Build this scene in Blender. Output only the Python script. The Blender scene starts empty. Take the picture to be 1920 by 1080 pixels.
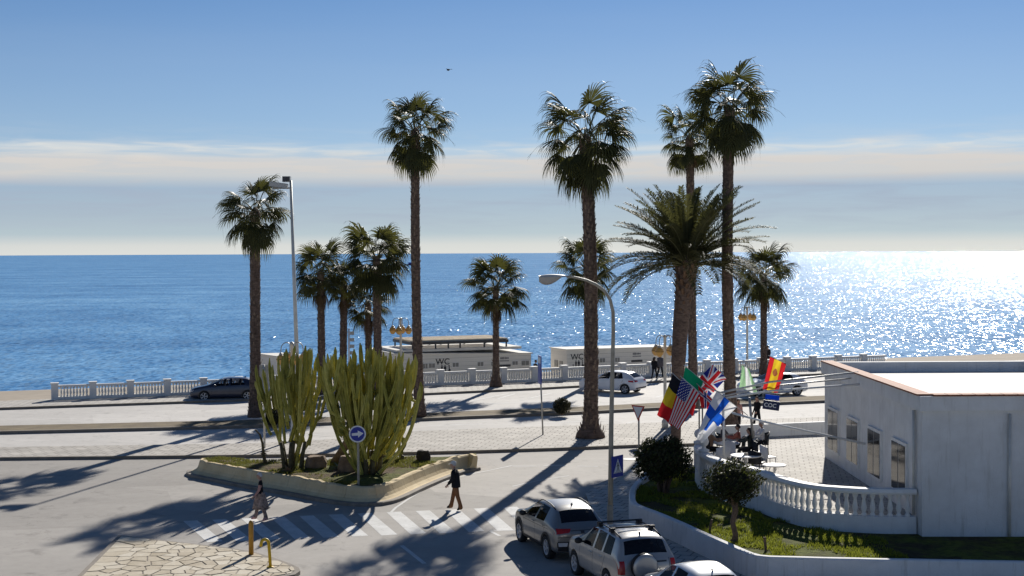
import bpy, bmesh, math, random
from mathutils import Vector, Matrix, Euler, Quaternion, noise as mnoise
from mathutils.bvhtree import BVHTree
R_ = math.radians
D = bpy.data
SC = bpy.context.scene
COL = SC.collection

# ------------------------------------------------------------------ camera
FPX = 2600.0                      # focal length in pixels of the 1920 px wide photograph
CAM_H = 9.2
PITCH = math.atan(66.5 / FPX)
ROLL = R_(0.26)
_F = Vector((0, math.cos(PITCH), -math.sin(PITCH)))
_R = Vector((1, 0, 0))
_U = _R.cross(_F)
_R2 = _R * math.cos(ROLL) - _U * math.sin(ROLL)
_U2 = _R2.cross(_F)
CAM = Vector((0, 0, CAM_H))
cam_data = D.cameras.new('camera')
cam_data.sensor_width = 36.0
cam_data.lens = 36.0 * FPX / 1920.0
cam_data.clip_start = 0.5
cam_data.clip_end = 60000
cam = D.objects.new('camera', cam_data)
COL.objects.link(cam)
cam.matrix_world = Matrix(((_R2.x, _U2.x, -_F.x, CAM.x), (_R2.y, _U2.y, -_F.y, CAM.y), (_R2.z, _U2.z, -_F.z, CAM.z), (0, 0, 0, 1)))
SC.camera = cam

# ------------------------------------------------------------------ sky, sun, exposure
SUN_EL = R_(27.5)
SUN_AZ = R_(13.6)                 # to the right of the view direction (+Y)
SKY_STRENGTH = 0.05
EXPOSURE = 0.5
SUN_STRENGTH = 4.6
world = D.worlds.new('World')
SC.world = world
world.use_nodes = True
wn, wl = world.node_tree.nodes, world.node_tree.links
wn.clear()
def wnode(t, **kw):
    n = wn.new(t)
    for k, v in kw.items(): setattr(n, k, v)
    return n
def wmath(op, a, b=None, c=None):
    n = wnode('ShaderNodeMath', operation=op)
    for i, v in enumerate((a, b, c)):
        if v is None: continue
        if isinstance(v, (int, float)): n.inputs[i].default_value = v
        else: wl.new(v, n.inputs[i])
    return n.outputs[0]
def wramp(v, stops):
    n = wnode('ShaderNodeValToRGB')
    e = n.color_ramp.elements
    while len(e) < len(stops): e.new(0.5)
    for k, (p, c) in zip(e, stops):
        k.position = p
        k.color = (c, c, c, 1) if isinstance(c, (int, float)) else (*c, 1)
    wl.new(v, n.inputs[0])
    return n.outputs[0]
def wmix(f, a, b):
    n = wnode('ShaderNodeMix', data_type='RGBA')
    wl.new(f, n.inputs[0])
    for i, v in ((6, a), (7, b)):
        if isinstance(v, tuple): n.inputs[i].default_value = (*v, 1)
        else: wl.new(v, n.inputs[i])
    return n.outputs[2]
sky = wnode('ShaderNodeTexSky', sky_type='NISHITA')
sky.sun_disc = False
sky.sun_elevation = SUN_EL
sky.sun_rotation = SUN_AZ
sky.altitude = 0
sky.air_density = 0.8
sky.dust_density = 0.06
sky.ozone_density = 6.5
# thin cloud sheets low over the sea, the same all round the horizon
tc = wnode('ShaderNodeTexCoord')
sep = wnode('ShaderNodeSeparateXYZ')
wl.new(tc.outputs['Generated'], sep.inputs[0])
az = wmath('ARCTAN2', sep.outputs[0], sep.outputs[1])
el = wmath('ARCSINE', sep.outputs[2])
def cloudnoise(sx, sz, off, detail, dist=0.0):
    c = wnode('ShaderNodeCombineXYZ')
    wl.new(wmath('MULTIPLY', az, sx), c.inputs[0])
    wl.new(wmath('MULTIPLY', el, sz), c.inputs[1])
    c.inputs[2].default_value = off
    n = wnode('ShaderNodeTexNoise')
    n.inputs['Scale'].default_value = 1.0
    n.inputs['Detail'].default_value = detail
    n.inputs['Roughness'].default_value = 0.55
    n.inputs['Distortion'].default_value = dist
    wl.new(c.outputs[0], n.inputs['Vector'])
    return n.outputs[0]
n1 = cloudnoise(5.0, 45.0, 3.1, 6, 0.4)
n2 = cloudnoise(16.0, 170.0, 8.4, 5, 0.6)
n3 = cloudnoise(3.0, 18.0, 1.7, 3, 0.0)
elw = wmath('ADD', el, wmath('MULTIPLY', wmath('SUBTRACT', n1, 0.5), 0.022))
t = wmath('DIVIDE', elw, 0.2)
# a thin veil that thickens downwards, a pale sheet between about 3 and 4 degrees with a loose strand on top
band = wramp(t, [(0.0, 0.93), (0.025, 0.90), (0.06, 0.82), (0.14, 0.78), (0.225, 0.74), (0.262, 0.86), (0.30, 0.92), (0.333, 0.86), (0.349, 0.44), (0.359, 0.40), (0.368, 0.42), (0.378, 0.30), (0.392, 0.22), (0.46, 0.18), (0.66, 0.12), (0.92, 0.0)])
streak = wramp(n2, [(0.42, 0.0), (0.70, 1.0)])
sband = wramp(t, [(0.0, 0.0), (0.12, 0.20), (0.25, 0.24), (0.34, 0.34), (0.366, 0.62), (0.40, 0.12), (0.48, 0.0)])
fac = wmath('ADD', band, wmath('MULTIPLY', streak, sband))
fac = wmath('MULTIPLY', fac, wramp(n3, [(0.25, 0.86), (0.6, 1.0)]))
facn = wnode('ShaderNodeClamp'); wl.new(fac, facn.inputs[0])
ccol = wramp(wmath('DIVIDE', el, 0.2), [(0.0, (0.74, 0.745, 0.715)), (0.03, (0.70, 0.71, 0.69)), (0.07, (0.47, 0.56, 0.62)), (0.14, (0.41, 0.485, 0.58)), (0.23, (0.38, 0.46, 0.575)), (0.275, (0.64, 0.63, 0.615)), (0.33, (0.68, 0.655, 0.63)), (0.37, (0.74, 0.75, 0.73)), (0.40, (0.62, 0.66, 0.70))])
csc = wnode('ShaderNodeVectorMath', operation='SCALE')
csc.inputs['Scale'].default_value = 1.0 / (SKY_STRENGTH * 2 ** EXPOSURE)
wl.new(ccol, csc.inputs[0])
skycol = wmix(facn.outputs[0], sky.outputs[0], csc.outputs[0])
bg = wnode('ShaderNodeBackground')
bg.inputs['Strength'].default_value = SKY_STRENGTH
out = wnode('ShaderNodeOutputWorld')
wl.new(skycol, bg.inputs[0])
wl.new(bg.outputs[0], out.inputs[0])

sun_data = D.lights.new('sun', 'SUN')
sun_data.energy = SUN_STRENGTH
sun_data.angle = R_(0.53)
sun_data.color = (1.0, 0.95, 0.87)
sun = D.objects.new('sun', sun_data)
COL.objects.link(sun)
SUN_DIR = Vector((math.sin(SUN_AZ) * math.cos(SUN_EL), math.cos(SUN_AZ) * math.cos(SUN_EL), math.sin(SUN_EL)))
sun.rotation_euler = SUN_DIR.to_track_quat('Z', 'Y').to_euler()
sun.location = (20, 60, 40)

SC.view_settings.view_transform = 'Standard'
SC.view_settings.look = 'None'
SC.view_settings.gamma = 1.0
SC.view_settings.use_curve_mapping = False
SC.view_settings.exposure = EXPOSURE
SC.render.engine = 'CYCLES'
SC.cycles.use_denoising = True
SC.cycles.max_bounces = 6
SC.cycles.transparent_max_bounces = 12
SC.cycles.sample_clamp_indirect = 8.0

# ------------------------------------------------------------------ helpers
def ray(px, py):
    return (_F * FPX + _R2 * (px - 960.0) + _U2 * (540.0 - py)).normalized()
def G(px, py, z=0.0):             # where the sight line through a pixel meets height z
    d = ray(px, py)
    return CAM + d * ((z - CAM.z) / d.z)
def At(px, py, Y):                # where it meets distance Y
    d = ray(px, py)
    return CAM + d * (Y / d.y)

class MB:
    def __init__(s): s.v, s.f, s.m, s.sm = [], [], [], []
    def add(s, vs, fs, mi=0, smooth=False):
        o = len(s.v)
        s.v.extend(tuple(v) for v in vs)
        for f in fs:
            s.f.append(tuple(i + o for i in f)); s.m.append(mi); s.sm.append(smooth)
        return o
    def box(s, c, size, rot=None, mi=0):
        hx, hy, hz = size[0] / 2, size[1] / 2, size[2] / 2
        vs = [Vector((x, y, z)) for z in (-hz, hz) for y in (-hy, hy) for x in (-hx, hx)]
        if rot is not None:
            M = rot if isinstance(rot, Matrix) else Matrix.Rotation(rot, 3, 'Z')
            vs = [M @ v for v in vs]
        c = Vector(c)
        s.add([v + c for v in vs], [(0, 2, 3, 1), (4, 5, 7, 6), (0, 1, 5, 4), (2, 6, 7, 3), (0, 4, 6, 2), (1, 3, 7, 5)], mi)
    def tube(s, pts, rad, n=8, mi=0, cap=True, smooth=True, flat=1.0, prof=None):
        pts = [Vector(p) for p in pts]
        if isinstance(rad, (int, float)): rad = [rad] * len(pts)
        prev = None; rings = []
        for i, p in enumerate(pts):
            a = pts[max(i - 1, 0)]; b = pts[min(i + 1, len(pts) - 1)]
            t = (b - a).normalized()
            if prev is None:
                u = t.orthogonal().normalized() if abs(t.z) < 0.95 else (Vector((1, 0, 0)) - t * t.x).normalized()
            else:
                u = (prev - t * prev.dot(t)).normalized()
            w = t.cross(u); prev = u
            ring = []
            for k in range(n):
                an = 2 * math.pi * k / n
                rr = rad[i] * (prof[k % len(prof)] if prof else 1.0)
                ring.append(p + u * (math.cos(an) * rr) + w * (math.sin(an) * rr * flat))
            rings.append(ring)
        vs = [v for r in rings for v in r]
        fs = []
        for i in range(len(pts) - 1):
            for k in range(n):
                k2 = (k + 1) % n
                fs.append((i * n + k, i * n + k2, (i + 1) * n + k2, (i + 1) * n + k))
        if cap:
            fs.append(tuple(range(n - 1, -1, -1)))
            fs.append(tuple((len(pts) - 1) * n + k for k in range(n)))
        s.add(vs, fs, mi, smooth)
    def lathe(s, prof, n=12, c=(0, 0, 0), mi=0, smooth=True, M=None, cap=True):
        c = Vector(c); vs = []; fs = []
        for r, z in prof:
            for k in range(n):
                a = 2 * math.pi * k / n
                v = Vector((r * math.cos(a), r * math.sin(a), z))
                if M is not None: v = M @ v
                vs.append(v + c)
        for i in range(len(prof) - 1):
            for k in range(n):
                k2 = (k + 1) % n
                fs.append((i * n + k, i * n + k2, (i + 1) * n + k2, (i + 1) * n + k))
        if cap:
            fs.append(tuple(range(n - 1, -1, -1)))
            fs.append(tuple((len(prof) - 1) * n + k for k in range(n)))
        s.add(vs, fs, mi, smooth)
    def prism(s, poly, z0, z1, mi=0, top=True, bottom=True, z1s=None):
        n = len(poly)
        vs = [(p[0], p[1], z0) for p in poly] + [(p[0], p[1], z1 if z1s is None else z1s[i]) for i, p in enumerate(poly)]
        fs = [(i, (i + 1) % n, n + (i + 1) % n, n + i) for i in range(n)]
        if top: fs.append(tuple(range(n, 2 * n)))
        if bottom: fs.append(tuple(range(n - 1, -1, -1)))
        s.add(vs, fs, mi)
    def ball(s, c, r, n=10, m=7, mi=0, sc=(1, 1, 1), M=None):
        prof = [(max(1e-4, math.sin(math.pi * i / m)) * r, -math.cos(math.pi * i / m) * r) for i in range(m + 1)]
        S = Matrix.Diagonal(Vector(sc))
        if M is not None: S = M @ S
        s.lathe(prof, n, c, mi, True, S)
    def mesh(s, name, mats):
        me = D.meshes.new(name)
        me.from_pydata(s.v, [], s.f)
        for m in (mats if isinstance(mats, (list, tuple)) else [mats]): me.materials.append(m)
        me.polygons.foreach_set('material_index', s.m)
        me.polygons.foreach_set('use_smooth', s.sm)
        me.validate()
        me.update()
        return me
    def build(s, name, mats, parent=None, **kw):
        return link(name, s.mesh(name, mats), parent, **kw)

def link(name, me, parent=None, loc=None, rot=None, scale=None):
    o = D.objects.new(name, me)
    COL.objects.link(o)
    if parent is not None: o.parent = parent
    if loc is not None: o.location = loc
    if rot is not None: o.rotation_euler = rot if not isinstance(rot, (int, float)) else (0, 0, rot)
    if scale is not None: o.scale = scale if not isinstance(scale, (int, float)) else (scale,) * 3
    return o
def tag(o, label=None, cat=None, group=None, kind=None):
    if label: o['label'] = label
    if cat: o['category'] = cat
    if group: o['group'] = group
    if kind: o['kind'] = kind
    return o
def thing(name, label, cat, loc=(0, 0, 0), rot=0.0, group=None):
    o = D.objects.new(name, None)
    COL.objects.link(o)
    o.empty_display_size = 0.2
    o.location = loc
    o.rotation_euler = (0, 0, rot)
    return tag(o, label, cat, group)
def kids(o): return [c for c in list(COL.objects) if c.parent is o]
def copy_tree(o, parent=None):
    c = o.copy(); COL.objects.link(c)
    if parent is not None: c.parent = parent
    for ch in o.children: copy_tree(ch, c)
    return c
def sharp(me, deg=32):
    bm = bmesh.new(); bm.from_mesh(me)
    lim = R_(deg)
    for e in bm.edges:
        if len(e.link_faces) == 2: e.smooth = e.calc_face_angle(0) < lim
    for f in bm.faces: f.smooth = True
    bm.to_mesh(me); bm.free()
def evaluated(o, name):
    dg = bpy.context.evaluated_depsgraph_get()
    dg.update()
    me = D.meshes.new_from_object(o.evaluated_get(dg), preserve_all_data_layers=True, depsgraph=dg)
    me.name = name
    return me
def lerp(a, b, t): return a + (b - a) * t
def smooth01(t):
    t = max(0.0, min(1.0, t)); return t * t * (3 - 2 * t)

# ------------------------------------------------------------------ materials
class NT:
    def __init__(s, name):
        s.mat = D.materials.new(name); s.mat.use_nodes = True
        s.n, s.l = s.mat.node_tree.nodes, s.mat.node_tree.links
        s.p = s.n['Principled BSDF']; s.out = s.n['Material Output']
    def node(s, t, **kw):
        n = s.n.new(t)
        for k, v in kw.items(): setattr(n, k, v)
        return n
    def put(s, sock, v):
        if isinstance(v, (int, float)): sock.default_value = v
        elif isinstance(v, tuple): sock.default_value = (*v, 1) if len(v) == 3 and sock.type == 'RGBA' else v
        else: s.l.new(v, sock)
    def math(s, op, a, b=None):
        n = s.node('ShaderNodeMath', operation=op)
        s.put(n.inputs[0], a)
        if b is not None: s.put(n.inputs[1], b)
        return n.outputs[0]
    def coord(s, which='Object', scale=(1, 1, 1), rot=(0, 0, 0)):
        t = s.node('ShaderNodeTexCoord')
        m = s.node('ShaderNodeMapping')
        m.inputs['Scale'].default_value = scale
        m.inputs['Rotation'].default_value = rot
        s.l.new(t.outputs[which], m.inputs[0])
        return m.outputs[0]
    def noise(s, vec, scale, detail=4, rough=0.6, dist=0.0):
        n = s.node('ShaderNodeTexNoise')
        n.inputs['Scale'].default_value = scale
        n.inputs['Detail'].default_value = detail
        n.inputs['Roughness'].default_value = rough
        n.inputs['Distortion'].default_value = dist
        if vec is not None: s.l.new(vec, n.inputs['Vector'])
        return n
    def ramp(s, v, stops):
        n = s.node('ShaderNodeValToRGB')
        e = n.color_ramp.elements
        while len(e) < len(stops): e.new(0.5)
        for k, (p, c) in zip(e, stops):
            k.position = p
            k.color = (c, c, c, 1) if isinstance(c, (int, float)) else (*c, 1)
        s.l.new(v, n.inputs[0])
        return n.outputs[0]
    def mix(s, f, a, b, blend='MIX'):
        n = s.node('ShaderNodeMix', data_type='RGBA', blend_type=blend)
        s.put(n.inputs[0], f); s.put(n.inputs[6], a); s.put(n.inputs[7], b)
        return n.outputs[2]
    def bump(s, h, strength=0.3, dist=0.02):
        b = s.node('ShaderNodeBump')
        b.inputs['Strength'].default_value = strength
        b.inputs['Distance'].default_value = dist
        s.l.new(h, b.inputs['Height'])
        s.l.new(b.outputs[0], s.p.inputs['Normal'])
    def set(s, **kw):
        for k, v in kw.items():
            s.put(s.p.inputs[{'col': 'Base Color', 'rough': 'Roughness', 'metal': 'Metallic', 'spec': 'Specular IOR Level', 'coat': 'Coat Weight', 'ior': 'IOR', 'alpha': 'Alpha', 'emit': 'Emission Color', 'es': 'Emission Strength', 'trans': 'Transmission Weight'}[k]], v)
        return s

def pm(name, col, rough=0.6, var=0.18, scale=6.0, bump=0.0, bscale=None, metal=0.0, spec=0.4, coat=0.0, col2=None, stretch=(1, 1, 1)):
    t = NT(name)
    vec = t.coord('Object', stretch)
    n = t.noise(vec, scale, 5, 0.62)
    c2 = col2 or tuple(min(1, c * (1 + var)) for c in col)
    c1 = tuple(c * (1 - var) for c in col) if col2 is None else col
    t.set(col=t.ramp(n.outputs[0], [(0.32, c1), (0.68, c2)]), rough=rough, metal=metal, spec=spec, coat=coat)
    if bump: t.bump(t.noise(vec, bscale or scale * 4, 4).outputs[0], bump, 0.02)
    return t.mat
def leafmat(name, col, col2, trans=0.3, rough=0.38, tcol=None, scale=1.5):
    t = NT(name)
    oi = t.node('ShaderNodeObjectInfo')
    n = t.noise(t.coord('Object'), scale, 3)
    f = t.math('ADD', t.math('MULTIPLY', n.outputs[0], 0.6), t.math('MULTIPLY', oi.outputs['Random'], 0.4))
    c = t.ramp(f, [(0.25, col), (0.75, col2)])
    t.set(col=c, rough=rough, spec=0.12)
    tr = t.node('ShaderNodeBsdfTranslucent')
    t.put(tr.inputs[0], tcol if tcol else c)
    mx = t.node('ShaderNodeMixShader')
    mx.inputs[0].default_value = trans
    t.l.new(t.p.outputs[0], mx.inputs[1]); t.l.new(tr.outputs[0], mx.inputs[2])
    t.l.new(mx.outputs[0], t.out.inputs[0])
    return t.mat
M = {}
M['white_paint'] = pm('white_paint', (0.74, 0.73, 0.70), 0.65, 0.08, 2.5, 0.15, 30)
ww = NT('white_wall')
_wb = ww.ramp(ww.noise(ww.coord('Object'), 1.3, 5, 0.62).outputs[0], [(0.32, (0.64, 0.635, 0.62)), (0.68, (0.75, 0.75, 0.74))])
_ws = ww.ramp(ww.noise(ww.coord('Object', (3.5, 3.5, 0.35)), 1.6, 6, 0.7).outputs[0], [(0.55, 0.0), (0.74, 0.55)])
ww.set(col=ww.mix(_ws, _wb, (0.42, 0.395, 0.35)), rough=0.8, spec=0.25); ww.bump(ww.noise(ww.coord('Object'), 22, 4).outputs[0], 0.4, 0.02)
M['white_wall'] = ww.mat
M['grey_metal'] = pm('grey_metal', (0.36, 0.36, 0.35), 0.45, 0.12, 5, metal=0.4)
M['pale_metal'] = pm('pale_metal', (0.55, 0.54, 0.50), 0.45, 0.12, 3, metal=0.2)
M['dark_metal'] = pm('dark_metal', (0.05, 0.05, 0.055), 0.5, 0.2, 5)
M['black'] = pm('black_plastic', (0.018, 0.018, 0.02), 0.55, 0.2, 9)
M['rubber'] = pm('tyre_rubber', (0.022, 0.022, 0.023), 0.85, 0.2, 20)
M['trunk'] = pm('palm_bark', (0.125, 0.085, 0.066), 0.9, 0.5, 5, 0.8, 18, stretch=(1, 1, 2.2))
M['stub'] = pm('palm_leaf_base', (0.20, 0.145, 0.105), 0.9, 0.45, 8)
M['frond'] = leafmat('fan_leaf', (0.030, 0.036, 0.016), (0.070, 0.074, 0.032), 0.22, 0.5, (0.15, 0.15, 0.035))
M['petiole'] = pm('leaf_stalk', (0.12, 0.115, 0.045), 0.45, 0.3, 4)
M['dead_frond'] = leafmat('dead_fan_leaf', (0.105, 0.066, 0.038), (0.17, 0.115, 0.065), 0.25, 0.7)
M['pinnate'] = leafmat('feather_leaf', (0.048, 0.050, 0.022), (0.092, 0.092, 0.044), 0.22, 0.6, (0.15, 0.15, 0.045))
ct = NT('cactus_skin')
_oi = ct.node('ShaderNodeObjectInfo'); _cn = ct.noise(ct.coord('Object'), 3.2, 5, 0.65).outputs[0]
_cf = ct.math('ADD', ct.math('MULTIPLY', _cn, 0.75), ct.math('MULTIPLY', _oi.outputs['Random'], 0.30))
_cc = ct.ramp(_cf, [(0.28, (0.18, 0.170, 0.034)), (0.52, (0.36, 0.33, 0.060)), (0.72, (0.55, 0.49, 0.13))])
_cs = ct.ramp(ct.noise(ct.coord('Object'), 9, 4, 0.7).outputs[0], [(0.62, 0.0), (0.72, 0.7)])
ct.set(col=ct.mix(_cs, _cc, (0.16, 0.11, 0.05)), rough=0.5, spec=0.3); ct.bump(ct.noise(ct.coord('Object'), 24, 3).outputs[0], 0.3, 0.02)
M['cactus'] = ct.mat
M['cactus_old'] = pm('cactus_wood', (0.10, 0.085, 0.045), 0.85, 0.35, 5, 0.5, 20)
M['rock'] = pm('rock', (0.20, 0.135, 0.085), 0.9, 0.35, 3, 0.8, 8)
M['dark_rock'] = pm('lava_rock', (0.035, 0.028, 0.024), 0.95, 0.4, 5, 0.9, 9)
M['cream'] = None
M['chrome'] = pm('chrome', (0.6, 0.6, 0.62), 0.2, 0.05, 3, metal=1.0)
M['skin'] = pm('skin', (0.42, 0.25, 0.18), 0.55, 0.08, 8)
# ------------------------------------------------------------------ ground, water, pavements
def asphalt(name, base, lo=0.75, hi=1.2, rough=0.62, tint=(1, 1, 1)):
    t = NT(name)
    v = t.coord('Object')
    fine = t.noise(v, 60, 3, 0.7).outputs[0]
    mid = t.noise(v, 2.2, 6, 0.65).outputs[0]
    big = t.noise(t.coord('Object', (0.35, 1.2, 1), (0, 0, R_(20))), 0.35, 5, 0.6).outputs[0]
    f = t.math('ADD', t.math('MULTIPLY', fine, 0.45), t.math('ADD', t.math('MULTIPLY', mid, 0.3), t.math('MULTIPLY', big, 0.45)))
    c = t.ramp(f, [(0.38, tuple(base * lo * k for k in tint)), (0.60, tuple(base * k for k in tint)), (0.78, tuple(base * hi * k for k in tint))])
    # fine cracks and patched seams
    vo = t.node('ShaderNodeTexVoronoi', feature='DISTANCE_TO_EDGE')
    vo.inputs['Scale'].default_value = 0.16
    vv = t.node('ShaderNodeVectorMath', operation='ADD')
    t.l.new(v, vv.inputs[0])
    wob = t.noise(v, 0.8, 4).outputs[1]
    ws = t.node('ShaderNodeVectorMath', operation='SCALE'); ws.inputs['Scale'].default_value = 2.0
    t.l.new(wob, ws.inputs[0]); t.l.new(ws.outputs[0], vv.inputs[1])
    t.l.new(vv.outputs[0], vo.inputs['Vector'])
    crack = t.ramp(vo.outputs['Distance'], [(0.0, 0.82), (0.004, 1.0)])
    c = t.mix(1.0, c, crack, 'MULTIPLY')
    stain = t.ramp(t.noise(t.coord('Object', (0.9, 0.9, 1), (0, 0, R_(-15))), 1.1, 6, 0.7, 0.6).outputs[0], [(0.30, 0.66), (0.44, 1.0)])
    c = t.mix(0.75, c, stain, 'MULTIPLY')
    spots = t.ramp(t.noise(v, 5.5, 3, 0.6).outputs[0], [(0.24, 0.55), (0.33, 1.0)])
    c = t.mix(0.8, c, spots, 'MULTIPLY')
    patch = t.node('ShaderNodeTexVoronoi', feature='F1', distance='CHEBYCHEV'); patch.inputs['Scale'].default_value = 0.11
    t.l.new(t.coord('Object', (1, 1.3, 1), (0, 0, R_(-14))), patch.inputs['Vector'])
    sv_ = t.node('ShaderNodeSeparateColor'); t.l.new(patch.outputs['Color'], sv_.inputs[0])
    c = t.mix(1.0, c, t.ramp(sv_.outputs[0], [(0.0, 0.84), (0.35, 0.98), (0.8, 1.0), (1.0, 1.06)]), 'MULTIPLY')
    t.set(col=c, rough=rough, spec=0.12)
    t.bump(t.noise(v, 90, 2).outputs[0], 0.25, 0.01)
    return t.mat
M['asphalt'] = asphalt('asphalt', 0.375, 0.8, 1.18, 0.8, (1.0, 0.935, 0.85))
M['asphalt_pale'] = asphalt('asphalt_pale', 0.54, 0.8, 1.2, 0.8, (1.0, 0.955, 0.89))
rp = NT('road_paint')
_w = rp.ramp(rp.noise(rp.coord('Object'), 7.0, 6, 0.75).outputs[0], [(0.56, 0.0), (0.66, 0.75)])
_b = rp.ramp(rp.noise(rp.coord('Object'), 1.2, 5, 0.6).outputs[0], [(0.3, (0.52, 0.515, 0.49)), (0.7, (0.68, 0.675, 0.65))])
rp.set(col=rp.mix(_w, _b, (0.33, 0.31, 0.285)), rough=0.8, spec=0.15); rp.bump(rp.noise(rp.coord('Object'), 60, 2).outputs[0], 0.2, 0.01)
M['road_paint'] = rp.mat
M['kerb'] = pm('kerb_concrete', (0.22, 0.19, 0.155), 0.85, 0.2, 2.5, 0.4, 20)

def pavers(name, c1, c2, mortar, w, h, rot):
    t = NT(name)
    v = t.coord('Object', (1, 1, 1), (0, 0, rot))
    b = t.node('ShaderNodeTexBrick')
    b.inputs['Scale'].default_value = 1.0
    b.inputs['Brick Width'].default_value = w
    b.inputs['Row Height'].default_value = h
    b.inputs['Mortar Size'].default_value = 0.022
    b.inputs['Mortar Smooth'].default_value = 0.2
    b.inputs['Color1'].default_value = (*c1, 1)
    b.inputs['Color2'].default_value = (*c2, 1)
    b.inputs['Mortar'].default_value = (*mortar, 1)
    t.l.new(v, b.inputs['Vector'])
    n = t.noise(v, 0.7, 5).outputs[0]
    c = t.mix(0.6, b.outputs[0], t.ramp(n, [(0.3, 0.62), (0.7, 1.1)]), 'MULTIPLY')
    t.set(col=c, rough=0.8, spec=0.15)
    h_ = t.math('SUBTRACT', t.math('MULTIPLY', t.noise(v, 14, 3).outputs[0], 0.4), b.outputs['Fac'])
    t.bump(h_, 0.7, 0.02)
    return t.mat
M['pavers'] = pavers('pavers', (0.54, 0.505, 0.45), (0.43, 0.40, 0.355), (0.17, 0.15, 0.13), 0.62, 0.40, R_(12))
M['pavers_pale'] = pavers('pavers_pale', (0.56, 0.53, 0.48), (0.48, 0.455, 0.41), (0.2, 0.18, 0.16), 0.5, 0.5, R_(23))
M['dry_soil'] = pm('dry_soil', (0.105, 0.075, 0.040), 0.95, 0.4, 1.2, 0.8, 12, col2=(0.19, 0.145, 0.075))
M['sand'] = pm('sand', (0.30, 0.25, 0.19), 0.95, 0.15, 0.4, 0.3, 6)

def sheet(name, pts, z, mat, parent=None, kind='structure'):
    mb = MB()
    vs = [(p[0], p[1], z) for p in pts]
    mb.add(vs, [tuple(range(len(vs)))])
    o = mb.build(name, mat, parent)
    me = o.data
    bm = bmesh.new(); bm.from_mesh(me)
    bmesh.ops.triangulate(bm, faces=bm.faces[:])
    bmesh.ops.recalc_face_normals(bm, faces=bm.faces[:])
    if sum(f.normal.z for f in bm.faces) < 0: bmesh.ops.reverse_faces(bm, faces=bm.faces[:])
    bm.to_mesh(me); bm.free()
    if parent is None and kind: o['kind'] = kind
    return o
def slab(name, pts, z0, z1, mats, parent=None, kind='structure'):
    # raised pavement: top in mats[0], kerb edge in mats[1]
    mb = MB()
    n = len(pts)
    vs = [(p[0], p[1], z0) for p in pts] + [(p[0], p[1], z1) for p in pts]
    mb.add(vs, [tuple(range(n, 2 * n))], 0)
    mb.add(vs, [(i, (i + 1) % n, n + (i + 1) % n, n + i) for i in range(n)], 1)
    o = mb.build(name, mats, parent)
    bm = bmesh.new(); bm.from_mesh(o.data)
    bmesh.ops.remove_doubles(bm, verts=bm.verts[:], dist=1e-4)
    bmesh.ops.triangulate(bm, faces=[f for f in bm.faces if len(f.verts) > 4])
    bmesh.ops.recalc_face_normals(bm, faces=bm.faces[:])
    ups = sum(f.normal.z * f.calc_area() for f in bm.faces if f.material_index == 0)
    if ups < 0: bmesh.ops.reverse_faces(bm, faces=bm.faces[:])
    bm.to_mesh(o.data); bm.free()
    if parent is None and kind: o['kind'] = kind
    return o
def extend(line, k0, k1, x0=-75.0, x1=75.0):
    # carry a line of ground points on beyond both its ends
    a, d = line[0], line[-1]
    return [Vector((x0, a.y + (x0 - a.x) * k0, 0))] + list(line) + [Vector((x1, d.y + (x1 - d.x) * k1, 0))]
def shift(line, dy): return [Vector((p.x, p.y + dy, 0)) for p in line]

L_near = extend([G(475, 858), G(680, 855), G(880, 850), G(1040, 845), G(1195, 839)], 0.04, 0.15)          # near kerb of the middle pavement
L_nfar = extend([G(475, 836), G(600, 830), G(700, 822), G(780, 813), G(880, 809), G(1190, 798)], 0.08, 0.22)
L_med0 = extend([G(475, 803), G(600, 798), G(794, 789.5), G(880, 785.5), G(1050, 779), G(1240, 769)], 0.16, 0.34)
L_med1 = shift(L_med0, 2.5)
L_sea0 = extend([G(800, 741), G(1000, 731.5), G(1090, 726.5), G(1230, 718)], 0.30, 0.42)
L_par = extend([G(800, 726.7), G(1000, 719), G(1060, 716.3), G(1222, 709)], 0.36, 0.40)

# road: asphalt base everywhere between the viewer and the parapet
road_pts = [Vector((-75, -6, 0)), Vector((75, -6, 0))] + list(reversed(shift(L_par, 0.6)))
road = sheet('road', road_pts, 0.0, M['asphalt'])
far_road = sheet('seafront_road', L_nfar + list(reversed(shift(L_med0, 0.3))), 0.004, M['asphalt_pale'])
far_lane = sheet('seafront_parking_lane', shift(L_med1, -0.3) + list(reversed(shift(L_sea0, 0.3))), 0.004, M['asphalt_pale'])
KH = 0.13
slab('pavement', L_near + list(reversed(L_nfar)), 0.0, KH, [M['pavers'], M['kerb']])
slab('median_strip', L_med0 + list(reversed(L_med1)), 0.0, 0.16, [M['dry_soil'], M['kerb']])
slab('promenade', L_sea0 + list(reversed(shift(L_par, 0.6))), 0.0, 0.14, [M['pavers_pale'], M['kerb']])
# kerb stones along the two kerbs that face the viewer
def kerb_line(name, line, z1, w=0.16):
    mb = MB()
    for i in range(len(line) - 1):
        a, b = Vector(line[i]), Vector(line[i + 1])
        d = (b - a).normalized(); n = Vector((-d.y, d.x, 0))
        c = (a + b) / 2 + n * (w / 2 - 0.03)
        mb.box((c.x, c.y, (z1 + 0.004) / 2), ((b - a).length, w, z1 + 0.004), math.atan2(d.y, d.x))
    return tag(mb.build(name, M['kerb']), kind='structure')
kerb_line('pavement_kerb', L_near, KH)
kerb_line('median_kerb', L_med0, 0.16, 0.2)
kerb_line('promenade_kerb', L_sea0, 0.14)

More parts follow.
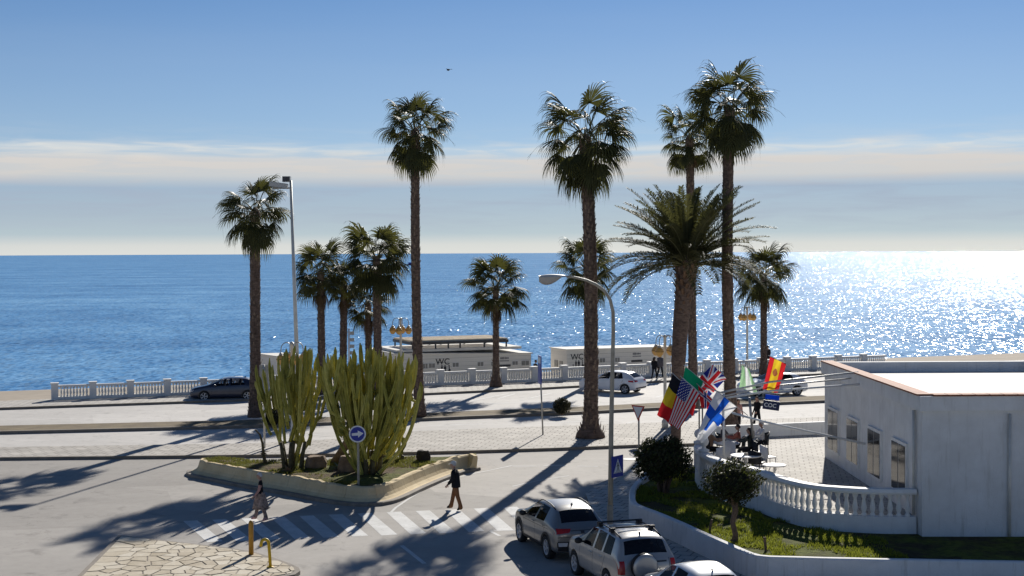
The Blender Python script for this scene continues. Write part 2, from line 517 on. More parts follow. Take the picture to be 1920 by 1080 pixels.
# beach and sea
bp = shift(L_par, 0.6)
mb = MB()
nb = len(bp)
mb.add([(p.x, p.y, -0.3) for p in bp] + [(p.x, p.y + 24, -1.4) for p in bp] + [(p.x, p.y + 48, -3.4) for p in bp],
       [(i + r * nb, i + 1 + r * nb, i + 1 + (r + 1) * nb, i + (r + 1) * nb) for r in (0, 1) for i in range(nb - 1)])
tag(mb.build('beach', M['sand']), kind='structure')
mb = MB()
mb.add([(p.x, p.y, 0.1) for p in bp] + [(p.x, p.y, -0.5) for p in bp], [(i, i + 1, nb + i + 1, nb + i) for i in range(nb - 1)])
tag(mb.build('beach_retaining_wall', M['white_wall']), 'white retaining wall under the balustrade at the top of the beach', 'wall')

SEA_Z = -2.6
t = NT('sea_water')
geo = t.node('ShaderNodeNewGeometry')
def seanoise(sx, sy, detail, off):
    m = t.node('ShaderNodeMapping')
    m.inputs['Scale'].default_value = (sx, sy, 1)
    m.inputs['Location'].default_value = (off, off * 1.7, 0)
    m.inputs['Rotation'].default_value = (0, 0, R_(-9))
    t.l.new(geo.outputs['Position'], m.inputs[0])
    return t.noise(m.outputs[0], 1.0, detail, 0.62, 0.4)
def vadd(a, b):
    n = t.node('ShaderNodeVectorMath', operation='ADD'); t.l.new(a, n.inputs[0]); t.l.new(b, n.inputs[1]); return n.outputs[0]
def vscale(a, k):
    s = t.node('ShaderNodeVectorMath', operation='SUBTRACT'); t.l.new(a, s.inputs[0]); s.inputs[1].default_value = (0.5, 0.5, 0.5)
    n = t.node('ShaderNodeVectorMath', operation='MULTIPLY'); t.l.new(s.outputs[0], n.inputs[0]); n.inputs[1].default_value = k; return n.outputs[0]
w1 = seanoise(1.9, 0.60, 3, 0.0).outputs[1]
w2 = seanoise(0.30, 0.16, 4, 13.0).outputs[1]
w3 = seanoise(0.020, 0.016, 4, 31.0).outputs[1]
nv = vadd(vadd(vscale(w1, (2.9, 1.15, 0)), vscale(w2, (0.25, 0.30, 0))), vscale(w3, (0.05, 0.12, 0)))
nn = t.node('ShaderNodeVectorMath', operation='ADD'); t.l.new(nv, nn.inputs[0]); nn.inputs[1].default_value = (0, 0, 1)
nz = t.node('ShaderNodeVectorMath', operation='NORMALIZE'); t.l.new(nn.outputs[0], nz.inputs[0])
t.l.new(nz.outputs[0], t.p.inputs['Normal'])
big = seanoise(0.004, 0.03, 5, 5.0).outputs[0]
ripple = seanoise(0.35, 0.10, 4, 77.0).outputs[0]
ff = t.math('ADD', t.math('MULTIPLY', big, 0.6), t.math('MULTIPLY', ripple, 0.4))
swell = seanoise(0.05, 0.045, 5, 41.0).outputs[0]
ff = t.math('ADD', t.math('MULTIPLY', ff, 0.6), t.math('MULTIPLY', swell, 0.4))
t.set(col=t.ramp(ff, [(0.36, (0.055, 0.175, 0.37)), (0.50, (0.105, 0.275, 0.51)), (0.64, (0.185, 0.385, 0.62))]), rough=1.0, spec=0.0)
gl = t.node('ShaderNodeBsdfGlossy'); gl.inputs['Roughness'].default_value = 0.13; gl.inputs['Color'].default_value = (0.9, 0.95, 1.0, 1)
t.l.new(nz.outputs[0], gl.inputs['Normal'])
mx = t.node('ShaderNodeMixShader'); mx.inputs[0].default_value = 0.20
t.l.new(t.p.outputs[0], mx.inputs[1]); t.l.new(gl.outputs[0], mx.inputs[2]); t.l.new(mx.outputs[0], t.out.inputs[0])
M['sea'] = t.mat
mb = MB()
xs = [-9000, -2500, -600, -150, 150, 600, 2500, 9000]
ys = [118, 400, 1500, 6000, 26000]
mb.add([(x, y, SEA_Z) for y in ys for x in xs], [(j * 8 + i, j * 8 + i + 1, j * 8 + i + 9, j * 8 + i + 8) for j in range(4) for i in range(7)])
tag(mb.build('sea', M['sea']), kind='structure')

# ------------------------------------------------------------------ road markings
def stripe(name, corners, z=0.004, parent=None):
    return sheet(name, [G(*c) for c in corners], z, M['road_paint'], parent or road, None)
def zp(x, y): return (470 + x / 3.918, 840 + y / 3.918)
for k in range(-6, 7):
    dx, dy = 213.5 * k, -9.2 * k
    tl, tr, br, bl = (785 + dx, 482 + dy), (888 + dx, 477 + dy), (1078 + dx, 636 + dy * 0.9), (962 + dx, 644 + dy * 0.9)
    stripe('zebra_stripe', [zp(*tl), zp(*tr), zp(*br), zp(*bl)])
def line(pts, w, z=0.005, parent=None, name='painted_line'):
    P = [G(*p) for p in pts]
    mb = MB(); L = []; Rr = []
    for i, p in enumerate(P):
        d = (P[min(i + 1, len(P) - 1)] - P[max(i - 1, 0)]).normalized()
        n = Vector((-d.y, d.x, 0)) * (w / 2)
        L.append((p.x + n.x, p.y + n.y, z)); Rr.append((p.x - n.x, p.y - n.y, z))
    m = len(P)
    mb.add(L + Rr, [(m + i, m + i + 1, i + 1, i) for i in range(m - 1)])
    return mb.build(name, M['road_paint'], parent or road)
line([(733, 961), (742, 952), (768, 934), (802, 914), (853, 897), (889, 888), (960, 873)], 0.10)
line([(753, 1023), (796, 1057)], 0.14)
line([(919, 996), (937, 1005)], 0.12)
line([(919, 995), (985, 994)], 0.10)
line([(961, 874), (1007, 874)], 0.14); line([(1019, 873.5), (1064, 873)], 0.14); line([(1083, 874), (1121, 874.5)], 0.14); line([(1135, 872), (1165, 871)], 0.14)
line([(961, 912), (1010, 901), (1067, 892)], 0.10)
line([(830, 1085), (900, 1118)], 0.14)
for pts in ([(800, 757), (866, 746)], [(880, 753), (955, 737.5)], [(933, 748), (966, 738)], [(993, 746.5), (1036, 737)], [(1230, 745), (1262, 736)]):
    line(pts, 0.22, 0.0085, far_lane)
line([(795, 761), (898, 757.5), (1004, 754), (1110, 750)], 0.2, 0.0085, far_lane)
line([(795, 773), (900, 769), (1030, 763)], 0.16, 0.0085, far_lane)
for pts in ([(1020, 793.5), (1094, 790.5)], [(1151, 801), (1193, 789)], [(800, 799), (905, 795)], [(480, 820), (600, 815)]):
    line(pts, 0.18, 0.0085, far_road)
# a flat round dark disc and an asphalt patch in the near road
mp = G(1179, 861)
mb = MB(); mb.lathe([(0.36, 0.0), (0.36, 0.006), (0.30, 0.008)], 20)
tag(mb.build('dark_disc', pm('disc_dark_grey', (0.035, 0.034, 0.034), 0.6, 0.2, 20), loc=mp), 'round dark disc flat in the road beside the big shrub', 'manhole cover')
# ------------------------------------------------------------------ palms
def plane_curve(elev, length, bend, n):
    # points of a stalk that leaves at angle elev and sags; in the XZ plane, x outward
    pts = [Vector((0, 0, 0))]; angs = [elev]
    for i in range(n):
        a = elev - bend * ((i + 1) / n) ** 1.3
        pts.append(pts[-1] + Vector((math.cos(a), 0, math.sin(a))) * (length / n)); angs.append(a)
    return pts, angs
def fan_frond_mesh(elev, rng, dead=False):
    # stalk plus a pleated fan of segments whose tips hang
    mb = MB()
    Lp = rng.uniform(0.85, 1.15) * (0.8 if dead else 1.0)
    up = math.sin(elev)
    pts, angs = plane_curve(elev, Lp, R_(rng.uniform(14, 30)) * (1 - 0.4 * max(0, up)), 5)
    mb.tube(pts, [0.034, 0.026, 0.022, 0.019, 0.017, 0.015], 4, 1, True, True, 0.5)
    H = pts[-1]; a = angs[-1]
    d = Vector((math.cos(a), 0, math.sin(a)))
    y = Vector((0, 1, 0)); nrm = y.cross(d) * -1.0
    nrm = Vector((-math.sin(a), 0, math.cos(a)))
    roll = rng.uniform(-0.5, 0.5)
    y2 = y * math.cos(roll) + nrm * math.sin(roll); n2 = nrm * math.cos(roll) - y * math.sin(roll)
    ns = 24
    Rb = rng.uniform(1.05, 1.3)
    spread = R_(rng.uniform(88, 112)) * (0.42 if dead else 1.0)
    droopk = rng.uniform(0.9, 1.6)
    arch = rng.uniform(-0.65, 0.25)
    hangers = []
    for s in range(ns):
        u = (s - (ns - 1) / 2) / ((ns - 1) / 2)
        phi = u * spread
        L = Rb * (1.0 - 0.22 * u * u) * rng.uniform(0.92, 1.06)
        dirv = (d * math.cos(phi) + y2 * math.sin(phi) + n2 * (arch * abs(math.sin(phi)) ** 1.4 - 0.08 + rng.uniform(-0.05, 0.05))).normalized()
        side = (n2.cross(dirv)).normalized()
        dphi = spread * 2 / (ns - 1)
        st = 7; p = H.copy(); v = dirv.copy(); prev = None
        w0 = rng.uniform(0.9, 1.1)
        hang = rng.uniform(0.7, 1.35) * droopk * (1.5 if dead else 1.0)
        for k in range(st + 1):
            t = k / st
            r = L * t
            if t < 0.43: w = max(0.012, r * math.tan(dphi / 2) * 1.08)
            else: w = max(0.003, L * 0.43 * math.tan(dphi / 2) * max(0.0, 1 - (t - 0.43) / 0.57) ** 0.75 * w0)
            fold = n2 * (w * 0.55)
            ring = [p - side * w, p + fold, p + side * w]
            o = mb.add(ring, [])
            if prev is not None:
                mb.f += [(prev, o, o + 1, prev + 1), (prev + 1, o + 1, o + 2, prev + 2)]
                mb.m += [0, 0]; mb.sm += [False, False]
            prev = o
            if k == 5: hangers.append(p.copy())
            g = 0.08 + 3.6 * max(0, t - 0.36) ** 1.2
            v = (v + Vector((0, 0, -1)) * (g * hang * 0.42)).normalized()
            p = p + v * (L / st)
    # thin threads hanging from the split tips
    for k in range(8):
        q = rng.choice(hangers)
        l = rng.uniform(0.4, 0.95)
        mb.add([q + Vector((0, -0.006, 0)), q + Vector((0, 0.006, 0)), q + Vector((rng.uniform(-0.06, 0.06), rng.uniform(-0.06, 0.06), -l))], [(0, 1, 2)], 0)
    return mb.mesh('dead_fan_frond' if dead else 'fan_frond', [M['dead_frond'] if dead else M['frond'], M['dead_frond'] if dead else M['petiole']])
ELEVS = [86, 74, 62, 50, 38, 26, 14, 2, -12, -26, -40, -54]
_rng = random.Random(11)
FAN = {e: [fan_frond_mesh(R_(e), _rng) for _ in range(3)] for e in ELEVS}
DEADFAN = [fan_frond_mesh(R_(e), _rng, True) for e in (-58, -66, -74, -80)]

def trunk_mesh(base, top, r0, r1, rng, bulb=1.0, bend=0.0, stub=1.0, stub_from=0.0, name='palm_trunk'):
    # local coordinates, foot at the origin
    mb = MB()
    Hh = (top - base)
    n = max(16, int(Hh.length / 0.22))
    perp = Vector((Hh.y, -Hh.x, 0)); perp = perp.normalized() if perp.length > 1e-3 else Vector((1, 0, 0))
    pts, rad = [], []
    for i in range(n + 1):
        t = i / n
        p = Hh * t + Vector((1, 0, 0)) * (math.sin(t * math.pi) * bend)
        z = t * Hh.length
        r = lerp(r0, r1, t ** 0.8)
        r += r0 * (bulb - 1.0) * math.exp(-(z / 0.55) ** 2) + r0 * 0.18 * math.exp(-z / 1.6)
        r *= rng.uniform(0.95, 1.06)
        pts.append(p); rad.append(r)
    mb.tube(pts, rad, 16, 0)
    # old leaf bases in a criss-cross spiral
    if stub:
        z = stub_from + 0.25; k = 0
        while z < Hh.length - 0.1:
            t = z / Hh.length
            i = min(n - 1, int(t * n)); p = pts[i].lerp(pts[i + 1], t * n - i); r = rad[i]
            a = k * 2.39996 + rng.uniform(-0.15, 0.15)
            o = Vector((math.cos(a), math.sin(a), 0)); tg = Vector((-math.sin(a), math.cos(a), 0))
            w = rng.uniform(0.05, 0.085) * stub; h = rng.uniform(0.12, 0.24) * stub; out_ = rng.uniform(0.03, 0.075) * stub
            if rng.random() < 0.03: out_ += 0.10; h += 0.08
            b = p + o * (r - 0.02)
            mb.add([b - tg * w, b + tg * w, b + Vector((0, 0, -0.08)), b + o * out_ + Vector((0, 0, h)) - tg * w * 0.4, b + o * out_ + Vector((0, 0, h)) + tg * w * 0.4],
                   [(2, 1, 4, 3), (2, 3, 0), (2, 4, 1)[::-1], (0, 3, 4, 1)], 1 if rng.random() < 0.55 else 0)
            k += 1
            z += 0.030 / (0.6 + stub * 0.4)
    return mb.mesh(name, [M['trunk'], M['stub']])

def fan_palm(label, base, hub, r0, r1, crown, nf, seed, bulb=1.3, bend=0.0, skirt=0, low=-60, wild=2, stub=1.0):
    rng = random.Random(seed); nf = int(nf * 1.14)
    t = thing('palm_tree', label, 'palm tree', base, 0, 'palms along the seafront road')
    top = hub - base
    link('trunk', trunk_mesh(Vector((0, 0, 0)), top, r0, r1, rng, bulb, bend, stub), t)
    mb = MB()                                                     # the bud of young stalks the leaves spring from
    mb.lathe([(r1 * 1.0, -0.55), (r1 * 1.12, -0.25), (r1 * 0.8, 0.05), (r1 * 0.25, 0.22)], 12)
    mb.build('crown_heart', M['stub'], t, loc=top)
    for i in range(nf):
        u = (i + 0.5) / nf
        e = 84 - (84 - low) * u ** 0.82 + rng.uniform(-13, 13)
        k = min(ELEVS, key=lambda q: abs(q - e))
        azi = i * 2.39996 + rng.uniform(-0.5, 0.5)
        sc = crown / 2.0 * (1.10 if u < 0.22 else 1.0) * rng.uniform(0.80, 1.12)
        off = Vector((math.cos(azi), math.sin(azi), 0)) * (r1 * 0.7) + Vector((0, 0, lerp(0.25, -0.35, u)))
        link('frond', rng.choice(FAN[k]), t, loc=top + off, rot=(rng.uniform(-0.10, 0.10), R_(k - e) * 0.8, azi), scale=sc)
    for i in range(wild):                                         # a bare flower stalk or two sticking out
        azi = rng.choice([0.1, 3.0, 3.4, 6.1]) + rng.uniform(-0.3, 0.3); e = R_(rng.uniform(15, 60))
        pts, _a = plane_curve(e, crown * rng.uniform(1.15, 1.35), R_(75), 8)
        mb = MB(); mb.tube(pts, [0.018 - 0.0017 * q for q in range(9)], 4, 0)
        for q in (5, 6, 7):
            mb.tube([pts[q], pts[q] + Vector((0.2, 0.08 * (-1) ** q, -0.22))], [0.008, 0.003], 3, 0)
        mb.build('flower_stalk', M['petiole'], t, loc=top, rot=azi)
    for i in range(skirt):
        azi = i * 2.39996 + rng.uniform(-0.3, 0.3)
        link('dead_frond', rng.choice(DEADFAN), t, loc=top + Vector((math.cos(azi) * r1 * 0.8, math.sin(azi) * r1 * 0.8, -0.35 - 0.55 * (i / skirt))), rot=azi, scale=crown / 2.0 * rng.uniform(0.62, 0.9))
    return t
def gb(px, py, z=0.0): return G(px, py, z)
def hubat(px, py, b): return At(px, py, b.y)
b = gb(787, 781, 0.16); fan_palm('tall slim palm behind the big cactus, rising straight from the median', b, hubat(779, 246, b), 0.27, 0.23, 2.1, 38, 1, 1.25, -0.10, skirt=3)
b = gb(1107, 820, KH); fan_palm('tall thick palm with swollen foot on the near pavement, middle of the photo', b, hubat(1097, 258, b), 0.33, 0.29, 2.5, 40, 2, 1.95, 0.16, stub=1.15, skirt=4, wild=3)
b = gb(1300, 764, 0.16); fan_palm('tall palm with tan dead leaves, half behind the tallest palm', b, hubat(1293, 258, b), 0.25, 0.22, 1.9, 34, 3, 1.3, 0.0, skirt=7, low=-50)
b = gb(1372, 815, KH); fan_palm('tallest palm of all, its crown reaching highest above the flags', b, hubat(1368, 206, b), 0.29, 0.26, 2.35, 40, 4, 1.8, -0.16, skirt=5, wild=3)
b = gb(479, 782, 0.16); fan_palm('palm left of the slim floodlight pole, its crown just above the pole top', b, hubat(478, 396, b), 0.30, 0.27, 2.05, 36, 5, 1.3, 0.0)
# the shorter row on the promenade
b = G(604, 739, 0.14); fan_palm('short palm with a brown skirt, standing just right of the floodlight pole', b, hubat(601, 512, b), 0.24, 0.22, 2.05, 32, 6, 1.3, 0.0, skirt=22, low=-25, wild=1)
b = G(643, 733, 0.14); fan_palm('lower skirted palm squeezed between two taller short palms', b, hubat(645, 530, b), 0.24, 0.22, 1.7, 28, 7, 1.3, 0.0, skirt=20, low=-20, wild=0)
b = G(709, 737, 0.14); fan_palm('short bushy palm without skirt, above the big cactus beside the tall slim palm', b, hubat(706, 486, b), 0.27, 0.25, 2.5, 38, 8, 1.3, 0.0, low=-45, wild=2)
b = G(692, 729, 0.14); fan_palm('lowest skirted palm half hidden behind the trunk of the bushy short palm', b, hubat(690, 570, b), 0.22, 0.20, 1.9, 28, 9, 1.3, 0.0, skirt=18, low=-20, wild=0)
b = G(930, 725, 0.14); fan_palm('short palm with a small skirt in front of the white hut, standing alone', b, hubat(930, 541, b), 0.21, 0.19, 2.3, 36, 10, 2.0, 0.0, skirt=14, low=-30, wild=1)
b = G(1103, 720, 0.14); fan_palm('short palm whose trunk hides behind the thick tall palm', b, hubat(1100, 505, b), 0.24, 0.22, 2.4, 34, 12, 1.3, 0.0, low=-45, wild=0)
b = G(1432, 702, 0.14); fan_palm('short palm at the seafront right of the tallest palm', b, hubat(1432, 518, b), 0.24, 0.22, 2.5, 34, 13, 1.3, 0.0, skirt=6, low=-35, wild=1)

# the date palm with long feather leaves
def feather_frond_mesh(elev, rng):
    mb = MB()
    L = rng.uniform(3.9, 4.6); n = 14
    bend = R_(rng.uniform(40, 66)) * (0.45 + 0.55 * math.cos(max(0, elev)))
    pts, angs = plane_curve(elev, L, bend, n)
    rad = [0.05 - 0.043 * (i / n) ** 0.6 for i in range(n + 1)]
    mb.tube(pts, rad, 4, 1, True, True, 0.7)
    m = 64
    for k in range(m):
        t = 0.13 + 0.87 * (k + rng.uniform(-0.3, 0.3)) / m
        t = min(0.995, t)
        i = min(n - 1, int(t * n)); q = t * n - i
        p = pts[i].lerp(pts[i + 1], q); a = angs[i] + (angs[i + 1] - angs[i]) * q
        d = Vector((math.cos(a), 0, math.sin(a))); up = Vector((-math.sin(a), 0, math.cos(a)))
        ll = 0.54 * min(1.0, 0.45 + t * 2.2) * (1.0 if t < 0.7 else 1.0 - 0.55 * (t - 0.7) / 0.3) * rng.uniform(0.85, 1.1)
        for sgn in (-1, 1):
            lift = rng.uniform(0.15, 0.75)
            v = (d * rng.uniform(0.55, 0.85) + Vector((0, sgn, 0)) * 0.75 + up * lift * 0.7).normalized()
            wv = v.cross(up); wv = wv.normalized() * 0.027
            mid = p + v * (ll * 0.5) + up * 0.01
            tip = p + v * ll + Vector((0, 0, -0.10 * ll / 0.5))
            mb.add([p - wv * 0.5, p + wv * 0.5, mid + wv, mid - wv, tip], [(0, 1, 2, 3), (3, 2, 4)], 0)
    return mb.mesh('feather_frond', [M['pinnate'], M['petiole']])
def date_palm():
    rng = random.Random(21)
    base = G(1267, 826, KH)
    hub = At(1288, 497, base.y)
    t = thing('date_palm', 'squat date palm with long arching feather leaves above the flags', 'palm tree', base)
    top = hub - base
    mb = MB()
    n = 40; pts, rad = [], []
    for i in range(n + 1):
        q = i / n
        p = Vector((top.x * (0.25 * q + 0.75 * q ** 2.2), top.y * q, top.z * q))
        r = (lerp(0.24, 0.39, smooth01(q * 1.3)) + 0.07 * smooth01((q - 0.8) / 0.12)) * rng.uniform(0.96, 1.05)
        pts.append(p); rad.append(r)
    mb.tube(pts, rad, 16, 0)
    z = 0.3; k = 0
    while z < top.z - 0.05:
        q = z / top.z; i = min(n - 1, int(q * n)); p = pts[i].lerp(pts[i + 1], q * n - i); r = rad[i]
        a = k * 2.39996 + rng.uniform(-0.1, 0.1)
        o = Vector((math.cos(a), math.sin(a), 0)); tg = Vector((-math.sin(a), math.cos(a), 0))
        big = smooth01((q - 0.72) / 0.2)
        w = lerp(0.08, 0.12, big); h = lerp(0.05, 0.30, big) * rng.uniform(0.8, 1.3); ou = lerp(0.025, 0.24, big)
        b_ = p + o * (r - 0.03)
        mb.add([b_ - tg * w, b_ + tg * w, b_ + Vector((0, 0, -0.10)), b_ + o * ou + Vector((0, 0, h)) - tg * w * 0.5, b_ + o * ou + Vector((0, 0, h)) + tg * w * 0.5],
               [(2, 1, 4, 3), (2, 3, 0), (1, 4, 2), (0, 3, 4, 1)], 1 if rng.random() < 0.6 else 0)
        k += 1; z += 0.035
    mb.build('trunk', [M['trunk'], pm('date_palm_stub', (0.13, 0.075, 0.045), 0.9, 0.35, 9)], t)
    els = [82, 70, 58, 46, 34, 22, 10, -4, -18]
    pool = {e: [feather_frond_mesh(R_(e), rng) for _ in range(2)] for e in els}
    nf = 112
    for i in range(nf):
        u = (i + 0.5) / nf
        e = 84 - 82 * u ** 0.85 + rng.uniform(-6, 6)
        k = min(els, key=lambda q: abs(q - e))
        azi = i * 2.39996 + rng.uniform(-0.2, 0.2)
        off = Vector((math.cos(azi), math.sin(azi), 0)) * 0.30 + Vector((0, 0, lerp(0.45, -0.05, u)))
        link('frond', rng.choice(pool[k]), t, loc=top + off, rot=(rng.uniform(-0.2, 0.2), R_(k - e) * 0.7, azi), scale=rng.uniform(0.86, 1.06) * lerp(0.9, 1.0, u))
    mb = MB(); mb.lathe([(0.46, -0.6), (0.5, -0.1), (0.3, 0.4), (0.1, 0.8)], 12)
    mb.build('crown_heart', M['stub'], t, loc=top)
date_palm()
# ------------------------------------------------------------------ seafront balustrade
def par_at(x):
    for a, b in zip(L_par, L_par[1:]):
        if a.x <= x <= b.x:
            q = (x - a.x) / (b.x - a.x); return Vector((x, a.y + (b.y - a.y) * q, 0))
def balustrade():
    t = thing('balustrade', 'long white balustrade with square pillars along the seafront promenade', 'balustrade', (0, 97, 0.14))
    o = Vector((0, 97, 0.14))
    mbal = MB()
    mbal.lathe([(0.075, 0.0), (0.075, 0.05), (0.045, 0.09), (0.055, 0.14), (0.085, 0.24), (0.06, 0.38), (0.042, 0.48), (0.07, 0.53), (0.07, 0.58)], 8)
    bal = mbal.mesh('baluster', M['white_paint'])
    mp_ = MB(); mp_.box((0, 0, 0.50), (0.42, 0.42, 1.0)); mp_.box((0, 0, 1.03), (0.50, 0.50, 0.07))
    pil = mp_.mesh('pillar', M['white_paint'])
    step = 2.27
    x0 = -29.0
    n = 27
    ps = []
    x = x0 + 0.42
    for k in range(n + 1):
        ps.append(par_at(x)); x += step * math.cos(math.atan(0.4)) * 1.02
    for k in range(n):
        a, b = ps[k], ps[k + 1]
        d = (b - a).normalized(); ang = math.atan2(d.y, d.x); L = (b - a).length
        link('pillar', pil, t, loc=a - o + Vector((0, 0, 0.14)), rot=ang)
        c = (a + b) / 2 - o + Vector((0, 0, 0.14))
        mb = MB(); mb.box((0, 0, 0.09), (L - 0.424, 0.30, 0.18)); mb.build('plinth', M['white_paint'], t, loc=c, rot=ang)
        mb = MB(); mb.box((0, 0, 0.845), (L - 0.424, 0.27, 0.13)); mb.build('rail', M['white_paint'], t, loc=c, rot=ang)
        for j in range(9):
            q = (j + 0.5) / 9
            p = a + d * (0.28 + (L - 0.56) * q)
            link('baluster', bal, t, loc=p - o + Vector((0, 0, 0.14 + 0.19)), rot=ang)
balustrade()

# ------------------------------------------------------------------ beach huts
hutm = NT('hut_panel')
v = hutm.coord('Object', (0.25, 0.25, 7.0))
hutm.set(col=hutm.ramp(hutm.noise(v, 1.0, 4).outputs[0], [(0.3, (0.68, 0.65, 0.59)), (0.7, (0.77, 0.74, 0.68))]), rough=0.7)
M['hut'] = hutm.mat
M['ink'] = pm('dark_lettering', (0.03, 0.03, 0.035), 0.6, 0.1, 9)
M['ink_grey'] = pm('grey_lettering', (0.16, 0.16, 0.17), 0.6, 0.1, 9)
M['shutter'] = pm('hut_window_film', (0.22, 0.215, 0.20), 0.4, 0.2, 6)
M['roofing'] = pm('roof_felt', (0.62, 0.60, 0.55), 0.8, 0.12, 1.5)
M['slat'] = pm('pergola_wood', (0.62, 0.52, 0.38), 0.75, 0.25, 3, stretch=(0.3, 4, 4))
def text_mesh(txt, size, name, mat, extrude=0.006, bold=0.0):
    cu = D.curves.new(name, 'FONT'); cu.body = txt; cu.size = size; cu.extrude = extrude; cu.offset = bold
    cu.align_x = 'CENTER'
    o = D.objects.new('tmp', cu); COL.objects.link(o)
    me = evaluated(o, name)
    D.objects.remove(o); me.materials.clear(); me.materials.append(mat)
    return me
def person_icon(mb, x, z, h, skirt=False, chair=False):
    y = 0
    mb.ball((x, y, z + h * 0.9), h * 0.10, 6, 4, 0, (1, 0.15, 1))
    mb.box((x, y, z + h * 0.58), (h * (0.34 if skirt else 0.26), 0.012, h * 0.42))
    mb.box((x - h * 0.07, y, z + h * 0.18), (h * 0.10, 0.012, h * 0.36)); mb.box((x + h * 0.07, y, z + h * 0.18), (h * 0.10, 0.012, h * 0.36))
def hut(label, pL, pR, depth, zt_l, zt_r, z0=-0.55):
    # pL, pR: ground points of the street-side wall; roof falls slightly
    d = (pR - pL); L = Vector((d.x, d.y, 0)).length; ang = math.atan2(d.y, d.x)
    t = thing('beach_hut', label, 'beach hut', (pL.x, pL.y, z0), ang)
    H0, H1 = zt_l - z0, zt_r - z0
    mb = MB()
    vs = [(0, 0, 0), (L, 0, 0), (L, depth, 0), (0, depth, 0), (0, 0, H0), (L, 0, H1), (L, depth, H1), (0, depth, H0)]
    mb.add(vs, [(0, 1, 5, 4), (1, 2, 6, 5), (2, 3, 7, 6), (3, 0, 4, 7), (4, 5, 6, 7)])
    wob = mb.build('wall', M['hut'], t)
    mb = MB()
    o_ = 0.10
    mb.add([(-o_, -o_, H0 + 0.003), (L + o_, -o_, H1 + 0.003), (L + o_, depth + o_, H1 + 0.003), (-o_, depth + o_, H0 + 0.003), (-o_, -o_, H0 + 0.07), (L + o_, -o_, H1 + 0.07), (L + o_, depth + o_, H1 + 0.07), (-o_, depth + o_, H0 + 0.07)],
           [(0, 1, 5, 4), (1, 2, 6, 5), (2, 3, 7, 6), (3, 0, 4, 7), (4, 5, 6, 7), (3, 2, 1, 0)])
    mb.build('roof', M['roofing'], t)
    z = 0.9
    mb = MB()
    while z < min(H0, H1) - 0.05:
        mb.box((L / 2, -0.004, z), (L - 0.06, 0.012, 0.012)); z += 0.30
    so = mb.build('panel_joint', M['shutter'], t)
    return t, L, H0, H1
def hut_window(t, x, z, w, h):
    mb = MB(); mb.box((x, -0.02, z), (w, 0.05, h)); f = mb.build('window', M['white_paint'], t)
    mb = MB(); mb.box((x - w / 4 + 0.01, -0.048, z), (w / 2 - 0.05, 0.012, h - 0.09)); mb.build('pane', M['shutter'], f)
    mb = MB(); mb.box((x + w / 4 - 0.01, -0.048, z), (w / 2 - 0.05, 0.012, h - 0.09)); mb.build('pane', M['shutter'], f)
def onwall(t, px, py):
    # local coordinates on the street-side wall of a hut below a pixel
    o = t.location; a = t.rotation_euler.z
    n = Vector((-math.sin(a), math.cos(a), 0)); d = ray(px, py)
    s = (o - CAM).dot(n) / d.dot(n); p = CAM + d * s - o
    return p.x * math.cos(a) + p.y * math.sin(a), p.z
def wc_print(t, px, py, px2, py2):
    x, z = onwall(t, px, py)
    link('lettering', text_mesh('WC', 0.62, 'lettering', M['ink'], 0.006, 0.006), t, loc=(x, -0.014, z - 0.25), rot=(R_(90), 0, 0))
    mb = MB(); x2, z2 = onwall(t, px2, py2)
    for i in range(9): mb.box((x2 - 0.42 + i * 0.105, -0.012, z2 + 0.42), (0.06, 0.01, 0.035))
    mb.build('small_print', M['ink_grey'], t)
    mb = MB()
    person_icon(mb, 0, 0, 0.50); person_icon(mb, 0.24, 0, 0.50, True); person_icon(mb, -0.24, 0.02, 0.24)
    mb.ball((0.58, 0, 0.10), 0.10, 8, 5, 0, (1, 0.1, 1)); mb.box((0.56, 0, 0.26), (0.06, 0.012, 0.24)); mb.ball((0.55, 0, 0.44), 0.05, 6, 4, 0, (1, 0.2, 1))
    mb.build('pictogram', M['ink'], t, loc=(x2 - 0.1, -0.014, z2 - 0.28))
def emblem_print(t, px, py, w):
    x, z = onwall(t, px, py); mb = MB(); r = random.Random(5)
    for i in range(7): mb.box((x - w * 0.32 + i * w * 0.105, -0.012, z + 0.20), (w * r.uniform(0.05, 0.09), 0.01, r.uniform(0.10, 0.17)))
    for i in range(8): mb.box((x - w * 0.33 + i * w * 0.095, -0.012, z), (w * 0.06, 0.01, 0.09))
    mb.build('small_print', M['ink_grey'], t)
    mb = MB()
    for i in range(14): mb.box((x - w * 0.5 + (i + 0.5) * w / 14, -0.012, z - 0.36), (w / 14 * 0.82, 0.01, 0.15))
    mb.build('lettering', M['ink'], t)
YH = 101.5
pL, pR = At(738, 720, YH - 2.6), At(996, 720, YH + 1.5)
t, L, H0, H1 = hut('long white beach hut with pergola on top and WC lettering, left of the two', pL, pR, 6.5, At(738, 664, YH - 2.6).z, At(996, 663, YH + 1.5).z)
wc_print(t, 830, 677, 831, 690)
emblem_print(t, 946, 676.5, 0.95)
for px, py, w, h in ((797, 686.5, 0.42, 0.42), (809.5, 685.5, 0.52, 0.40), (854, 684, 0.52, 0.38), (900.5, 682.5, 0.52, 0.38), (923.5, 682, 0.3, 0.38), (965.5, 680.5, 0.48, 0.36), (984.5, 680.5, 0.66, 0.44)):
    x, z = onwall(t, px, py); hut_window(t, x, z, w, h)
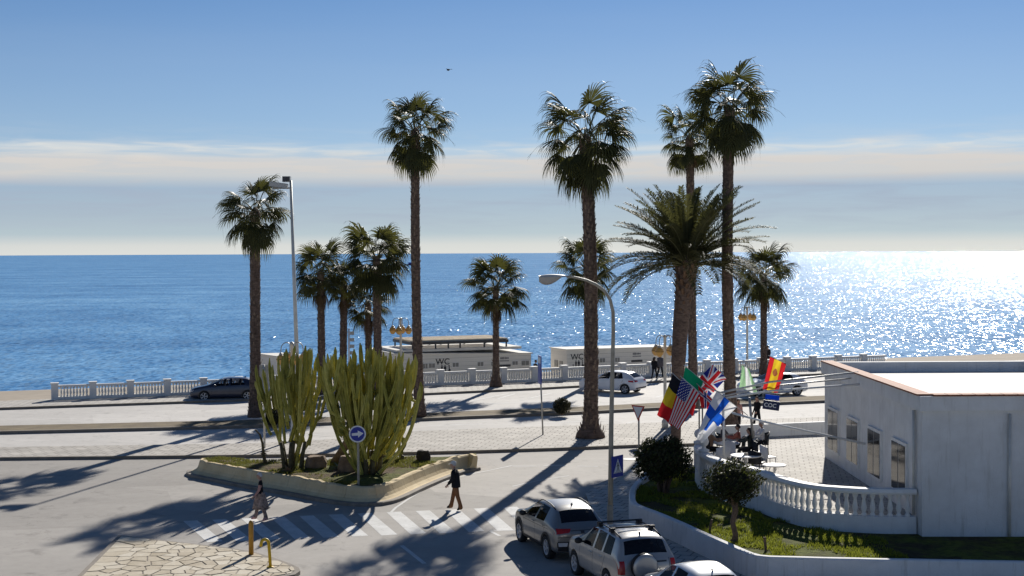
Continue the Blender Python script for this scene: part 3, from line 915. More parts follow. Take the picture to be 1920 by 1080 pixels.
# white skirting roof and the slatted pergola above it
ta = t.rotation_euler.z
def loc_at(t, px, py, dy):
    # local x,z of a pixel on a plane dy behind the street wall
    a = t.rotation_euler.z; n = Vector((-math.sin(a), math.cos(a), 0)); o = t.location + n * dy
    d = ray(px, py); s = (o - CAM).dot(n) / d.dot(n); p = CAM + d * s - t.location
    return p.x * math.cos(a) + p.y * math.sin(a), p.z
xa, za = loc_at(t, 742, 661, 0.25); xb, zb = loc_at(t, 977, 655.5, 0.25)
mb = MB(); mb.box(((xa + xb) / 2, 2.6, H0 + 0.17), (xb - xa, 4.9, 0.18)); mb.build('upper_roof', M['roofing'], t)
xa, za = loc_at(t, 775, 649, 0.4); xb, zb = loc_at(t, 953, 642, 0.4)
xa -= 0.2
zt = (za + zb) / 2 + 0.16
pg = D.objects.new('pergola', None)
D.objects.remove(pg)
mb = MB()
for yy in (0.4, 4.6):
    mb.box(((xa + xb) / 2, yy, zt), (xb - xa, 0.10, 0.22))
for xx in (xa + 0.05, xb - 0.05): mb.box((xx, 2.5, zt), (0.10, 4.1, 0.20))
for q in (0.02, 0.25, 0.38, 0.5, 0.75, 0.98):
    for yy in (0.42, 4.58): mb.box((lerp(xa, xb, q), yy, (H0 + 0.26 + zt - 0.11) / 2), (0.10, 0.09, zt - 0.11 - H0 - 0.26))
pgo = mb.build('pergola', M['dark_metal'], t)
for i in range(15):
    mb = MB(); mb.box(((xa + xb) / 2, 0.55 + i * 0.28, zt + 0.16), (xb - xa - 0.05, 0.10, 0.10)); mb.build('slat', M['slat'], pgo)
pL, pR = At(1063, 700, 103.2), At(1252, 700, 107.6)
t, L, H0, H1 = hut('shorter white beach hut with WC lettering behind the parked white hatchback', pL, pR, 2.6, At(1063, 656.5, 103.2).z, At(1252, 650.5, 107.6).z)
t.rotation_euler.z += R_(-3)
wc_print(t, 1082, 668, 1082, 681)
emblem_print(t, 1194, 668, 1.0)
for px, py, w, h in ((1129, 675.5, 0.52, 0.40), (1157, 674.5, 0.46, 0.40)):
    x, z = onwall(t, px, py); hut_window(t, x, z, w, h)
mb = MB()
mb.box((-0.02, 0.9, H0 - 1.15), (0.05, 0.45, 0.55)); mb.box((-0.02, 1.7, H0 - 1.1), (0.05, 0.5, 0.5))
mb.build('notice', M['shutter'], t)
pL, pR = At(519, 720, 95.0), At(572, 720, 96.2)
t, L, H0, H1 = hut('plain grey beach hut glimpsed behind the cacti at the left', pL, pR, 3.0, At(519, 669, 95).z, At(572, 668, 96.2).z)

# ------------------------------------------------------------------ cactus island
M['cream'] = NT('cream_render').mat
cr = NT('cream_plaster')
v = cr.coord('Object')
n1_ = cr.noise(v, 1.6, 6, 0.65).outputs[0]
n2_ = cr.noise(cr.coord('Object', (4, 4, 0.8)), 2.0, 5, 0.7).outputs[0]
c = cr.ramp(n1_, [(0.3, (0.57, 0.435, 0.245)), (0.62, (0.69, 0.555, 0.335))])
c = cr.mix(cr.ramp(n2_, [(0.58, 0.0), (0.75, 0.55)]), c, (0.36, 0.275, 0.17))
cr.set(col=c, rough=0.85, spec=0.2); cr.bump(cr.noise(v, 14, 4).outputs[0], 0.5, 0.02)
M['cream'] = cr.mat
ZI = 0.62
topline = [(392, 866.5), (430, 873.5), (475, 882), (552, 893.6), (618, 905.8), (660, 912), (690, 913.5), (712, 911), (735, 903), (770, 887), (815, 869.5), (850, 858), (880, 852)]
TI = [G(x, y, ZI) for x, y in topline]
ext = [Vector((TI[0].x - 0.55, TI[0].y + 1.15, ZI)), Vector((TI[0].x - 0.5, TI[0].y + 0.5, ZI))]
front = ext + TI
backl = [G(893, 856.5, ZI - 0.25), G(840, 857, ZI - 0.1), G(740, 861, ZI - 0.12), G(600, 866, ZI - 0.1), G(475, 866.5, ZI - 0.1)]
bk = backl + [Vector((ext[0].x + 0.6, ext[0].y + 0.5, ZI))]
# dense resample of the front line
def resample(pts, step):
    out_ = [pts[0].copy()]; carry = 0.0
    for a, b in zip(pts, pts[1:]):
        L = (b - a).length; d = (b - a) / L; s_ = step - carry
        while s_ < L: out_.append(a + d * s_); s_ += step
        carry = (L - (s_ - step))
    out_.append(pts[-1].copy()); return out_
def smoothline(pts, it=2):
    for _ in range(it):
        q = [pts[0]]
        for a, b in zip(pts, pts[1:]): q += [a.lerp(b, 0.25), a.lerp(b, 0.75)]
        pts = q + [pts[-1]]
    return pts
fl = resample(smoothline([Vector(p) for p in front]), 0.28)
fl.append(G(889, 856, ZI))
kb = [Vector((p.x, p.y, 0)) for p in fl]
island = thing('traffic_island', 'cream walled traffic island planted with big cacti beside the zebra crossing', 'traffic island', (fl[len(fl) // 2].x, fl[len(fl) // 2].y, 0))
oI = Vector(island.location)
def outw(i):
    d = (fl[min(i + 1, len(fl) - 1)] - fl[max(i - 1, 0)]).normalized()
    return Vector((d.y, -d.x, 0))
rngI = random.Random(4)
prof = [(0.0, 0.0), (0.04, -0.05), (0.07, -0.16), (0.11, -0.29), (0.18, -0.40), (0.30, -0.47), (0.42, -0.50)]
SEG = 4
for s0 in range(0, len(fl) - 1, SEG):
    idx = list(range(s0, min(s0 + SEG, len(fl) - 1) + 1))
    mb = MB(); rows = []
    for j, i in enumerate(idx):
        o_ = outw(i); chip = rngI.choice([0, 0, 0, -0.03, 0.03, 0.05]) * 0.8
        along = (fl[min(i + 1, len(fl) - 1)] - fl[max(i - 1, 0)]).normalized()
        gap = 0.006 if j == 0 else (-0.006 if j == len(idx) - 1 else 0)
        base = fl[i] + along * gap
        taper = 1.0 if i < len(fl) - 5 else lerp(1.0, 0.75, (i - (len(fl) - 5)) / 5)
        row = [base - o_ * 0.16 + Vector((0, 0, -0.10)), base - o_ * 0.15 + Vector((0, 0, chip)), base + o_ * 0.0 + Vector((0, 0, chip))]
        row += [base + o_ * (r * taper + 0.01) + Vector((0, 0, z)) for r, z in prof[1:]]
        row += [base + o_ * (0.43 * taper) + Vector((0, 0, -0.56)), base - o_ * 0.1 + Vector((0, 0, -0.56))]
        rows.append([p - oI for p in row])
    m = len(rows[0])
    vs = [p for r in rows for p in r]
    fs = [(a * m + k, a * m + k + 1, (a + 1) * m + k + 1, (a + 1) * m + k) for a in range(len(rows) - 1) for k in range(m - 1)]
    fs += [tuple(range(m)), tuple(range((len(rows) - 1) * m + m - 1, (len(rows) - 1) * m - 1, -1))]
    mb.add(vs, fs)
    o = mb.build('wall_segment', M['cream'], island)
    bm = bmesh.new(); bm.from_mesh(o.data); bmesh.ops.recalc_face_normals(bm, faces=bm.faces[:]); bm.to_mesh(o.data); bm.free()
# kerb under the wall
mb = MB(); rows = []
for i in range(len(fl)):
    o_ = outw(i); b_ = Vector((fl[i].x, fl[i].y, 0)) - oI
    b_.z = 0
    rows.append([b_ - o_ * 0.1 + Vector((0, 0, 0.065)), b_ + o_ * 0.56 + Vector((0, 0, 0.13)), b_ + o_ * 0.60 + Vector((0, 0, 0.11)), b_ + o_ * 0.62 + Vector((0, 0, -0.01))])
for p in rows:
    p[0].z = 0.125
mb.add([p for r in rows for p in r], [(a * 4 + k, a * 4 + k + 1, (a + 1) * 4 + k + 1, (a + 1) * 4 + k) for a in range(len(rows) - 1) for k in range(3)])
o = mb.build('kerb', M['kerb'], island)
bm = bmesh.new(); bm.from_mesh(o.data); bmesh.ops.recalc_face_normals(bm, faces=bm.faces[:])
if sum(f.normal.z for f in bm.faces) < 0: bmesh.ops.reverse_faces(bm, faces=bm.faces[:])
bm.to_mesh(o.data); bm.free()
# soil, mounded a little: triangulated fill of the outline
M['island_soil'] = None
so = NT('island_soil')
v = so.coord('Object')
a_ = so.noise(v, 0.55, 5, 0.65).outputs[0]; b2 = so.noise(v, 6, 5, 0.7).outputs[0]
cs = so.ramp(b2, [(0.3, (0.055, 0.038, 0.024)), (0.7, (0.17, 0.12, 0.075))])
cg = so.ramp(b2, [(0.3, (0.055, 0.065, 0.018)), (0.7, (0.16, 0.165, 0.045))])
so.set(col=so.mix(so.ramp(a_, [(0.46, 0.0), (0.56, 1.0)]), cs, cg), rough=0.95, spec=0.1); so.bump(b2, 1.0, 0.08)
M['island_soil'] = so.mat
def filled(name, outline, z, mat, parent, bumpz=0.05, cell=0.5, org=Vector((0, 0, 0)), seed=1, zf=None):
    bm = bmesh.new()
    vs = [bm.verts.new((p.x, p.y, z)) for p in outline]
    f = bm.faces.new(vs)
    bmesh.ops.triangulate(bm, faces=[f])
    for _ in range(7):
        es = [e for e in bm.edges if e.calc_length() > cell * 1.6]
        if not es: break
        bmesh.ops.subdivide_edges(bm, edges=es, cuts=1)
        bmesh.ops.triangulate(bm, faces=[q for q in bm.faces if len(q.verts) > 3])
    for v_ in bm.verts:
        if not v_.is_boundary:
            v_.co.z += bumpz * (mnoise.noise(Vector((v_.co.x * 0.9, v_.co.y * 0.9, seed))) + 0.6)
    bmesh.ops.recalc_face_normals(bm, faces=bm.faces[:])
    if sum(f.normal.z for f in bm.faces) < 0: bmesh.ops.reverse_faces(bm, faces=bm.faces[:])
    for v_ in bm.verts: v_.co -= org
    me = D.meshes.new(name); bm.to_mesh(me); bm.free(); me.materials.append(mat)
    for p in me.polygons: p.use_smooth = True
    return link(name, me, parent)
soil_outline = [p + Vector((0, 0, 0)) - outw(i) * 0.12 for i, p in enumerate(fl)] + bk
soil = filled('soil', soil_outline, ZI - 0.09, M['island_soil'], island, 0.10, 0.45, oI, 3)
# low edge of the far side of the island
mb = MB(); pts = [fl[-1]] + bk
mb.add([(p.x - oI.x, p.y - oI.y, ZI - 0.08) for p in pts] + [(p.x - oI.x, p.y - oI.y, 0.0) for p in pts], [(i, i + 1, len(pts) + i + 1, len(pts) + i) for i in range(len(pts) - 1)])
mb.build('back_wall', M['cream'], island)

# grass tufts
def grass(name, label, spots, z, mat, hmin, hmax, parent=None):
    mb = MB(); r = random.Random(9)
    for (x, y, zz) in spots:
        for _ in range(5):
            a = r.uniform(0, 6.283); h = r.uniform(hmin, hmax); dx, dy = r.uniform(-0.06, 0.06), r.uniform(-0.06, 0.06)
            w = r.uniform(0.010, 0.018); lx, ly = math.cos(a) * h * 0.6, math.sin(a) * h * 0.6
            p = Vector((x + dx, y + dy, zz)); s_ = Vector((-math.sin(a), math.cos(a), 0)) * w
            mb.add([p - s_, p + s_, p + Vector((lx, ly, h))], [(0, 1, 2)])
    o = mb.build(name, mat, parent)
    o['kind'] = 'stuff'
    return o
def inside(poly, x, y):
    c = False; j = len(poly) - 1
    for i in range(len(poly)):
        if (poly[i].y > y) != (poly[j].y > y) and x < (poly[j].x - poly[i].x) * (y - poly[i].y) / (poly[j].y - poly[i].y) + poly[i].x: c = not c
        j = i
    return c
M['island_grass'] = leafmat('dry_moss_grass', (0.10, 0.105, 0.022), (0.17, 0.16, 0.045), 0.35, 0.7, (0.22, 0.22, 0.05))
rg = random.Random(3); spots = []
while len(spots) < 2600:
    x, y = rg.uniform(-18, -1), rg.uniform(49, 61)
    if not inside(soil_outline, x, y): continue
    dens = mnoise.noise(Vector((x * 0.45, y * 0.45, 2.2)))
    base_d = (x + 6.2) ** 2 / 6 + (y - 53.6) ** 2 / 2.2
    if dens < -0.05 or (base_d < 1.0 and rg.random() < 0.9): continue
    spots.append((x, y, ZI - 0.03))
g_ = grass('moss_grass', None, spots, 0, M['island_grass'], 0.04, 0.11)

# ------------------------------------------------------------------ cacti
def cactus_arm_mesh(pts, rad, rng):
    mb = MB()
    n = 10
    prof_ = [1.08, 0.55] * 5
    L = 0.0; cum = [0.0]
    for a, b in zip(pts, pts[1:]): L += (b - a).length; cum.append(L)
    ph = rng.uniform(0, 1); seg = rng.uniform(0.42, 0.62)
    rr = []
    for i, c_ in enumerate(cum):
        k = (c_ / seg + ph) % 1.0
        m_ = 0.72 + 0.36 * math.sin(math.pi * k) ** 0.6
        tip = min(1.0, ((L - c_) / 0.16 + 0.22)) if L - c_ < 0.13 else 1.0
        rr.append(rad * m_ * tip)
    mb.tube(pts, rr, n, 0, True, False, 1.0, prof_)
    return mb.mesh('cactus_arm', M['cactus'])
def cactus(label, base, tips, seed, stems, thick, lowwood=0.9):
    rng = random.Random(seed)
    t = thing('candelabra_cactus', label, 'cactus', base)
    mb = MB()
    roots = []
    for i in range(stems):
        a = 2 * math.pi * i / stems + rng.uniform(-0.3, 0.3); rr = rng.uniform(0.15, 0.42)
        r0 = Vector((math.cos(a) * rr, math.sin(a) * rr * 0.7, -0.1))
        r1 = r0 + Vector((math.cos(a) * 0.18, math.sin(a) * 0.15, lowwood))
        mb.tube([r0, r0.lerp(r1, 0.5) + Vector((rng.uniform(-0.05, 0.05), 0, 0)), r1], [thick * 1.5, thick * 1.15, thick * 0.95], 8)
        roots.append((r0, r1))
    mb.build('stem', M['cactus_old'], t)
    for (tx, ty, tz) in tips:
        r0, r1 = min(roots, key=lambda q: (q[1].x - tx * 0.3) ** 2 + (q[1].y - ty * 0.3) ** 2 + rng.uniform(0, 0.12))
        s = r1 if rng.random() < 0.8 else r0 + Vector((0, 0, 0.15))
        s = s + Vector((rng.uniform(-0.12, 0.12), rng.uniform(-0.12, 0.12), rng.uniform(-0.35, 0.05)))
        branch = rng.random()
        n = 15; pts = []
        pw = rng.uniform(1.15, 1.9)
        wob = rng.uniform(-0.11, 0.11)
        for i in range(n + 1):
            q = i / n
            f = 1 - (1 - q) ** pw
            pts.append(Vector((lerp(s.x, tx, f) + math.sin(q * 7 + seed) * wob, lerp(s.y, ty, f), lerp(s.z, tz, q ** 1.05))))
        if branch < 0.55:
            k = rng.randint(4, 8); pts = pts[k:]
            e = pts[0] + Vector((-(tx - s.x) * 0.12, 0, -0.12)); pts = [e] + pts
        link('arm', cactus_arm_mesh(pts, thick * rng.uniform(0.72, 1.18), rng), t)
        if rng.random() < 0.75:                                   # a short side arm that turns up
            k = rng.randint(len(pts) // 3, len(pts) - 5); p = pts[k]; a = rng.uniform(0, 6.28); rr = rng.uniform(0.18, 0.30)
            hgt = rng.uniform(0.5, 1.1) * min(1, (tz - p.z) / 1.0 + 0.2)
            q = [p, p + Vector((math.cos(a) * rr * 0.7, math.sin(a) * rr * 0.7, 0.10)), p + Vector((math.cos(a) * rr, math.sin(a) * rr, 0.28))]
            for j in range(1, 7): q.append(q[2] + Vector((math.cos(a) * 0.03 * j, 0, hgt * j / 6)))
            link('arm', cactus_arm_mesh(q, thick * 0.85, rng), t)
    return t
zs = ZI - 0.06
def tip_from(px, py, base, dy):
    p = At(px, py, base.y + dy); return (p.x - base.x, dy, p.z - base.z)
bR = G(690, 890, zs); rr_ = random.Random(31); tips = []
top_px = [(598, 664), (605, 668), (613, 661), (620, 664), (628, 663), (636, 668), (646, 664), (656, 668), (664, 655), (674, 640), (681, 648), (690, 655), (695, 644), (702, 657), (712, 656), (720, 660), (729, 656), (738, 664), (748, 662), (758, 659), (768, 668), (776, 666), (783, 678)]
for i, (x, y) in enumerate(top_px):
    tips.append(tip_from(x + rr_.uniform(-2, 2), y + rr_.uniform(-2, 3), bR, rr_.uniform(-0.9, 1.1)))
for i in range(52):
    x = rr_.uniform(602, 780); e = abs(x - 690) / 95
    tips.append(tip_from(x, rr_.uniform(668, 705) + 18 * e * rr_.random(), bR, rr_.uniform(-1.5, 0.8)))
for x, y in ((786, 716), (789, 724), (770, 745), (760, 765), (604, 700), (612, 712), (632, 735), (676, 735), (690, 750), (712, 738), (741, 748), (728, 760)):
    tips.append(tip_from(x, y, bR, rr_.uniform(-1.6, -0.6)))
cactus('largest cactus clump with dozens of upright arms behind the round blue arrow sign', bR, tips, 5, 8, 0.078, 1.0)
bL = G(546, 879, zs); tips = []
for x, y in ((481, 684), (492, 692), (506, 671), (512, 684), (522, 667), (528, 672), (536, 660), (545, 668), (553, 661), (560, 672), (566, 664), (574, 648), (580, 652), (587, 653), (592, 670), (597, 684), (488, 706), (515, 700), (530, 692), (541, 690), (556, 694), (570, 690), (583, 690), (600, 720), (594, 735), (588, 712), (603, 742)):
    tips.append(tip_from(x, y, bL, rr_.uniform(-0.9, 0.9)))
tips.append(tip_from(483, 738, bL, -0.5))
cactus('smaller open cactus clump at the left end of the island, before the slim floodlight', bL, tips, 8, 5, 0.074, 1.2)
bS = G(733, 863, zs); tips = []
for x, y in ((757, 820), (738, 775), (728, 790), (748, 770), (744, 800)):
    tips.append(tip_from(x, y, bS, rr_.uniform(-0.3, 0.3)))
cactus('small young cactus with few arms right behind the largest clump', bS, tips, 12, 2, 0.075, 0.3)

# rocks, stump, dead stalks on the island
def rock(name, label, base, size, seed, mat, rotz=0.0, cat='rock'):
    bm = bmesh.new(); bmesh.ops.create_icosphere(bm, subdivisions=3, radius=1.0)
    for v_ in bm.verts:
        n = v_.co.normalized()
        k = 1 + 0.22 * mnoise.noise(n * 1.3 + Vector((seed, 0, 0))) + 0.10 * mnoise.noise(n * 3.2 + Vector((0, seed, 0)))
        c = Vector((max(-0.78, min(0.78, n.x)), max(-0.75, min(0.75, n.y)), max(-0.8, min(0.72, n.z)))) * k
        v_.co = Vector((c.x * size[0], c.y * size[1], c.z * size[2] + size[2] * 0.6))
    me = D.meshes.new(name); bm.to_mesh(me); bm.free(); me.materials.append(mat)
    sharp(me, 28)
    return tag(link(name, me, None, loc=base, rot=rotz), label, cat)
rock('boulder', 'brown boulder with pale top lying between the two big cacti', G(592, 879, zs), (0.50, 0.42, 0.40), 2.0, M['rock'], 0.3)
rock('boulder', 'darker brown boulder leaning against the stump behind the blue arrow sign', G(654, 884, zs), (0.46, 0.4, 0.46), 5.0, M['rock'], -0.2)
rock('lava_boulder', 'black lava boulder sitting alone on the grassy right part of the island', G(793, 866, zs), (0.32, 0.28, 0.36), 9.0, M['dark_rock'], 0.5)
b = G(640, 868, zs)
t = thing('dead_stump', 'leaning brown dead stump with ragged top beside the largest cactus', 'stump', b)
mb = MB(); mb.tube([(-0.35, 0, -0.1), (0.0, 0, 0.45), (0.32, 0.1, 0.95), (0.42, 0.1, 1.25)], [0.2, 0.17, 0.2, 0.12], 9); mb.tube([(0.55, 0.2, -0.1), (0.5, 0.15, 0.7), (0.42, 0.12, 1.35)], [0.26, 0.24, 0.2], 9)
mb.build('trunk', M['rock'], t)
mb = MB(); r = random.Random(2)
for i in range(46):
    a = r.uniform(0, 6.28); q = Vector((0.2 + r.uniform(-0.1, 0.25), 0, 0.95 + r.uniform(-0.1, 0.3))); v_ = Vector((math.cos(a), math.sin(a), r.uniform(-0.4, 0.7))) * r.uniform(0.2, 0.45)
    mb.add([q + Vector((-0.02, 0, 0)), q + Vector((0.02, 0, 0.02)), q + v_], [(0, 1, 2)])
mb.build('dry_spikes', M['dead_frond'], t)['kind'] = 'stuff'
b = G(497, 872, zs)
t = thing('dead_stalk', 'dark dried stalk bending over at the left edge of the island', 'dead plant', b)
mb = MB(); mb.tube([(0.05, 0, -0.1), (-0.06, 0, 0.4), (-0.1, 0, 0.9), (-0.2, 0, 1.25), (-0.38, 0, 1.45)], [0.10, 0.06, 0.05, 0.04, 0.03], 7); mb.build('stalk', M['cactus_old'], t)
mb = MB()
for i in range(40):
    a = r.uniform(0, 6.28); q = Vector((-0.07, 0, 0.45 + r.uniform(-0.1, 0.12))); v_ = Vector((math.cos(a), math.sin(a), r.uniform(-0.5, 0.3))) * r.uniform(0.15, 0.3)
    mb.add([q, q + Vector((0.02, 0, 0.03)), q + v_], [(0, 1, 2)])
mb.build('dry_leaves', M['dead_frond'], t)['kind'] = 'stuff'
def small_succulent(label, b, n, h, seed, mat):
    r = random.Random(seed); t = thing('succulent', label, 'plant', b)
    for i in range(n):
        a = i * 2.4; el_ = r.uniform(0.3, 1.2); L = h * r.uniform(0.7, 1.1); mb = MB()
        d = Vector((math.cos(a) * math.cos(el_), math.sin(a) * math.cos(el_), math.sin(el_))); s_ = Vector((-math.sin(a), math.cos(a), 0))
        p1, p2 = d * L * 0.5, d * L + Vector((0, 0, -0.05))
        mb.add([s_ * 0.03, s_ * -0.03, p1 + s_ * 0.05, p1 - s_ * 0.05, p2, p1 + Vector((0, 0, -0.03))], [(0, 1, 3, 2), (2, 3, 4), (0, 2, 5), (1, 5, 3), (2, 4, 5), (3, 5, 4)])
        mb.build('leaf', mat, t)
M['agave'] = pm('agave_leaf', (0.07, 0.10, 0.045), 0.5, 0.3, 5)
small_succulent('pale agave growing between the boulder and the arrow sign', G(640, 881, zs), 13, 0.55, 3, M['agave'])
small_succulent('brown shrivelled succulent in front of the smaller cactus', G(541, 887, zs), 15, 0.42, 5, M['rock'])
small_succulent('dark little succulent right of the arrow sign post', G(712, 893, zs), 15, 0.45, 6, M['dark_rock'])
# ------------------------------------------------------------------ lamps, signs, bollards
M['lamp_amber'] = pm('amber_lamp_glass', (0.62, 0.36, 0.10), 0.3, 0.1, 6, spec=0.5)
M['amber_dark'] = pm('amber_band', (0.20, 0.10, 0.03), 0.5, 0.1, 6)
M['blue_sign'] = pm('sign_blue', (0.010, 0.030, 0.30), 0.35, 0.06, 4)
M['white_sign'] = pm('sign_white', (0.75, 0.75, 0.75), 0.4, 0.04, 4)
M['red_sign'] = pm('sign_red', (0.45, 0.02, 0.02), 0.4, 0.06, 4)
M['yellow'] = pm('yellow_paint', (0.62, 0.40, 0.015), 0.5, 0.15, 6, 0.2, 30)
M['orange'] = pm('ochre_paint', (0.42, 0.22, 0.03), 0.6, 0.15, 6)
M['post_beige'] = pm('beige_post', (0.36, 0.32, 0.25), 0.5, 0.18, 4)

# slim floodlight pole
b = G(561, 790, 0.16)
t = thing('floodlight_pole', 'very tall slim grey pole with flat floodlights pointing left above the cacti', 'floodlight', b)
top = At(545, 338, b.y) - b
mb = MB(); mb.tube([(0, 0, 0), top * 0.5, top], [0.13, 0.10, 0.07], 10); mb.lathe([(0.22, 0), (0.22, 0.04), (0.15, 0.10), (0.14, 0.5)], 10); mb.build('pole', M['pale_metal'], t)
mb = MB(); mb.box(top + Vector((-0.45, 0, -0.42)), (0.95, 0.10, 0.08)); mb.build('bracket', M['grey_metal'], t)
mb = MB(); mb.box(top + Vector((-0.62, -0.1, -0.26)), (0.95, 0.60, 0.26), Matrix.Rotation(R_(8), 3, 'Y')); mb.box(top + Vector((-0.62, -0.1, -0.36)), (0.84, 0.5, 0.10), Matrix.Rotation(R_(8), 3, 'Y'), 1)
mb.build('floodlight', [M['grey_metal'], M['dark_metal']], t)
mb = MB(); mb.box(top + Vector((-0.22, 0.05, 0.06)), (0.42, 0.4, 0.30)); mb.box(top + Vector((-0.22, -0.16, 0.06)), (0.36, 0.03, 0.24), None, 1); mb.build('floodlight', [M['grey_metal'], M['dark_metal']], t)

# curved street lamp
b = G(1144, 1002, KH)
t = thing('street_lamp', 'tall beige street lamp curving left at the top, on the kerb by the parked cars', 'street lamp', b)
def Lp(px, py): return At(px, py, b.y) - b
path = [Vector((0, 0, 0)), Lp(1146, 800), Lp(1150, 620), Lp(1149.5, 585), Lp(1144, 562), Lp(1133, 545), Lp(1117, 533), Lp(1098, 525), Lp(1078, 520), Lp(1062, 518.5)]
mb = MB(); mb.tube(path, [0.088, 0.075, 0.06, 0.056, 0.053, 0.05, 0.046, 0.042, 0.038, 0.034], 12); mb.lathe([(0.14, 0), (0.14, 0.03), (0.10, 0.06), (0.098, 0.9), (0.088, 0.95)], 12)
mb.build('pole', M['post_beige'], t)
hp = Lp(1037, 519); u = Vector((1, 0, -0.03)).normalized()
mb = MB(); rows = []
for i in range(11):
    q = i / 10; x = lerp(-0.46, 0.46, q); w = 0.17 * math.sin(math.pi * (0.12 + 0.8 * q)) ** 0.6 * lerp(1.0, 0.6, q); h = 0.085 * math.sin(math.pi * (0.1 + 0.82 * q)) ** 0.7
    rows.append([(x, -w, 0), (x, -w * 0.75, h * 0.7), (x, 0, h), (x, w * 0.75, h * 0.7), (x, w, 0)])
mb.add([p for r in rows for p in r], [(a * 5 + k, a * 5 + k + 1, a * 5 + k + 6, a * 5 + k + 5) for a in range(10) for k in range(4)] + [(0, 1, 2, 3, 4), (54, 53, 52, 51, 50)], 0, True)
mb.build('lamp_hood', M['pale_metal'], t, loc=hp)
mb = MB(); rows = []
for i in range(11):
    q = i / 10; x = lerp(-0.45, 0.42, q); w = 0.155 * math.sin(math.pi * (0.12 + 0.8 * q)) ** 0.6 * lerp(1.0, 0.6, q); h = -0.26 * max(0.0, math.sin(math.pi * min(1, (0.10 + 1.08 * q)) ** 0.75)) ** 0.8 * (1 if q < 0.9 else 0.6)
    rows.append([(x, -w, -0.005), (x, -w * 0.75, h * 0.7), (x, 0, h), (x, w * 0.75, h * 0.7), (x, w, -0.005)])
mb.add([p for r in rows for p in r], [(a * 5 + k, a * 5 + k + 5, a * 5 + k + 6, a * 5 + k + 1) for a in range(10) for k in range(4)], 0, True)
mb.build('lamp_bowl', pm('lamp_bowl', (0.42, 0.40, 0.37), 0.3, 0.1, 3), t, loc=hp)
# pedestrian crossing plate fixed on the lamp
sp = Lp(1151.5, 873.5)
sg = thing('crossing_sign', 'blue square pedestrian crossing sign strapped to the curved street lamp', 'sign', b + sp + Vector((0.02, -0.02, 0)), R_(52))
S = 0.64
mb = MB(); mb.box((0, -0.10, 0), (S, 0.025, S * 1.06)); mb.build('plate', M['blue_sign'], sg)
mb = MB(); mb.add([(-0.24, -0.118, -0.21), (0.24, -0.118, -0.21), (0, -0.118, 0.25)], [(0, 1, 2)]); mb.build('triangle', M['white_sign'], sg)
mb = MB(); y = -0.122
mb.ball((0.0, y, 0.10), 0.032, 8, 5, 0, (1, 0.05, 1))
for p in ([(-0.025, 0.07), (0.03, 0.07), (0.03, -0.03), (-0.025, -0.03)], [(-0.02, -0.03), (0.012, -0.03), (-0.05, -0.17), (-0.085, -0.17)], [(0.0, -0.03), (0.03, -0.03), (0.085, -0.17), (0.05, -0.17)], [(-0.025, 0.06), (-0.02, 0.04), (-0.075, -0.02), (-0.085, -0.005)], [(0.03, 0.06), (0.025, 0.035), (0.075, -0.02), (0.09, -0.01)]):
    mb.add([(q[0], y, q[1]) for q in p], [(0, 1, 2, 3)])
for i in range(4): mb.box((-0.16 + i * 0.10, y, -0.19), (0.05, 0.004, 0.018))
mb.build('pictogram', M['ink'], sg)
mb = MB(); mb.box((0, -0.03, 0.2), (0.10, 0.13, 0.04)); mb.box((0, -0.03, -0.2), (0.10, 0.13, 0.04)); mb.build('clamp', M['grey_metal'], sg)

# seafront lantern posts
def lantern_post(label, base, rot, h=4.75):
    t = thing('lantern_post', label, 'lamp post', base, rot, 'amber lantern posts')
    mb = MB(); mb.lathe([(0.17, 0), (0.17, 0.35), (0.10, 0.45), (0.085, 1.4), (0.075, h - 0.1), (0.10, h - 0.06), (0.10, h), (0.03, h + 0.05)], 10); mb.build('post', M['pale_metal'], t)
    for k in range(4):
        a = k * math.pi / 2
        d = Vector((math.cos(a), math.sin(a), 0)); r = 0.54
        pts = [Vector((0, 0, h - 0.35))] + [d * (r / 2 - r / 2 * math.cos(q)) + Vector((0, 0, h - 0.30 + 0.32 * math.sin(q))) for q in [math.pi * j / 7 for j in range(8)]] + [d * r + Vector((0, 0, h - 0.52))]
        mb = MB(); mb.tube(pts, 0.022, 6); am = mb.build('arm', M['grey_metal'], t)
        z = h - 0.60
        mb = MB(); mb.lathe([(0.03, 0.14), (0.08, 0.10), (0.11, 0.02), (0.02, 0.16)][:3], 10, d * r + Vector((0, 0, z))); mb.build('cap', M['grey_metal'], am)
        mb = MB(); mb.lathe([(0.08, 0.05), (0.17, -0.04), (0.225, -0.16), (0.225, -0.22), (0.19, -0.33), (0.10, -0.44), (0.03, -0.46)], 14, d * r + Vector((0, 0, z))); mb.lathe([(0.232, -0.17), (0.232, -0.20)], 14, d * r + Vector((0, 0, z)), 1); mb.build('lantern', [M['lamp_amber'], M['amber_dark']], am)
    return t
lantern_post('lantern post with amber lanterns by the hut with the pergola', G(752, 731, 0.14), R_(-8))
lantern_post('lantern post with amber lanterns beside the walking couple, its foot behind the flags', G(1247, 802, KH), R_(-38))
lantern_post('lantern post with amber lanterns at the seafront, just right of the tallest palm', At(1401, 700, 107.5) * 1.0 - Vector((0, 0, At(1401, 700, 107.5).z - 0.14)), R_(-35))
lantern_post('lantern post hidden behind the smaller cactus, only its arched arms showing above', G(549, 826, KH), R_(20))

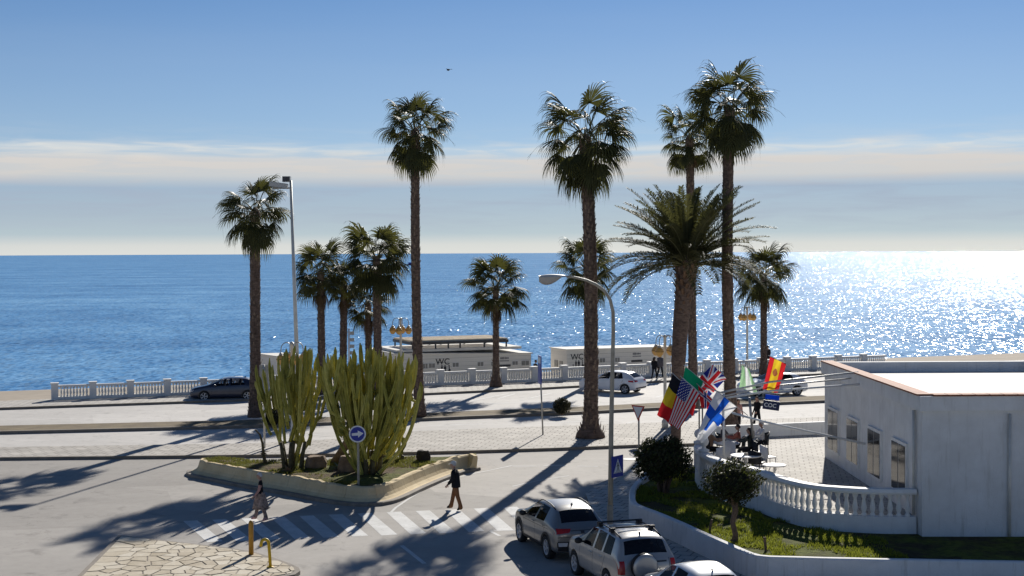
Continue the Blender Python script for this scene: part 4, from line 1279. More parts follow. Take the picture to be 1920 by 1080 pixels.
# traffic signs
def disc(mb, r, y, mi=0, n=32, z=0):
    mb.add([(r * math.cos(2 * math.pi * i / n), y, z + r * math.sin(2 * math.pi * i / n)) for i in range(n)], [tuple(range(n))], mi)
def cyl_y(mb, r, y0, y1, mi=0, n=32):
    vs = [(r * math.cos(2 * math.pi * i / n), y, r * math.sin(2 * math.pi * i / n)) for y in (y0, y1) for i in range(n)]
    mb.add(vs, [tuple(range(n)), tuple(range(2 * n - 1, n - 1, -1))] + [(i, n + i, n + (i + 1) % n, (i + 1) % n) for i in range(n)], mi)
b = G(672, 909, zs)
t = thing('arrow_sign', 'round blue sign with a white arrow pointing right, on the island', 'sign', b, 0)
c = At(670.5, 813.5, b.y) - b
mb = MB(); mb.box((0.0, 0.0, (c.z + 0.2) / 2), (0.085, 0.05, c.z + 0.2)); mb.build('post', M['post_beige'], t)
mb = MB(); cyl_y(mb, 0.315, -0.06, -0.03, 0); mb.build('plate', M['white_sign'], t, loc=(c.x, 0, c.z))
mb = MB(); disc(mb, 0.265, -0.064); mb.build('blue_field', M['blue_sign'], t, loc=(c.x, 0, c.z))
mb = MB(); mb.add([(-0.21, -0.068, -0.05), (0.02, -0.068, -0.055), (0.02, -0.068, -0.135), (0.225, -0.068, 0.012), (0.02, -0.068, 0.135), (0.02, -0.068, 0.055), (-0.21, -0.068, 0.04)], [(0, 1, 5, 6), (1, 2, 3), (1, 3, 5), (3, 4, 5)])
mb.build('arrow', M['white_sign'], t, loc=(c.x, 0, c.z), rot=(0, R_(-4), 0))

b = G(1018, 815, KH)
t = thing('tall_sign', 'narrow dark blue sign turned edge on, on a thin pole on the pavement', 'sign', b, 0)
tp = At(1012, 667, b.y) - b
mb = MB(); mb.tube([(0, 0, 0), tp * 0.5, tp * 0.99], 0.04, 8); mb.build('pole', M['grey_metal'], t)
mb = MB(); mb.box((tp.x + 0.0, 0, tp.z - 0.70), (0.05, 0.85, 1.40), R_(8)); mb.build('panel', M['blue_sign'], t)
mb = MB(); mb.box((tp.x + 0.0, 0, tp.z - 0.22), (0.06, 0.80, 0.30), R_(8)); mb.build('panel_header', M['white_sign'], t)

b = G(1197, 893, KH)
t = thing('yield_sign', 'upside down triangular yield sign with red rim on a thin post by the big shrub', 'sign', b, R_(-48))
zc = At(1199, 770, b.y).z - b.z
mb = MB(); mb.tube([(0, 0.03, 0), (0, 0.03, zc + 0.15)], 0.035, 8); mb.build('post', M['post_beige'], t)
def tri(s, y): return [(-s, y, zc + s * 0.58), (0, y, zc - s * 1.16), (s, y, zc + s * 0.58)]
mb = MB(); mb.add(tri(0.36, -0.02) + tri(0.36, 0.0), [(0, 1, 2), (5, 4, 3), (0, 3, 4, 1), (1, 4, 5, 2), (2, 5, 3, 0)]); mb.build('plate', M['red_sign'], t)
mb = MB(); mb.add(tri(0.27, -0.024), [(0, 1, 2)]); mb.build('white_field', M['white_sign'], t)

b = G(496, 840, KH)
t = thing('sign_back', 'grey back of a sign on a thin post behind the smaller cactus', 'sign', b, R_(10))
z1 = At(495, 684, b.y).z - b.z
mb = MB(); mb.tube([(0, 0, 0), (0, 0, z1)], 0.05, 8); mb.build('post', M['pale_metal'], t)
mb = MB(); mb.box((0.0, 0.06, z1 - 0.66), (0.40, 0.03, 1.30)); mb.box((0, 0.03, z1 - 0.3), (0.36, 0.03, 0.05)); mb.box((0, 0.03, z1 - 1.0), (0.36, 0.03, 0.05)); mb.build('plate', M['grey_metal'], t)

b = G(655, 741, 0.14)
t = thing('direction_post', 'white post carrying a stack of small direction plates between two short palms', 'sign', b, R_(12))
z1 = At(654, 616, b.y).z - b.z
mb = MB(); mb.tube([(0, 0, 0), (0, 0, z1)], 0.06, 8); mb.build('post', M['white_sign'], t)
for i in range(4):
    mb = MB(); mb.box((0.16, 0.0, z1 - 0.30 - i * 0.42), (0.36, 0.05, 0.22)); mb.build('plate', M['grey_metal'], t)

# hooped bollards at the corner
def bollard(label, b, col, h=0.82):
    t = thing('hooped_bollard', label, 'bollard', b, R_(12))
    mb = MB(); pts = [(0, 0, 0), (-0.02, 0, h * 0.5), (-0.04, 0, h * 0.80)] + [(-0.15 + 0.11 * math.cos(q), 0, h * 0.84 + 0.12 * math.sin(q)) for q in [math.pi * j / 6 for j in range(7)]] + [(-0.27, 0, h * 0.74)]
    mb.tube(pts, 0.045, 10); mb.build('hoop', col, t)
    mb = MB(); mb.lathe([(0.10, 0), (0.10, 0.015), (0.05, 0.02)], 12); mb.build('base_plate', col, t)
bollard('yellow bollard with hooked top standing on the flagstone corner', G(507, 1063, 0.135), M['yellow'])
t = thing('ochre_post', 'ochre post cut by the left edge of the photo beside the zebra crossing', 'post', G(471, 1040, 0.135))
mb = MB(); mb.lathe([(0.075, 0), (0.075, 0.95), (0.05, 1.02), (0.01, 1.04)], 12); mb.build('shaft', M['orange'], t)

# near corner pavement with crazy paving
rc = random.Random(17)
corner = [G(*p, 0.13) for p in ((430, 1026), (478, 1034), (515, 1045), (545, 1056), (560, 1063), (563, 1069), (553, 1076), (520, 1082), (470, 1090), (400, 1102))]
corner = [Vector((corner[0].x - 4, corner[0].y + 2.0, 0))] + corner + [Vector((corner[-1].x - 4, corner[-1].y - 0.6, 0))]
cp = slab('corner_pavement', corner, 0.0, 0.115, [M['kerb'], M['kerb']])
fs_ = NT('flagstone'); _oi = fs_.node('ShaderNodeObjectInfo')
_f = fs_.math('ADD', fs_.math('MULTIPLY', fs_.noise(fs_.coord('Object'), 3.0, 5, 0.65).outputs[0], 0.6), fs_.math('MULTIPLY', _oi.outputs['Random'], 0.4))
fs_.set(col=fs_.ramp(_f, [(0.22, (0.36, 0.30, 0.21)), (0.5, (0.52, 0.455, 0.345)), (0.78, (0.62, 0.57, 0.47))]), rough=0.8, spec=0.2); fs_.bump(fs_.noise(fs_.coord('Object'), 12, 4).outputs[0], 0.5, 0.02)
M['flag'] = fs_.mat
cells = []
for i in range(21):
    for j in range(13):
        cells.append((-11.9 + i * 0.38 + rc.uniform(-0.15, 0.15), 37.6 + j * 0.58 + rc.uniform(-0.22, 0.22)))
def clip(poly, n, dd):
    out_ = []
    for a, b_ in zip(poly, poly[1:] + poly[:1]):
        da, db = a[0] * n[0] + a[1] * n[1] - dd, b_[0] * n[0] + b_[1] * n[1] - dd
        if da <= 0: out_.append(a)
        if da * db < 0:
            q = da / (da - db); out_.append((a[0] + (b_[0] - a[0]) * q, a[1] + (b_[1] - a[1]) * q))
    return out_
cpoly = [(p.x, p.y) for p in corner]
area = sum(a[0] * b_[1] - b_[0] * a[1] for a, b_ in zip(cpoly, cpoly[1:] + cpoly[:1]))
if area < 0: cpoly.reverse()
for i, c in enumerate(cells):
    poly = [(c[0] - 2, c[1] - 2), (c[0] + 2, c[1] - 2), (c[0] + 2, c[1] + 2), (c[0] - 2, c[1] + 2)]
    for j, e in enumerate(cells):
        if i == j: continue
        n = (e[0] - c[0], e[1] - c[1]); L = math.hypot(*n)
        if L > 2.2: continue
        n = (n[0] / L, n[1] / L); m = ((e[0] + c[0]) / 2 * n[0] + (e[1] + c[1]) / 2 * n[1]) - 0.022
        poly = clip(poly, n, m)
        if not poly: break
    if not poly: continue
    for a, b_ in zip(cpoly, cpoly[1:] + cpoly[:1]):
        d = (b_[0] - a[0], b_[1] - a[1]); L = math.hypot(*d)
        if L < 1e-6: continue
        n = (d[1] / L, -d[0] / L); poly = clip(poly, n, a[0] * n[0] + a[1] * n[1] - 0.16)
        if not poly: break
    if len(poly) < 3: continue
    ar = abs(sum(a[0] * b_[1] - b_[0] * a[1] for a, b_ in zip(poly, poly[1:] + poly[:1]))) / 2
    if ar < 0.02: continue
    mb = MB(); mb.prism(poly, 0.11, 0.132 + rc.uniform(-0.008, 0.010), 0, True, False)
    mb.build('flagstone', M['flag'], cp)

# ------------------------------------------------------------------ shrubs
def leaf_shell(mb, c, r, n, rng, size, mi_n=1, inner=0.55, lump=0.2, seed=0.0):
    for _ in range(n):
        v = Vector((rng.gauss(0, 1), rng.gauss(0, 1), rng.gauss(0, 1))).normalized()
        k = rng.uniform(inner, 1.0) ** 0.5
        lm = 1 + lump * mnoise.noise(v * 2.3 + Vector((seed, seed, 0)))
        p = Vector(c) + Vector((v.x * r[0], v.y * r[1], v.z * r[2])) * (k * lm)
        a = Vector((rng.gauss(0, 1), rng.gauss(0, 1), rng.gauss(0, 1))).normalized()
        nrm = (v * 0.8 + a).normalized(); u = nrm.orthogonal().normalized(); w = nrm.cross(u)
        s = size * rng.uniform(0.6, 1.3)
        mb.add([p - u * s, p + w * s * 0.45, p + u * s, p - w * s * 0.45], [(0, 1, 2, 3)], rng.randrange(mi_n))
M['shrub'] = leafmat('shrub_leaf', (0.026, 0.036, 0.014), (0.060, 0.074, 0.026), 0.26, 0.55, (0.09, 0.105, 0.02))
M['shrub2'] = leafmat('shrub_leaf_brown', (0.030, 0.032, 0.015), (0.070, 0.062, 0.032), 0.22, 0.55)
M['bush'] = leafmat('bush_leaf', (0.035, 0.036, 0.020), (0.068, 0.066, 0.034), 0.2, 0.6)
M['bark'] = pm('shrub_bark', (0.15, 0.10, 0.07), 0.9, 0.35, 7, 0.6, 25)
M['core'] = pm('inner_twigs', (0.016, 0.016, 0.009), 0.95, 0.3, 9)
def bush(name, label, b, r, n, size, seed, mats, cat, zoff=None):
    rng = random.Random(seed); t = thing(name, label, cat, b)
    mb = MB(); mb.ball((0, 0, 0), 1.0, 12, 8); 
    z = r[2] * 0.95 if zoff is None else zoff
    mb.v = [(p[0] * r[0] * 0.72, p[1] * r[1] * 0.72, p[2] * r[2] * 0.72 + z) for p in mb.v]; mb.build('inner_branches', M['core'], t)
    mb = MB(); leaf_shell(mb, (0, 0, z), r, n, rng, size, len(mats), 0.5, 0.22, seed); mb.build('crown', mats, t)
    mb = MB(); mb.tube([(0, 0, -0.05), (0.02, 0, z * 0.6)], [0.07, 0.05], 6); mb.build('trunk', M['bark'], t)
    return t
bush('round_bush', 'round clipped dark bush on the median, left of the thick tall palm', G(1054, 776, 0.16), (0.50, 0.48, 0.46), 1500, 0.06, 3, [M['bush'], M['shrub2']], 'bush')
bush('round_bush', 'dark round bush on the median at the far left, behind the smaller cactus', G(510, 797, 0.16), (0.52, 0.48, 0.44), 1300, 0.06, 6, [M['bush'], M['shrub2']], 'bush')
# ------------------------------------------------------------------ right planter and terrace
ZP = 0.60
# side pavement round the planter
walk = [G(*p, 0.13) for p in ((1330, 838), (1215, 868), (1160, 890), (1118, 908), (1098, 925))]
walk += [Vector((2.75, 49, 0)), Vector((2.9, 45.6, 0)), Vector((3.5, 41.6, 0)), Vector((4.95, 37, 0)), Vector((7.2, 30, 0)), Vector((20, 30, 0)), Vector((22, 45, 0)), Vector((20, 62, 0))]
slab('side_pavement', [Vector((p.x, p.y, 0)) for p in walk], 0.0, 0.125, [M['pavers_pale'], M['kerb']])
# planter wall: outer top edge in the photo
out_top = [G(*p, 0.78) for p in ((1290, 868), (1240, 876), (1206, 892), (1188, 903), (1179.5, 917), (1178, 935), (1183, 944), (1196, 950), (1232, 963), (1269, 979), (1310, 998), (1349, 1015), (1380, 1029), (1407, 1040), (1432, 1044), (1460, 1045), (1540, 1047), (1640, 1049), (1800, 1052), (1990, 1056))]
ol = resample(smoothline(out_top, 2), 0.35)
pl = thing('planter', 'curved white walled planter bed along the pavement, right foreground', 'planter', (ol[len(ol) // 2].x, ol[len(ol) // 2].y, 0))
oP = Vector(pl.location)
def inw(i, L):
    d = (L[min(i + 1, len(L) - 1)] - L[max(i - 1, 0)]).normalized()
    return Vector((-d.y, d.x, 0))
mb = MB(); rows = []
for i in range(len(ol)):
    n = inw(i, ol); p = Vector((ol[i].x, ol[i].y, 0)) - oP; p.z = 0
    wob = 0.008 * mnoise.noise(Vector((i * 0.3, 0, 0)))
    rows.append([p + Vector((0, 0, 0.10)), p + n * 0.01 + Vector((0, 0, 0.74 + wob)), p + n * 0.04 + Vector((0, 0, 0.78 + wob)), p + n * 0.20 + Vector((0, 0, 0.78 + wob)), p + n * 0.23 + Vector((0, 0, 0.75 + wob)), p + n * 0.23 + Vector((0, 0, 0.3))])
mb.add([p for r in rows for p in r], [(a * 6 + k, (a + 1) * 6 + k, (a + 1) * 6 + k + 1, a * 6 + k + 1) for a in range(len(rows) - 1) for k in range(5)])
wall = mb.build('wall', M['white_wall'], pl)
bm = bmesh.new(); bm.from_mesh(wall.data); bmesh.ops.recalc_face_normals(bm, faces=bm.faces[:])
fz = [f for f in bm.faces if abs(f.normal.z) > 0.8]
if sum(f.normal.z for f in fz) < 0: bmesh.ops.reverse_faces(bm, faces=bm.faces[:])
bm.to_mesh(wall.data); bm.free()

# terrace balustrade line (foot on the planting bed)
tb = [G(*p, ZP) for p in ((1322, 884), (1309, 890), (1302, 899), (1303, 907), (1311, 918), (1331, 931), (1368, 943), (1392, 949), (1418, 958), (1445, 970))]
d = (tb[-1] - tb[-2]).normalized(); d = Vector((0.42, -1, 0)).normalized()
tb += [tb[-1] + d * 2.0, Vector((10.2, 42.2, ZP)), Vector((11.2, 41.9, ZP)), Vector((12.25, 41.9, ZP))]
tl = resample(smoothline(tb, 2), 0.25)
bed = [p + inw(i, ol) * 0.12 for i, p in enumerate(ol)] + [Vector((17, 41.4, 0)), tl[-1] + Vector((0.2, -0.4, 0))] + list(reversed([p - inw(i, tl) * -0.05 for i, p in enumerate(tl)])) + [Vector((tl[0].x + 0.3, tl[0].y + 1.5, 0))]
lw = NT('bed_soil')
v = lw.coord('Object'); b2 = lw.noise(v, 5, 5, 0.7).outputs[0]; a_ = lw.noise(v, 0.7, 4, 0.6).outputs[0]
lw.set(col=lw.mix(lw.ramp(a_, [(0.42, 0.0), (0.60, 1.0)]), lw.ramp(b2, [(0.3, (0.035, 0.028, 0.018)), (0.7, (0.085, 0.07, 0.035))]), lw.ramp(b2, [(0.3, (0.06, 0.075, 0.015)), (0.7, (0.15, 0.17, 0.03))])), rough=0.95, spec=0.1)
lw.bump(b2, 1.0, 0.08); M['bed_soil'] = lw.mat
filled('lawn_soil', bed, ZP, M['bed_soil'], pl, 0.05, 0.5, oP, 5)
M['lawn'] = leafmat('lawn_grass', (0.10, 0.125, 0.018), (0.20, 0.215, 0.035), 0.4, 0.6, (0.30, 0.33, 0.04))
spots = []; rg = random.Random(8); tries = 0
while len(spots) < 4200 and tries < 200000:
    tries += 1
    x, y = rg.uniform(3.5, 11), rg.uniform(38, 55)
    if not inside(bed, x, y): continue
    if mnoise.noise(Vector((x * 0.75, y * 0.75, 7.0))) < -0.08: continue
    spots.append((x - oP.x, y - oP.y, ZP + 0.03))
grass('lawn_grass', None, spots, 0, M['lawn'], 0.05, 0.12, pl)

# terrace: base wall, floor, balustrade
ZT = 1.08
tw = thing('terrace_wall', 'white curved terrace balustrade with bottle shaped balusters behind the planter', 'balustrade', (tl[len(tl) // 2].x, tl[len(tl) // 2].y, 0))
oT = Vector(tw.location)
def sweep(name, line, prof, mat, parent, org):
    mb = MB(); m = len(prof); rows = []
    for i in range(len(line)):
        n = inw(i, line); p = Vector((line[i].x, line[i].y, 0)) - Vector((org.x, org.y, 0))
        rows.append([p + n * a + Vector((0, 0, z)) for a, z in prof])
    mb.add([p for r in rows for p in r], [(a * m + k, (a + 1) * m + k, (a + 1) * m + (k + 1) % m, a * m + (k + 1) % m) for a in range(len(rows) - 1) for k in range(m)])
    mb.add(rows[0], [tuple(range(m))]); mb.add(rows[-1], [tuple(range(m - 1, -1, -1))])
    o = mb.build(name, mat, parent)
    bm = bmesh.new(); bm.from_mesh(o.data); bmesh.ops.remove_doubles(bm, verts=bm.verts[:], dist=1e-5); bmesh.ops.recalc_face_normals(bm, faces=bm.faces[:]); bm.to_mesh(o.data); bm.free()
    return o
sweep('base_wall', tl, [(0, 0.45), (0.02, 1.12), (0.30, 1.12), (0.30, 0.45)], M['white_wall'], tw, oT)
sweep('rail', tl, [(-0.02, 1.80), (-0.04, 1.86), (0.0, 1.96), (0.30, 1.96), (0.34, 1.86), (0.30, 1.80)], M['white_paint'], tw, oT)
mbal = MB(); mbal.lathe([(0.085, 0.0), (0.085, 0.05), (0.05, 0.09), (0.065, 0.14), (0.09, 0.24), (0.065, 0.38), (0.045, 0.50), (0.08, 0.60), (0.085, 0.68)], 10)
bal2 = mbal.mesh('baluster', M['white_paint'])
bl_ = resample(tl, 0.27)
for i in range(2, len(bl_) - 1):
    n = inw(i, bl_); link('baluster', bal2, tw, loc=Vector((bl_[i].x, bl_[i].y, 0)) + n * 0.15 - Vector((oT.x, oT.y, -1.12)))
for q in (At(1344, 860, 49.9), At(1304, 850, 52.2)):
    pi_ = min(range(len(tl)), key=lambda i: (tl[i].x - q.x) ** 2 + (tl[i].y - q.y) ** 2); n = inw(pi_, tl)
    P_ = Vector((tl[pi_].x, tl[pi_].y, 0)) + n * 0.15 - Vector((oT.x, oT.y, 0))
    mb = MB(); mb.box(P_ + Vector((0, 0, 1.46)), (0.36, 0.36, 0.68), math.atan2(n.y, n.x)); mb.build('pillar', M['white_paint'], tw)
    mb = MB(); mb.lathe([(0.20, 0.0), (0.20, 0.08), (0.08, 0.13), (0.07, 0.20), (0.15, 0.27), (0.185, 0.37), (0.15, 0.48), (0.06, 0.54), (0.01, 0.56)], 14, P_ + Vector((0, 0, 1.965))); mb.build('finial', M['white_paint'], tw)
floor_out = [p + inw(i, tl) * 0.28 for i, p in enumerate(tl)]
floor_poly = list(reversed([Vector((p.x, p.y, 0)) for p in floor_out])) + [Vector((tl[0].x + 0.5, 60, 0)), Vector((22, 64, 0)), Vector((22, 42, 0)), Vector((tl[-1].x + 1.5, tl[-1].y, 0))]
M['terrace_tile'] = pavers('terrace_tile', (0.52, 0.49, 0.44), (0.46, 0.43, 0.38), (0.3, 0.27, 0.24), 0.4, 0.4, R_(10))
slab('terrace_floor', floor_poly, 0.0, ZT, [M['terrace_tile'], M['white_wall']])
mb = MB(); a, b_ = Vector((tl[0].x + 0.6, 59.9, 0)), Vector((22, 63.9, 0)); dd = b_ - a
mb.box(((a + b_) / 2 + Vector((0, 0, ZT + 0.27))), (dd.length, 0.28, 0.54), math.atan2(dd.y, dd.x))
tag(mb.build('terrace_back_wall', M['white_wall']), 'low white wall closing the back of the cafe terrace', 'wall')

# planter shrubs
rngS = random.Random(77)
b = G(1243, 926, ZP)
t = thing('large_shrub', 'big dark round shrub with several bare stems in the planter, left one', 'shrub', b)
mb = MB()
for i in range(7):
    a = i * 2.4; q = Vector((math.cos(a), math.sin(a) * 0.7, 0))
    mb.tube([q * 0.12 + Vector((0, 0, -0.05)), q * 0.22 + Vector((0.03, 0, 0.45)), q * 0.5 + Vector((0, 0, 1.0))], [0.065, 0.05, 0.03], 7)
mb.build('stems', M['bark'], t)
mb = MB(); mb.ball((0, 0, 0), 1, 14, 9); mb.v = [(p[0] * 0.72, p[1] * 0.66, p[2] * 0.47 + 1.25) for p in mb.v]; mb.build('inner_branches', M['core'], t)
mb = MB(); leaf_shell(mb, (0, 0, 1.27), (1.02, 0.95, 0.68), 4600, rngS, 0.066, 2, 0.40, 0.42, 4.0)
for (x, y, z, r) in ((-0.65, 0, 0.85, 0.42), (0.62, -0.2, 0.8, 0.42), (-0.2, -0.5, 0.75, 0.36), (0.4, 0.1, 1.75, 0.36), (-0.45, 0.1, 1.7, 0.36), (0.0, 0.5, 0.8, 0.4)):
    leaf_shell(mb, (x, y, z), (r, r, r * 0.8), 520, rngS, 0.055, 2, 0.3, 0.3, x * 9)
mb.build('crown', [M['shrub'], M['shrub2']], t)
b = G(1377, 1018, ZP)
t = thing('topiary_tree', 'small tree clipped into a round head on a twisted bare trunk in the planter', 'tree', b)
mb = MB(); mb.tube([(0.0, 0, -0.05), (0.03, 0, 0.25), (-0.05, 0, 0.6), (0.03, 0, 0.95), (0.0, 0, 1.25)], [0.12, 0.085, 0.075, 0.09, 0.10], 9)
for a in (0.3, 1.7, 3.0, 4.2, 5.4): mb.tube([(0, 0, 1.1), (math.cos(a) * 0.25, math.sin(a) * 0.25, 1.4), (math.cos(a) * 0.55, math.sin(a) * 0.5, 1.75)], [0.06, 0.04, 0.02], 6)
for a in (0.5, 2.4, 4.4): mb.tube([(0, 0, 0.1), (math.cos(a) * 0.2, math.sin(a) * 0.2, 0.0), (math.cos(a) * 0.4, math.sin(a) * 0.4, -0.04)], [0.06, 0.04, 0.02], 6)
mb.build('trunk', M['bark'], t)
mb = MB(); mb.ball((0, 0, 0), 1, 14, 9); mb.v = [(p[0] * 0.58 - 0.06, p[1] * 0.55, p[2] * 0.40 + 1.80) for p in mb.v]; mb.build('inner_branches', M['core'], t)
mb = MB(); leaf_shell(mb, (-0.06, 0, 1.80), (0.86, 0.83, 0.64), 3600, rngS, 0.055, 2, 0.35, 0.38, 2.0); mb.build('crown', [M['shrub2'], M['shrub']], t)
for i, (px, py, a) in enumerate(((1332, 1000, 0.2), (1435, 1035, -0.1))):
    b = G(px, py, ZP); t = thing('wooden_stake', ('short wooden stake leaning in the lawn left of the clipped tree', 'short wooden stake in the lawn right of the clipped tree')[i], 'stake', b)
    mb = MB(); mb.box((0.0, 0, 0.20), (0.07, 0.05, 0.46), Matrix.Rotation(a, 3, 'Y')); mb.build('peg', M['bark'], t)

# ------------------------------------------------------------------ cafe building beyond the terrace (mostly outside the photograph)
M['glass_dark'] = NT('cafe_glass').set(col=(0.02, 0.025, 0.03), rough=0.08, spec=0.6).mat
XB = 12.3
cb = thing('cafe_building', 'white single storey cafe building at the right end of the terrace', 'building', (XB, 48, 0))
mb = MB(); mb.box((4.0, 0, 2.2), (8.0, 13.0, 4.4)); mb.build('wall', M['white_wall'], cb)
mb = MB(); mb.box((4.0, 0, 4.43), (7.6, 12.6, 0.06)); mb.build('roof', M['roofing'], cb)
mb = MB()
for c_, s_ in (((0.06, 0, 4.62), (0.34, 13.3, 0.45)), ((7.94, 0, 4.62), (0.34, 13.3, 0.45)), ((4.0, -6.45, 4.62), (7.54, 0.34, 0.44)), ((4.0, 6.45, 4.62), (7.54, 0.34, 0.44))): mb.box(c_, s_)
mb.build('parapet', M['white_wall'], cb)
M['tile_red'] = pm('coping_tile', (0.30, 0.115, 0.06), 0.8, 0.3, 6, 0.3, 20)
tl_ = MB(); tl_.box((0, 0, 0.025), (0.46, 0.40, 0.05)); tl_me = tl_.mesh('coping_tile', M['tile_red'])
for i in range(31): link('coping_tile', tl_me, cb, loc=(0.06, -6.3 + i * 0.42, 4.85), rot=(0, 0, 0.015 * (-1) ** i))
for i in range(18): link('coping_tile', tl_me, cb, loc=(0.5 + i * 0.42, -6.45, 4.85), rot=(0, 0, R_(90) + 0.015 * (-1) ** i))
mb = MB(); mb.tube([(-0.08, -5.9, 4.35), (-0.08, -5.9, 1.15)], 0.05, 8); mb.build('drainpipe', M['pale_metal'], cb)
mb = MB(); mb.tube([(2.6, -6.56, 4.3), (2.6, -6.56, 0.2)], 0.05, 8); mb.build('drainpipe', M['pale_metal'], cb)
mb = MB(); mb.box((5.2, -6.53, 1.2), (1.0, 0.06, 2.1)); dr = mb.build('door', M['grey_metal'], cb)
mb = MB(); mb.box((4.85, -6.58, 1.2), (0.05, 0.05, 0.14)); mb.build('handle', M['chrome'], dr)
mb = MB(); mb.box((4.5, -6.53, 3.2), (0.9, 0.08, 0.45)); mb.build('vent', M['grey_metal'], cb)
for yy in (-4.2, -1.2, 1.8, 4.8):
    mb = MB(); mb.box((-0.03, yy, 2.35), (0.10, 1.7, 1.7)); f = mb.build('window', M['white_paint'], cb)
    mb = MB(); mb.box((-0.085, yy - 0.4, 2.35), (0.02, 0.72, 1.5)); mb.build('pane', M['glass_dark'], f)
    mb = MB(); mb.box((-0.085, yy + 0.4, 2.35), (0.02, 0.72, 1.5)); mb.build('pane', M['glass_dark'], f)

# terrace furniture
def cafe_table(label, b, r=0.57):
    t = thing('cafe_table', label, 'table', b, 0, 'round white cafe tables')
    mb = MB(); mb.lathe([(r * 0.98, 0.70), (r, 0.715), (r, 0.735), (r * 0.97, 0.74)], 28); mb.build('table_top', M['white_paint'], t)
    mb = MB(); mb.lathe([(0.045, 0.03), (0.04, 0.70)], 10); mb.build('column', M['white_paint'], t)
    for k in range(4):
        a = k * math.pi / 2 + 0.6; mb = MB(); mb.tube([(0, 0, 0.12), (math.cos(a) * 0.22, math.sin(a) * 0.22, 0.06), (math.cos(a) * 0.42, math.sin(a) * 0.42, 0.02)], [0.03, 0.025, 0.02], 6); mb.build('leg', M['white_paint'], t)
    return t
def cafe_chair(label, b, rot, mat, group='cafe chairs'):
    t = thing('cafe_chair', label, 'chair', b, rot, group)
    mb = MB(); mb.box((0, 0, 0.44), (0.46, 0.46, 0.05)); mb.build('seat', mat, t)
    mb = MB(); rows = []
    for i in range(9):
        a = R_(-62 + 124 * i / 8); h = 0.93 - 0.10 * abs(i - 4) / 4
        rows += [(0.27 * math.sin(a), 0.02 + 0.23 * math.cos(a), 0.46), (0.28 * math.sin(a), 0.04 + 0.25 * math.cos(a), h)]
    mb.add(rows + [(x * 1.08, y * 1.08 + 0.01, z) for x, y, z in rows], [(2 * i, 2 * i + 2, 2 * i + 3, 2 * i + 1) for i in range(8)] + [(18 + 2 * i, 18 + 2 * i + 1, 18 + 2 * i + 3, 18 + 2 * i + 2) for i in range(8)] + [(2 * i + 1, 2 * i + 3, 18 + 2 * i + 3, 18 + 2 * i + 1) for i in range(8)], 0, True)
    mb.build('backrest', mat, t)
    for x in (-0.2, 0.2):
        for y in (-0.2, 0.2):
            mb = MB(); mb.tube([(x * 1.1, y * 1.1, 0), (x, y, 0.43)], 0.018, 6); mb.build('leg', mat, t)
    return t
tA = G(1399, 853, ZT + 0.74); cafe_table('round white cafe table with a small ashtray, in front of the seated group', Vector((tA.x, tA.y, ZT)))
ash = thing('ashtray', 'small tan ashtray standing on the round white cafe table', 'ashtray', Vector((tA.x - 0.02, tA.y - 0.05, ZT + 0.742)))
mb = MB(); mb.lathe([(0.06, 0), (0.075, 0.07), (0.06, 0.07), (0.045, 0.03)], 12); mb.build('bowl', M['slat'], ash)
tB = G(1372, 838, ZT + 0.74); cafe_table('round white cafe table between the seated guests', Vector((tB.x, tB.y + 1.2, ZT)), 0.5)
tC = G(1452, 872, ZT + 0.60); cafe_table('white cafe table at the right edge, nearest the balustrade', Vector((tC.x, tC.y, ZT - 0.12)), 0.42)
cC = At(1354, 840, 51.4); cafe_chair('white cafe chair with round back turned towards us, by the finial', Vector((cC.x, cC.y, ZT)), R_(184), M['white_paint'])
for k, (px, py, Y, rot, lab) in enumerate(((1424, 845, 53.0, R_(100), 'black cafe chair right of the table with the ashtray'), (1418, 850, 50.2, R_(150), 'black cafe chair in front of the table with the ashtray'))):
    c = At(px, py, Y); cafe_chair(lab, Vector((c.x, c.y, ZT)), rot, M['black'])

# frame of the terrace awning that carries the flagpoles
aw = thing('awning_frame', 'white metal awning frame of bars and posts over the cafe terrace', 'awning frame', (9, 48, ZT))
oA = Vector((9, 48, ZT))
def bar(pts, r, name, mat=None, n=8):
    mb = MB(); mb.tube([Vector(p) - oA for p in pts], r, n); return mb.build(name, mat or M['pale_metal'], aw)
p = At(1357, 800, 49.6); tp = At(1357, 738, 49.6)
bar([(p.x, p.y, 1.9), (p.x, p.y, tp.z)], 0.045, 'post', M['white_paint'])
bar([At(1352, 736, 49.6), At(1445, 716, 49.4), (XB, 49.2, At(1445, 716, 49.4).z + 0.35)], 0.035, 'bar')
bar([At(1360, 742, 50.2), At(1445, 724, 50.0), (XB, 49.8, At(1445, 724, 50.0).z + 0.3)], 0.028, 'bar')
bar([At(1362, 746, 49.0), At(1445, 733, 48.8), (XB, 48.6, At(1445, 733, 48.8).z + 0.25)], 0.035, 'bar', M['white_paint'])
bar([At(1372, 774, 48.6), At(1445, 794, 48.4), (XB, 48.2, At(1445, 794, 48.4).z - 0.7)], 0.04, 'bar', M['white_paint'])
bar([At(1318, 725, 50.8), At(1352, 736, 49.6)], 0.02, 'bar')
bar([At(1405, 745, 53), At(1412, 822, 53)], 0.05, 'post', M['grey_metal'])
bar([At(1311, 740, 52.6), (At(1311, 740, 52.6).x, 52.6, 0.62)], 0.03, 'post', M['post_beige'])
bar([At(1317, 742, 52.9), (At(1317, 742, 52.9).x, 52.9, 0.62)], 0.03, 'post', M['post_beige'])
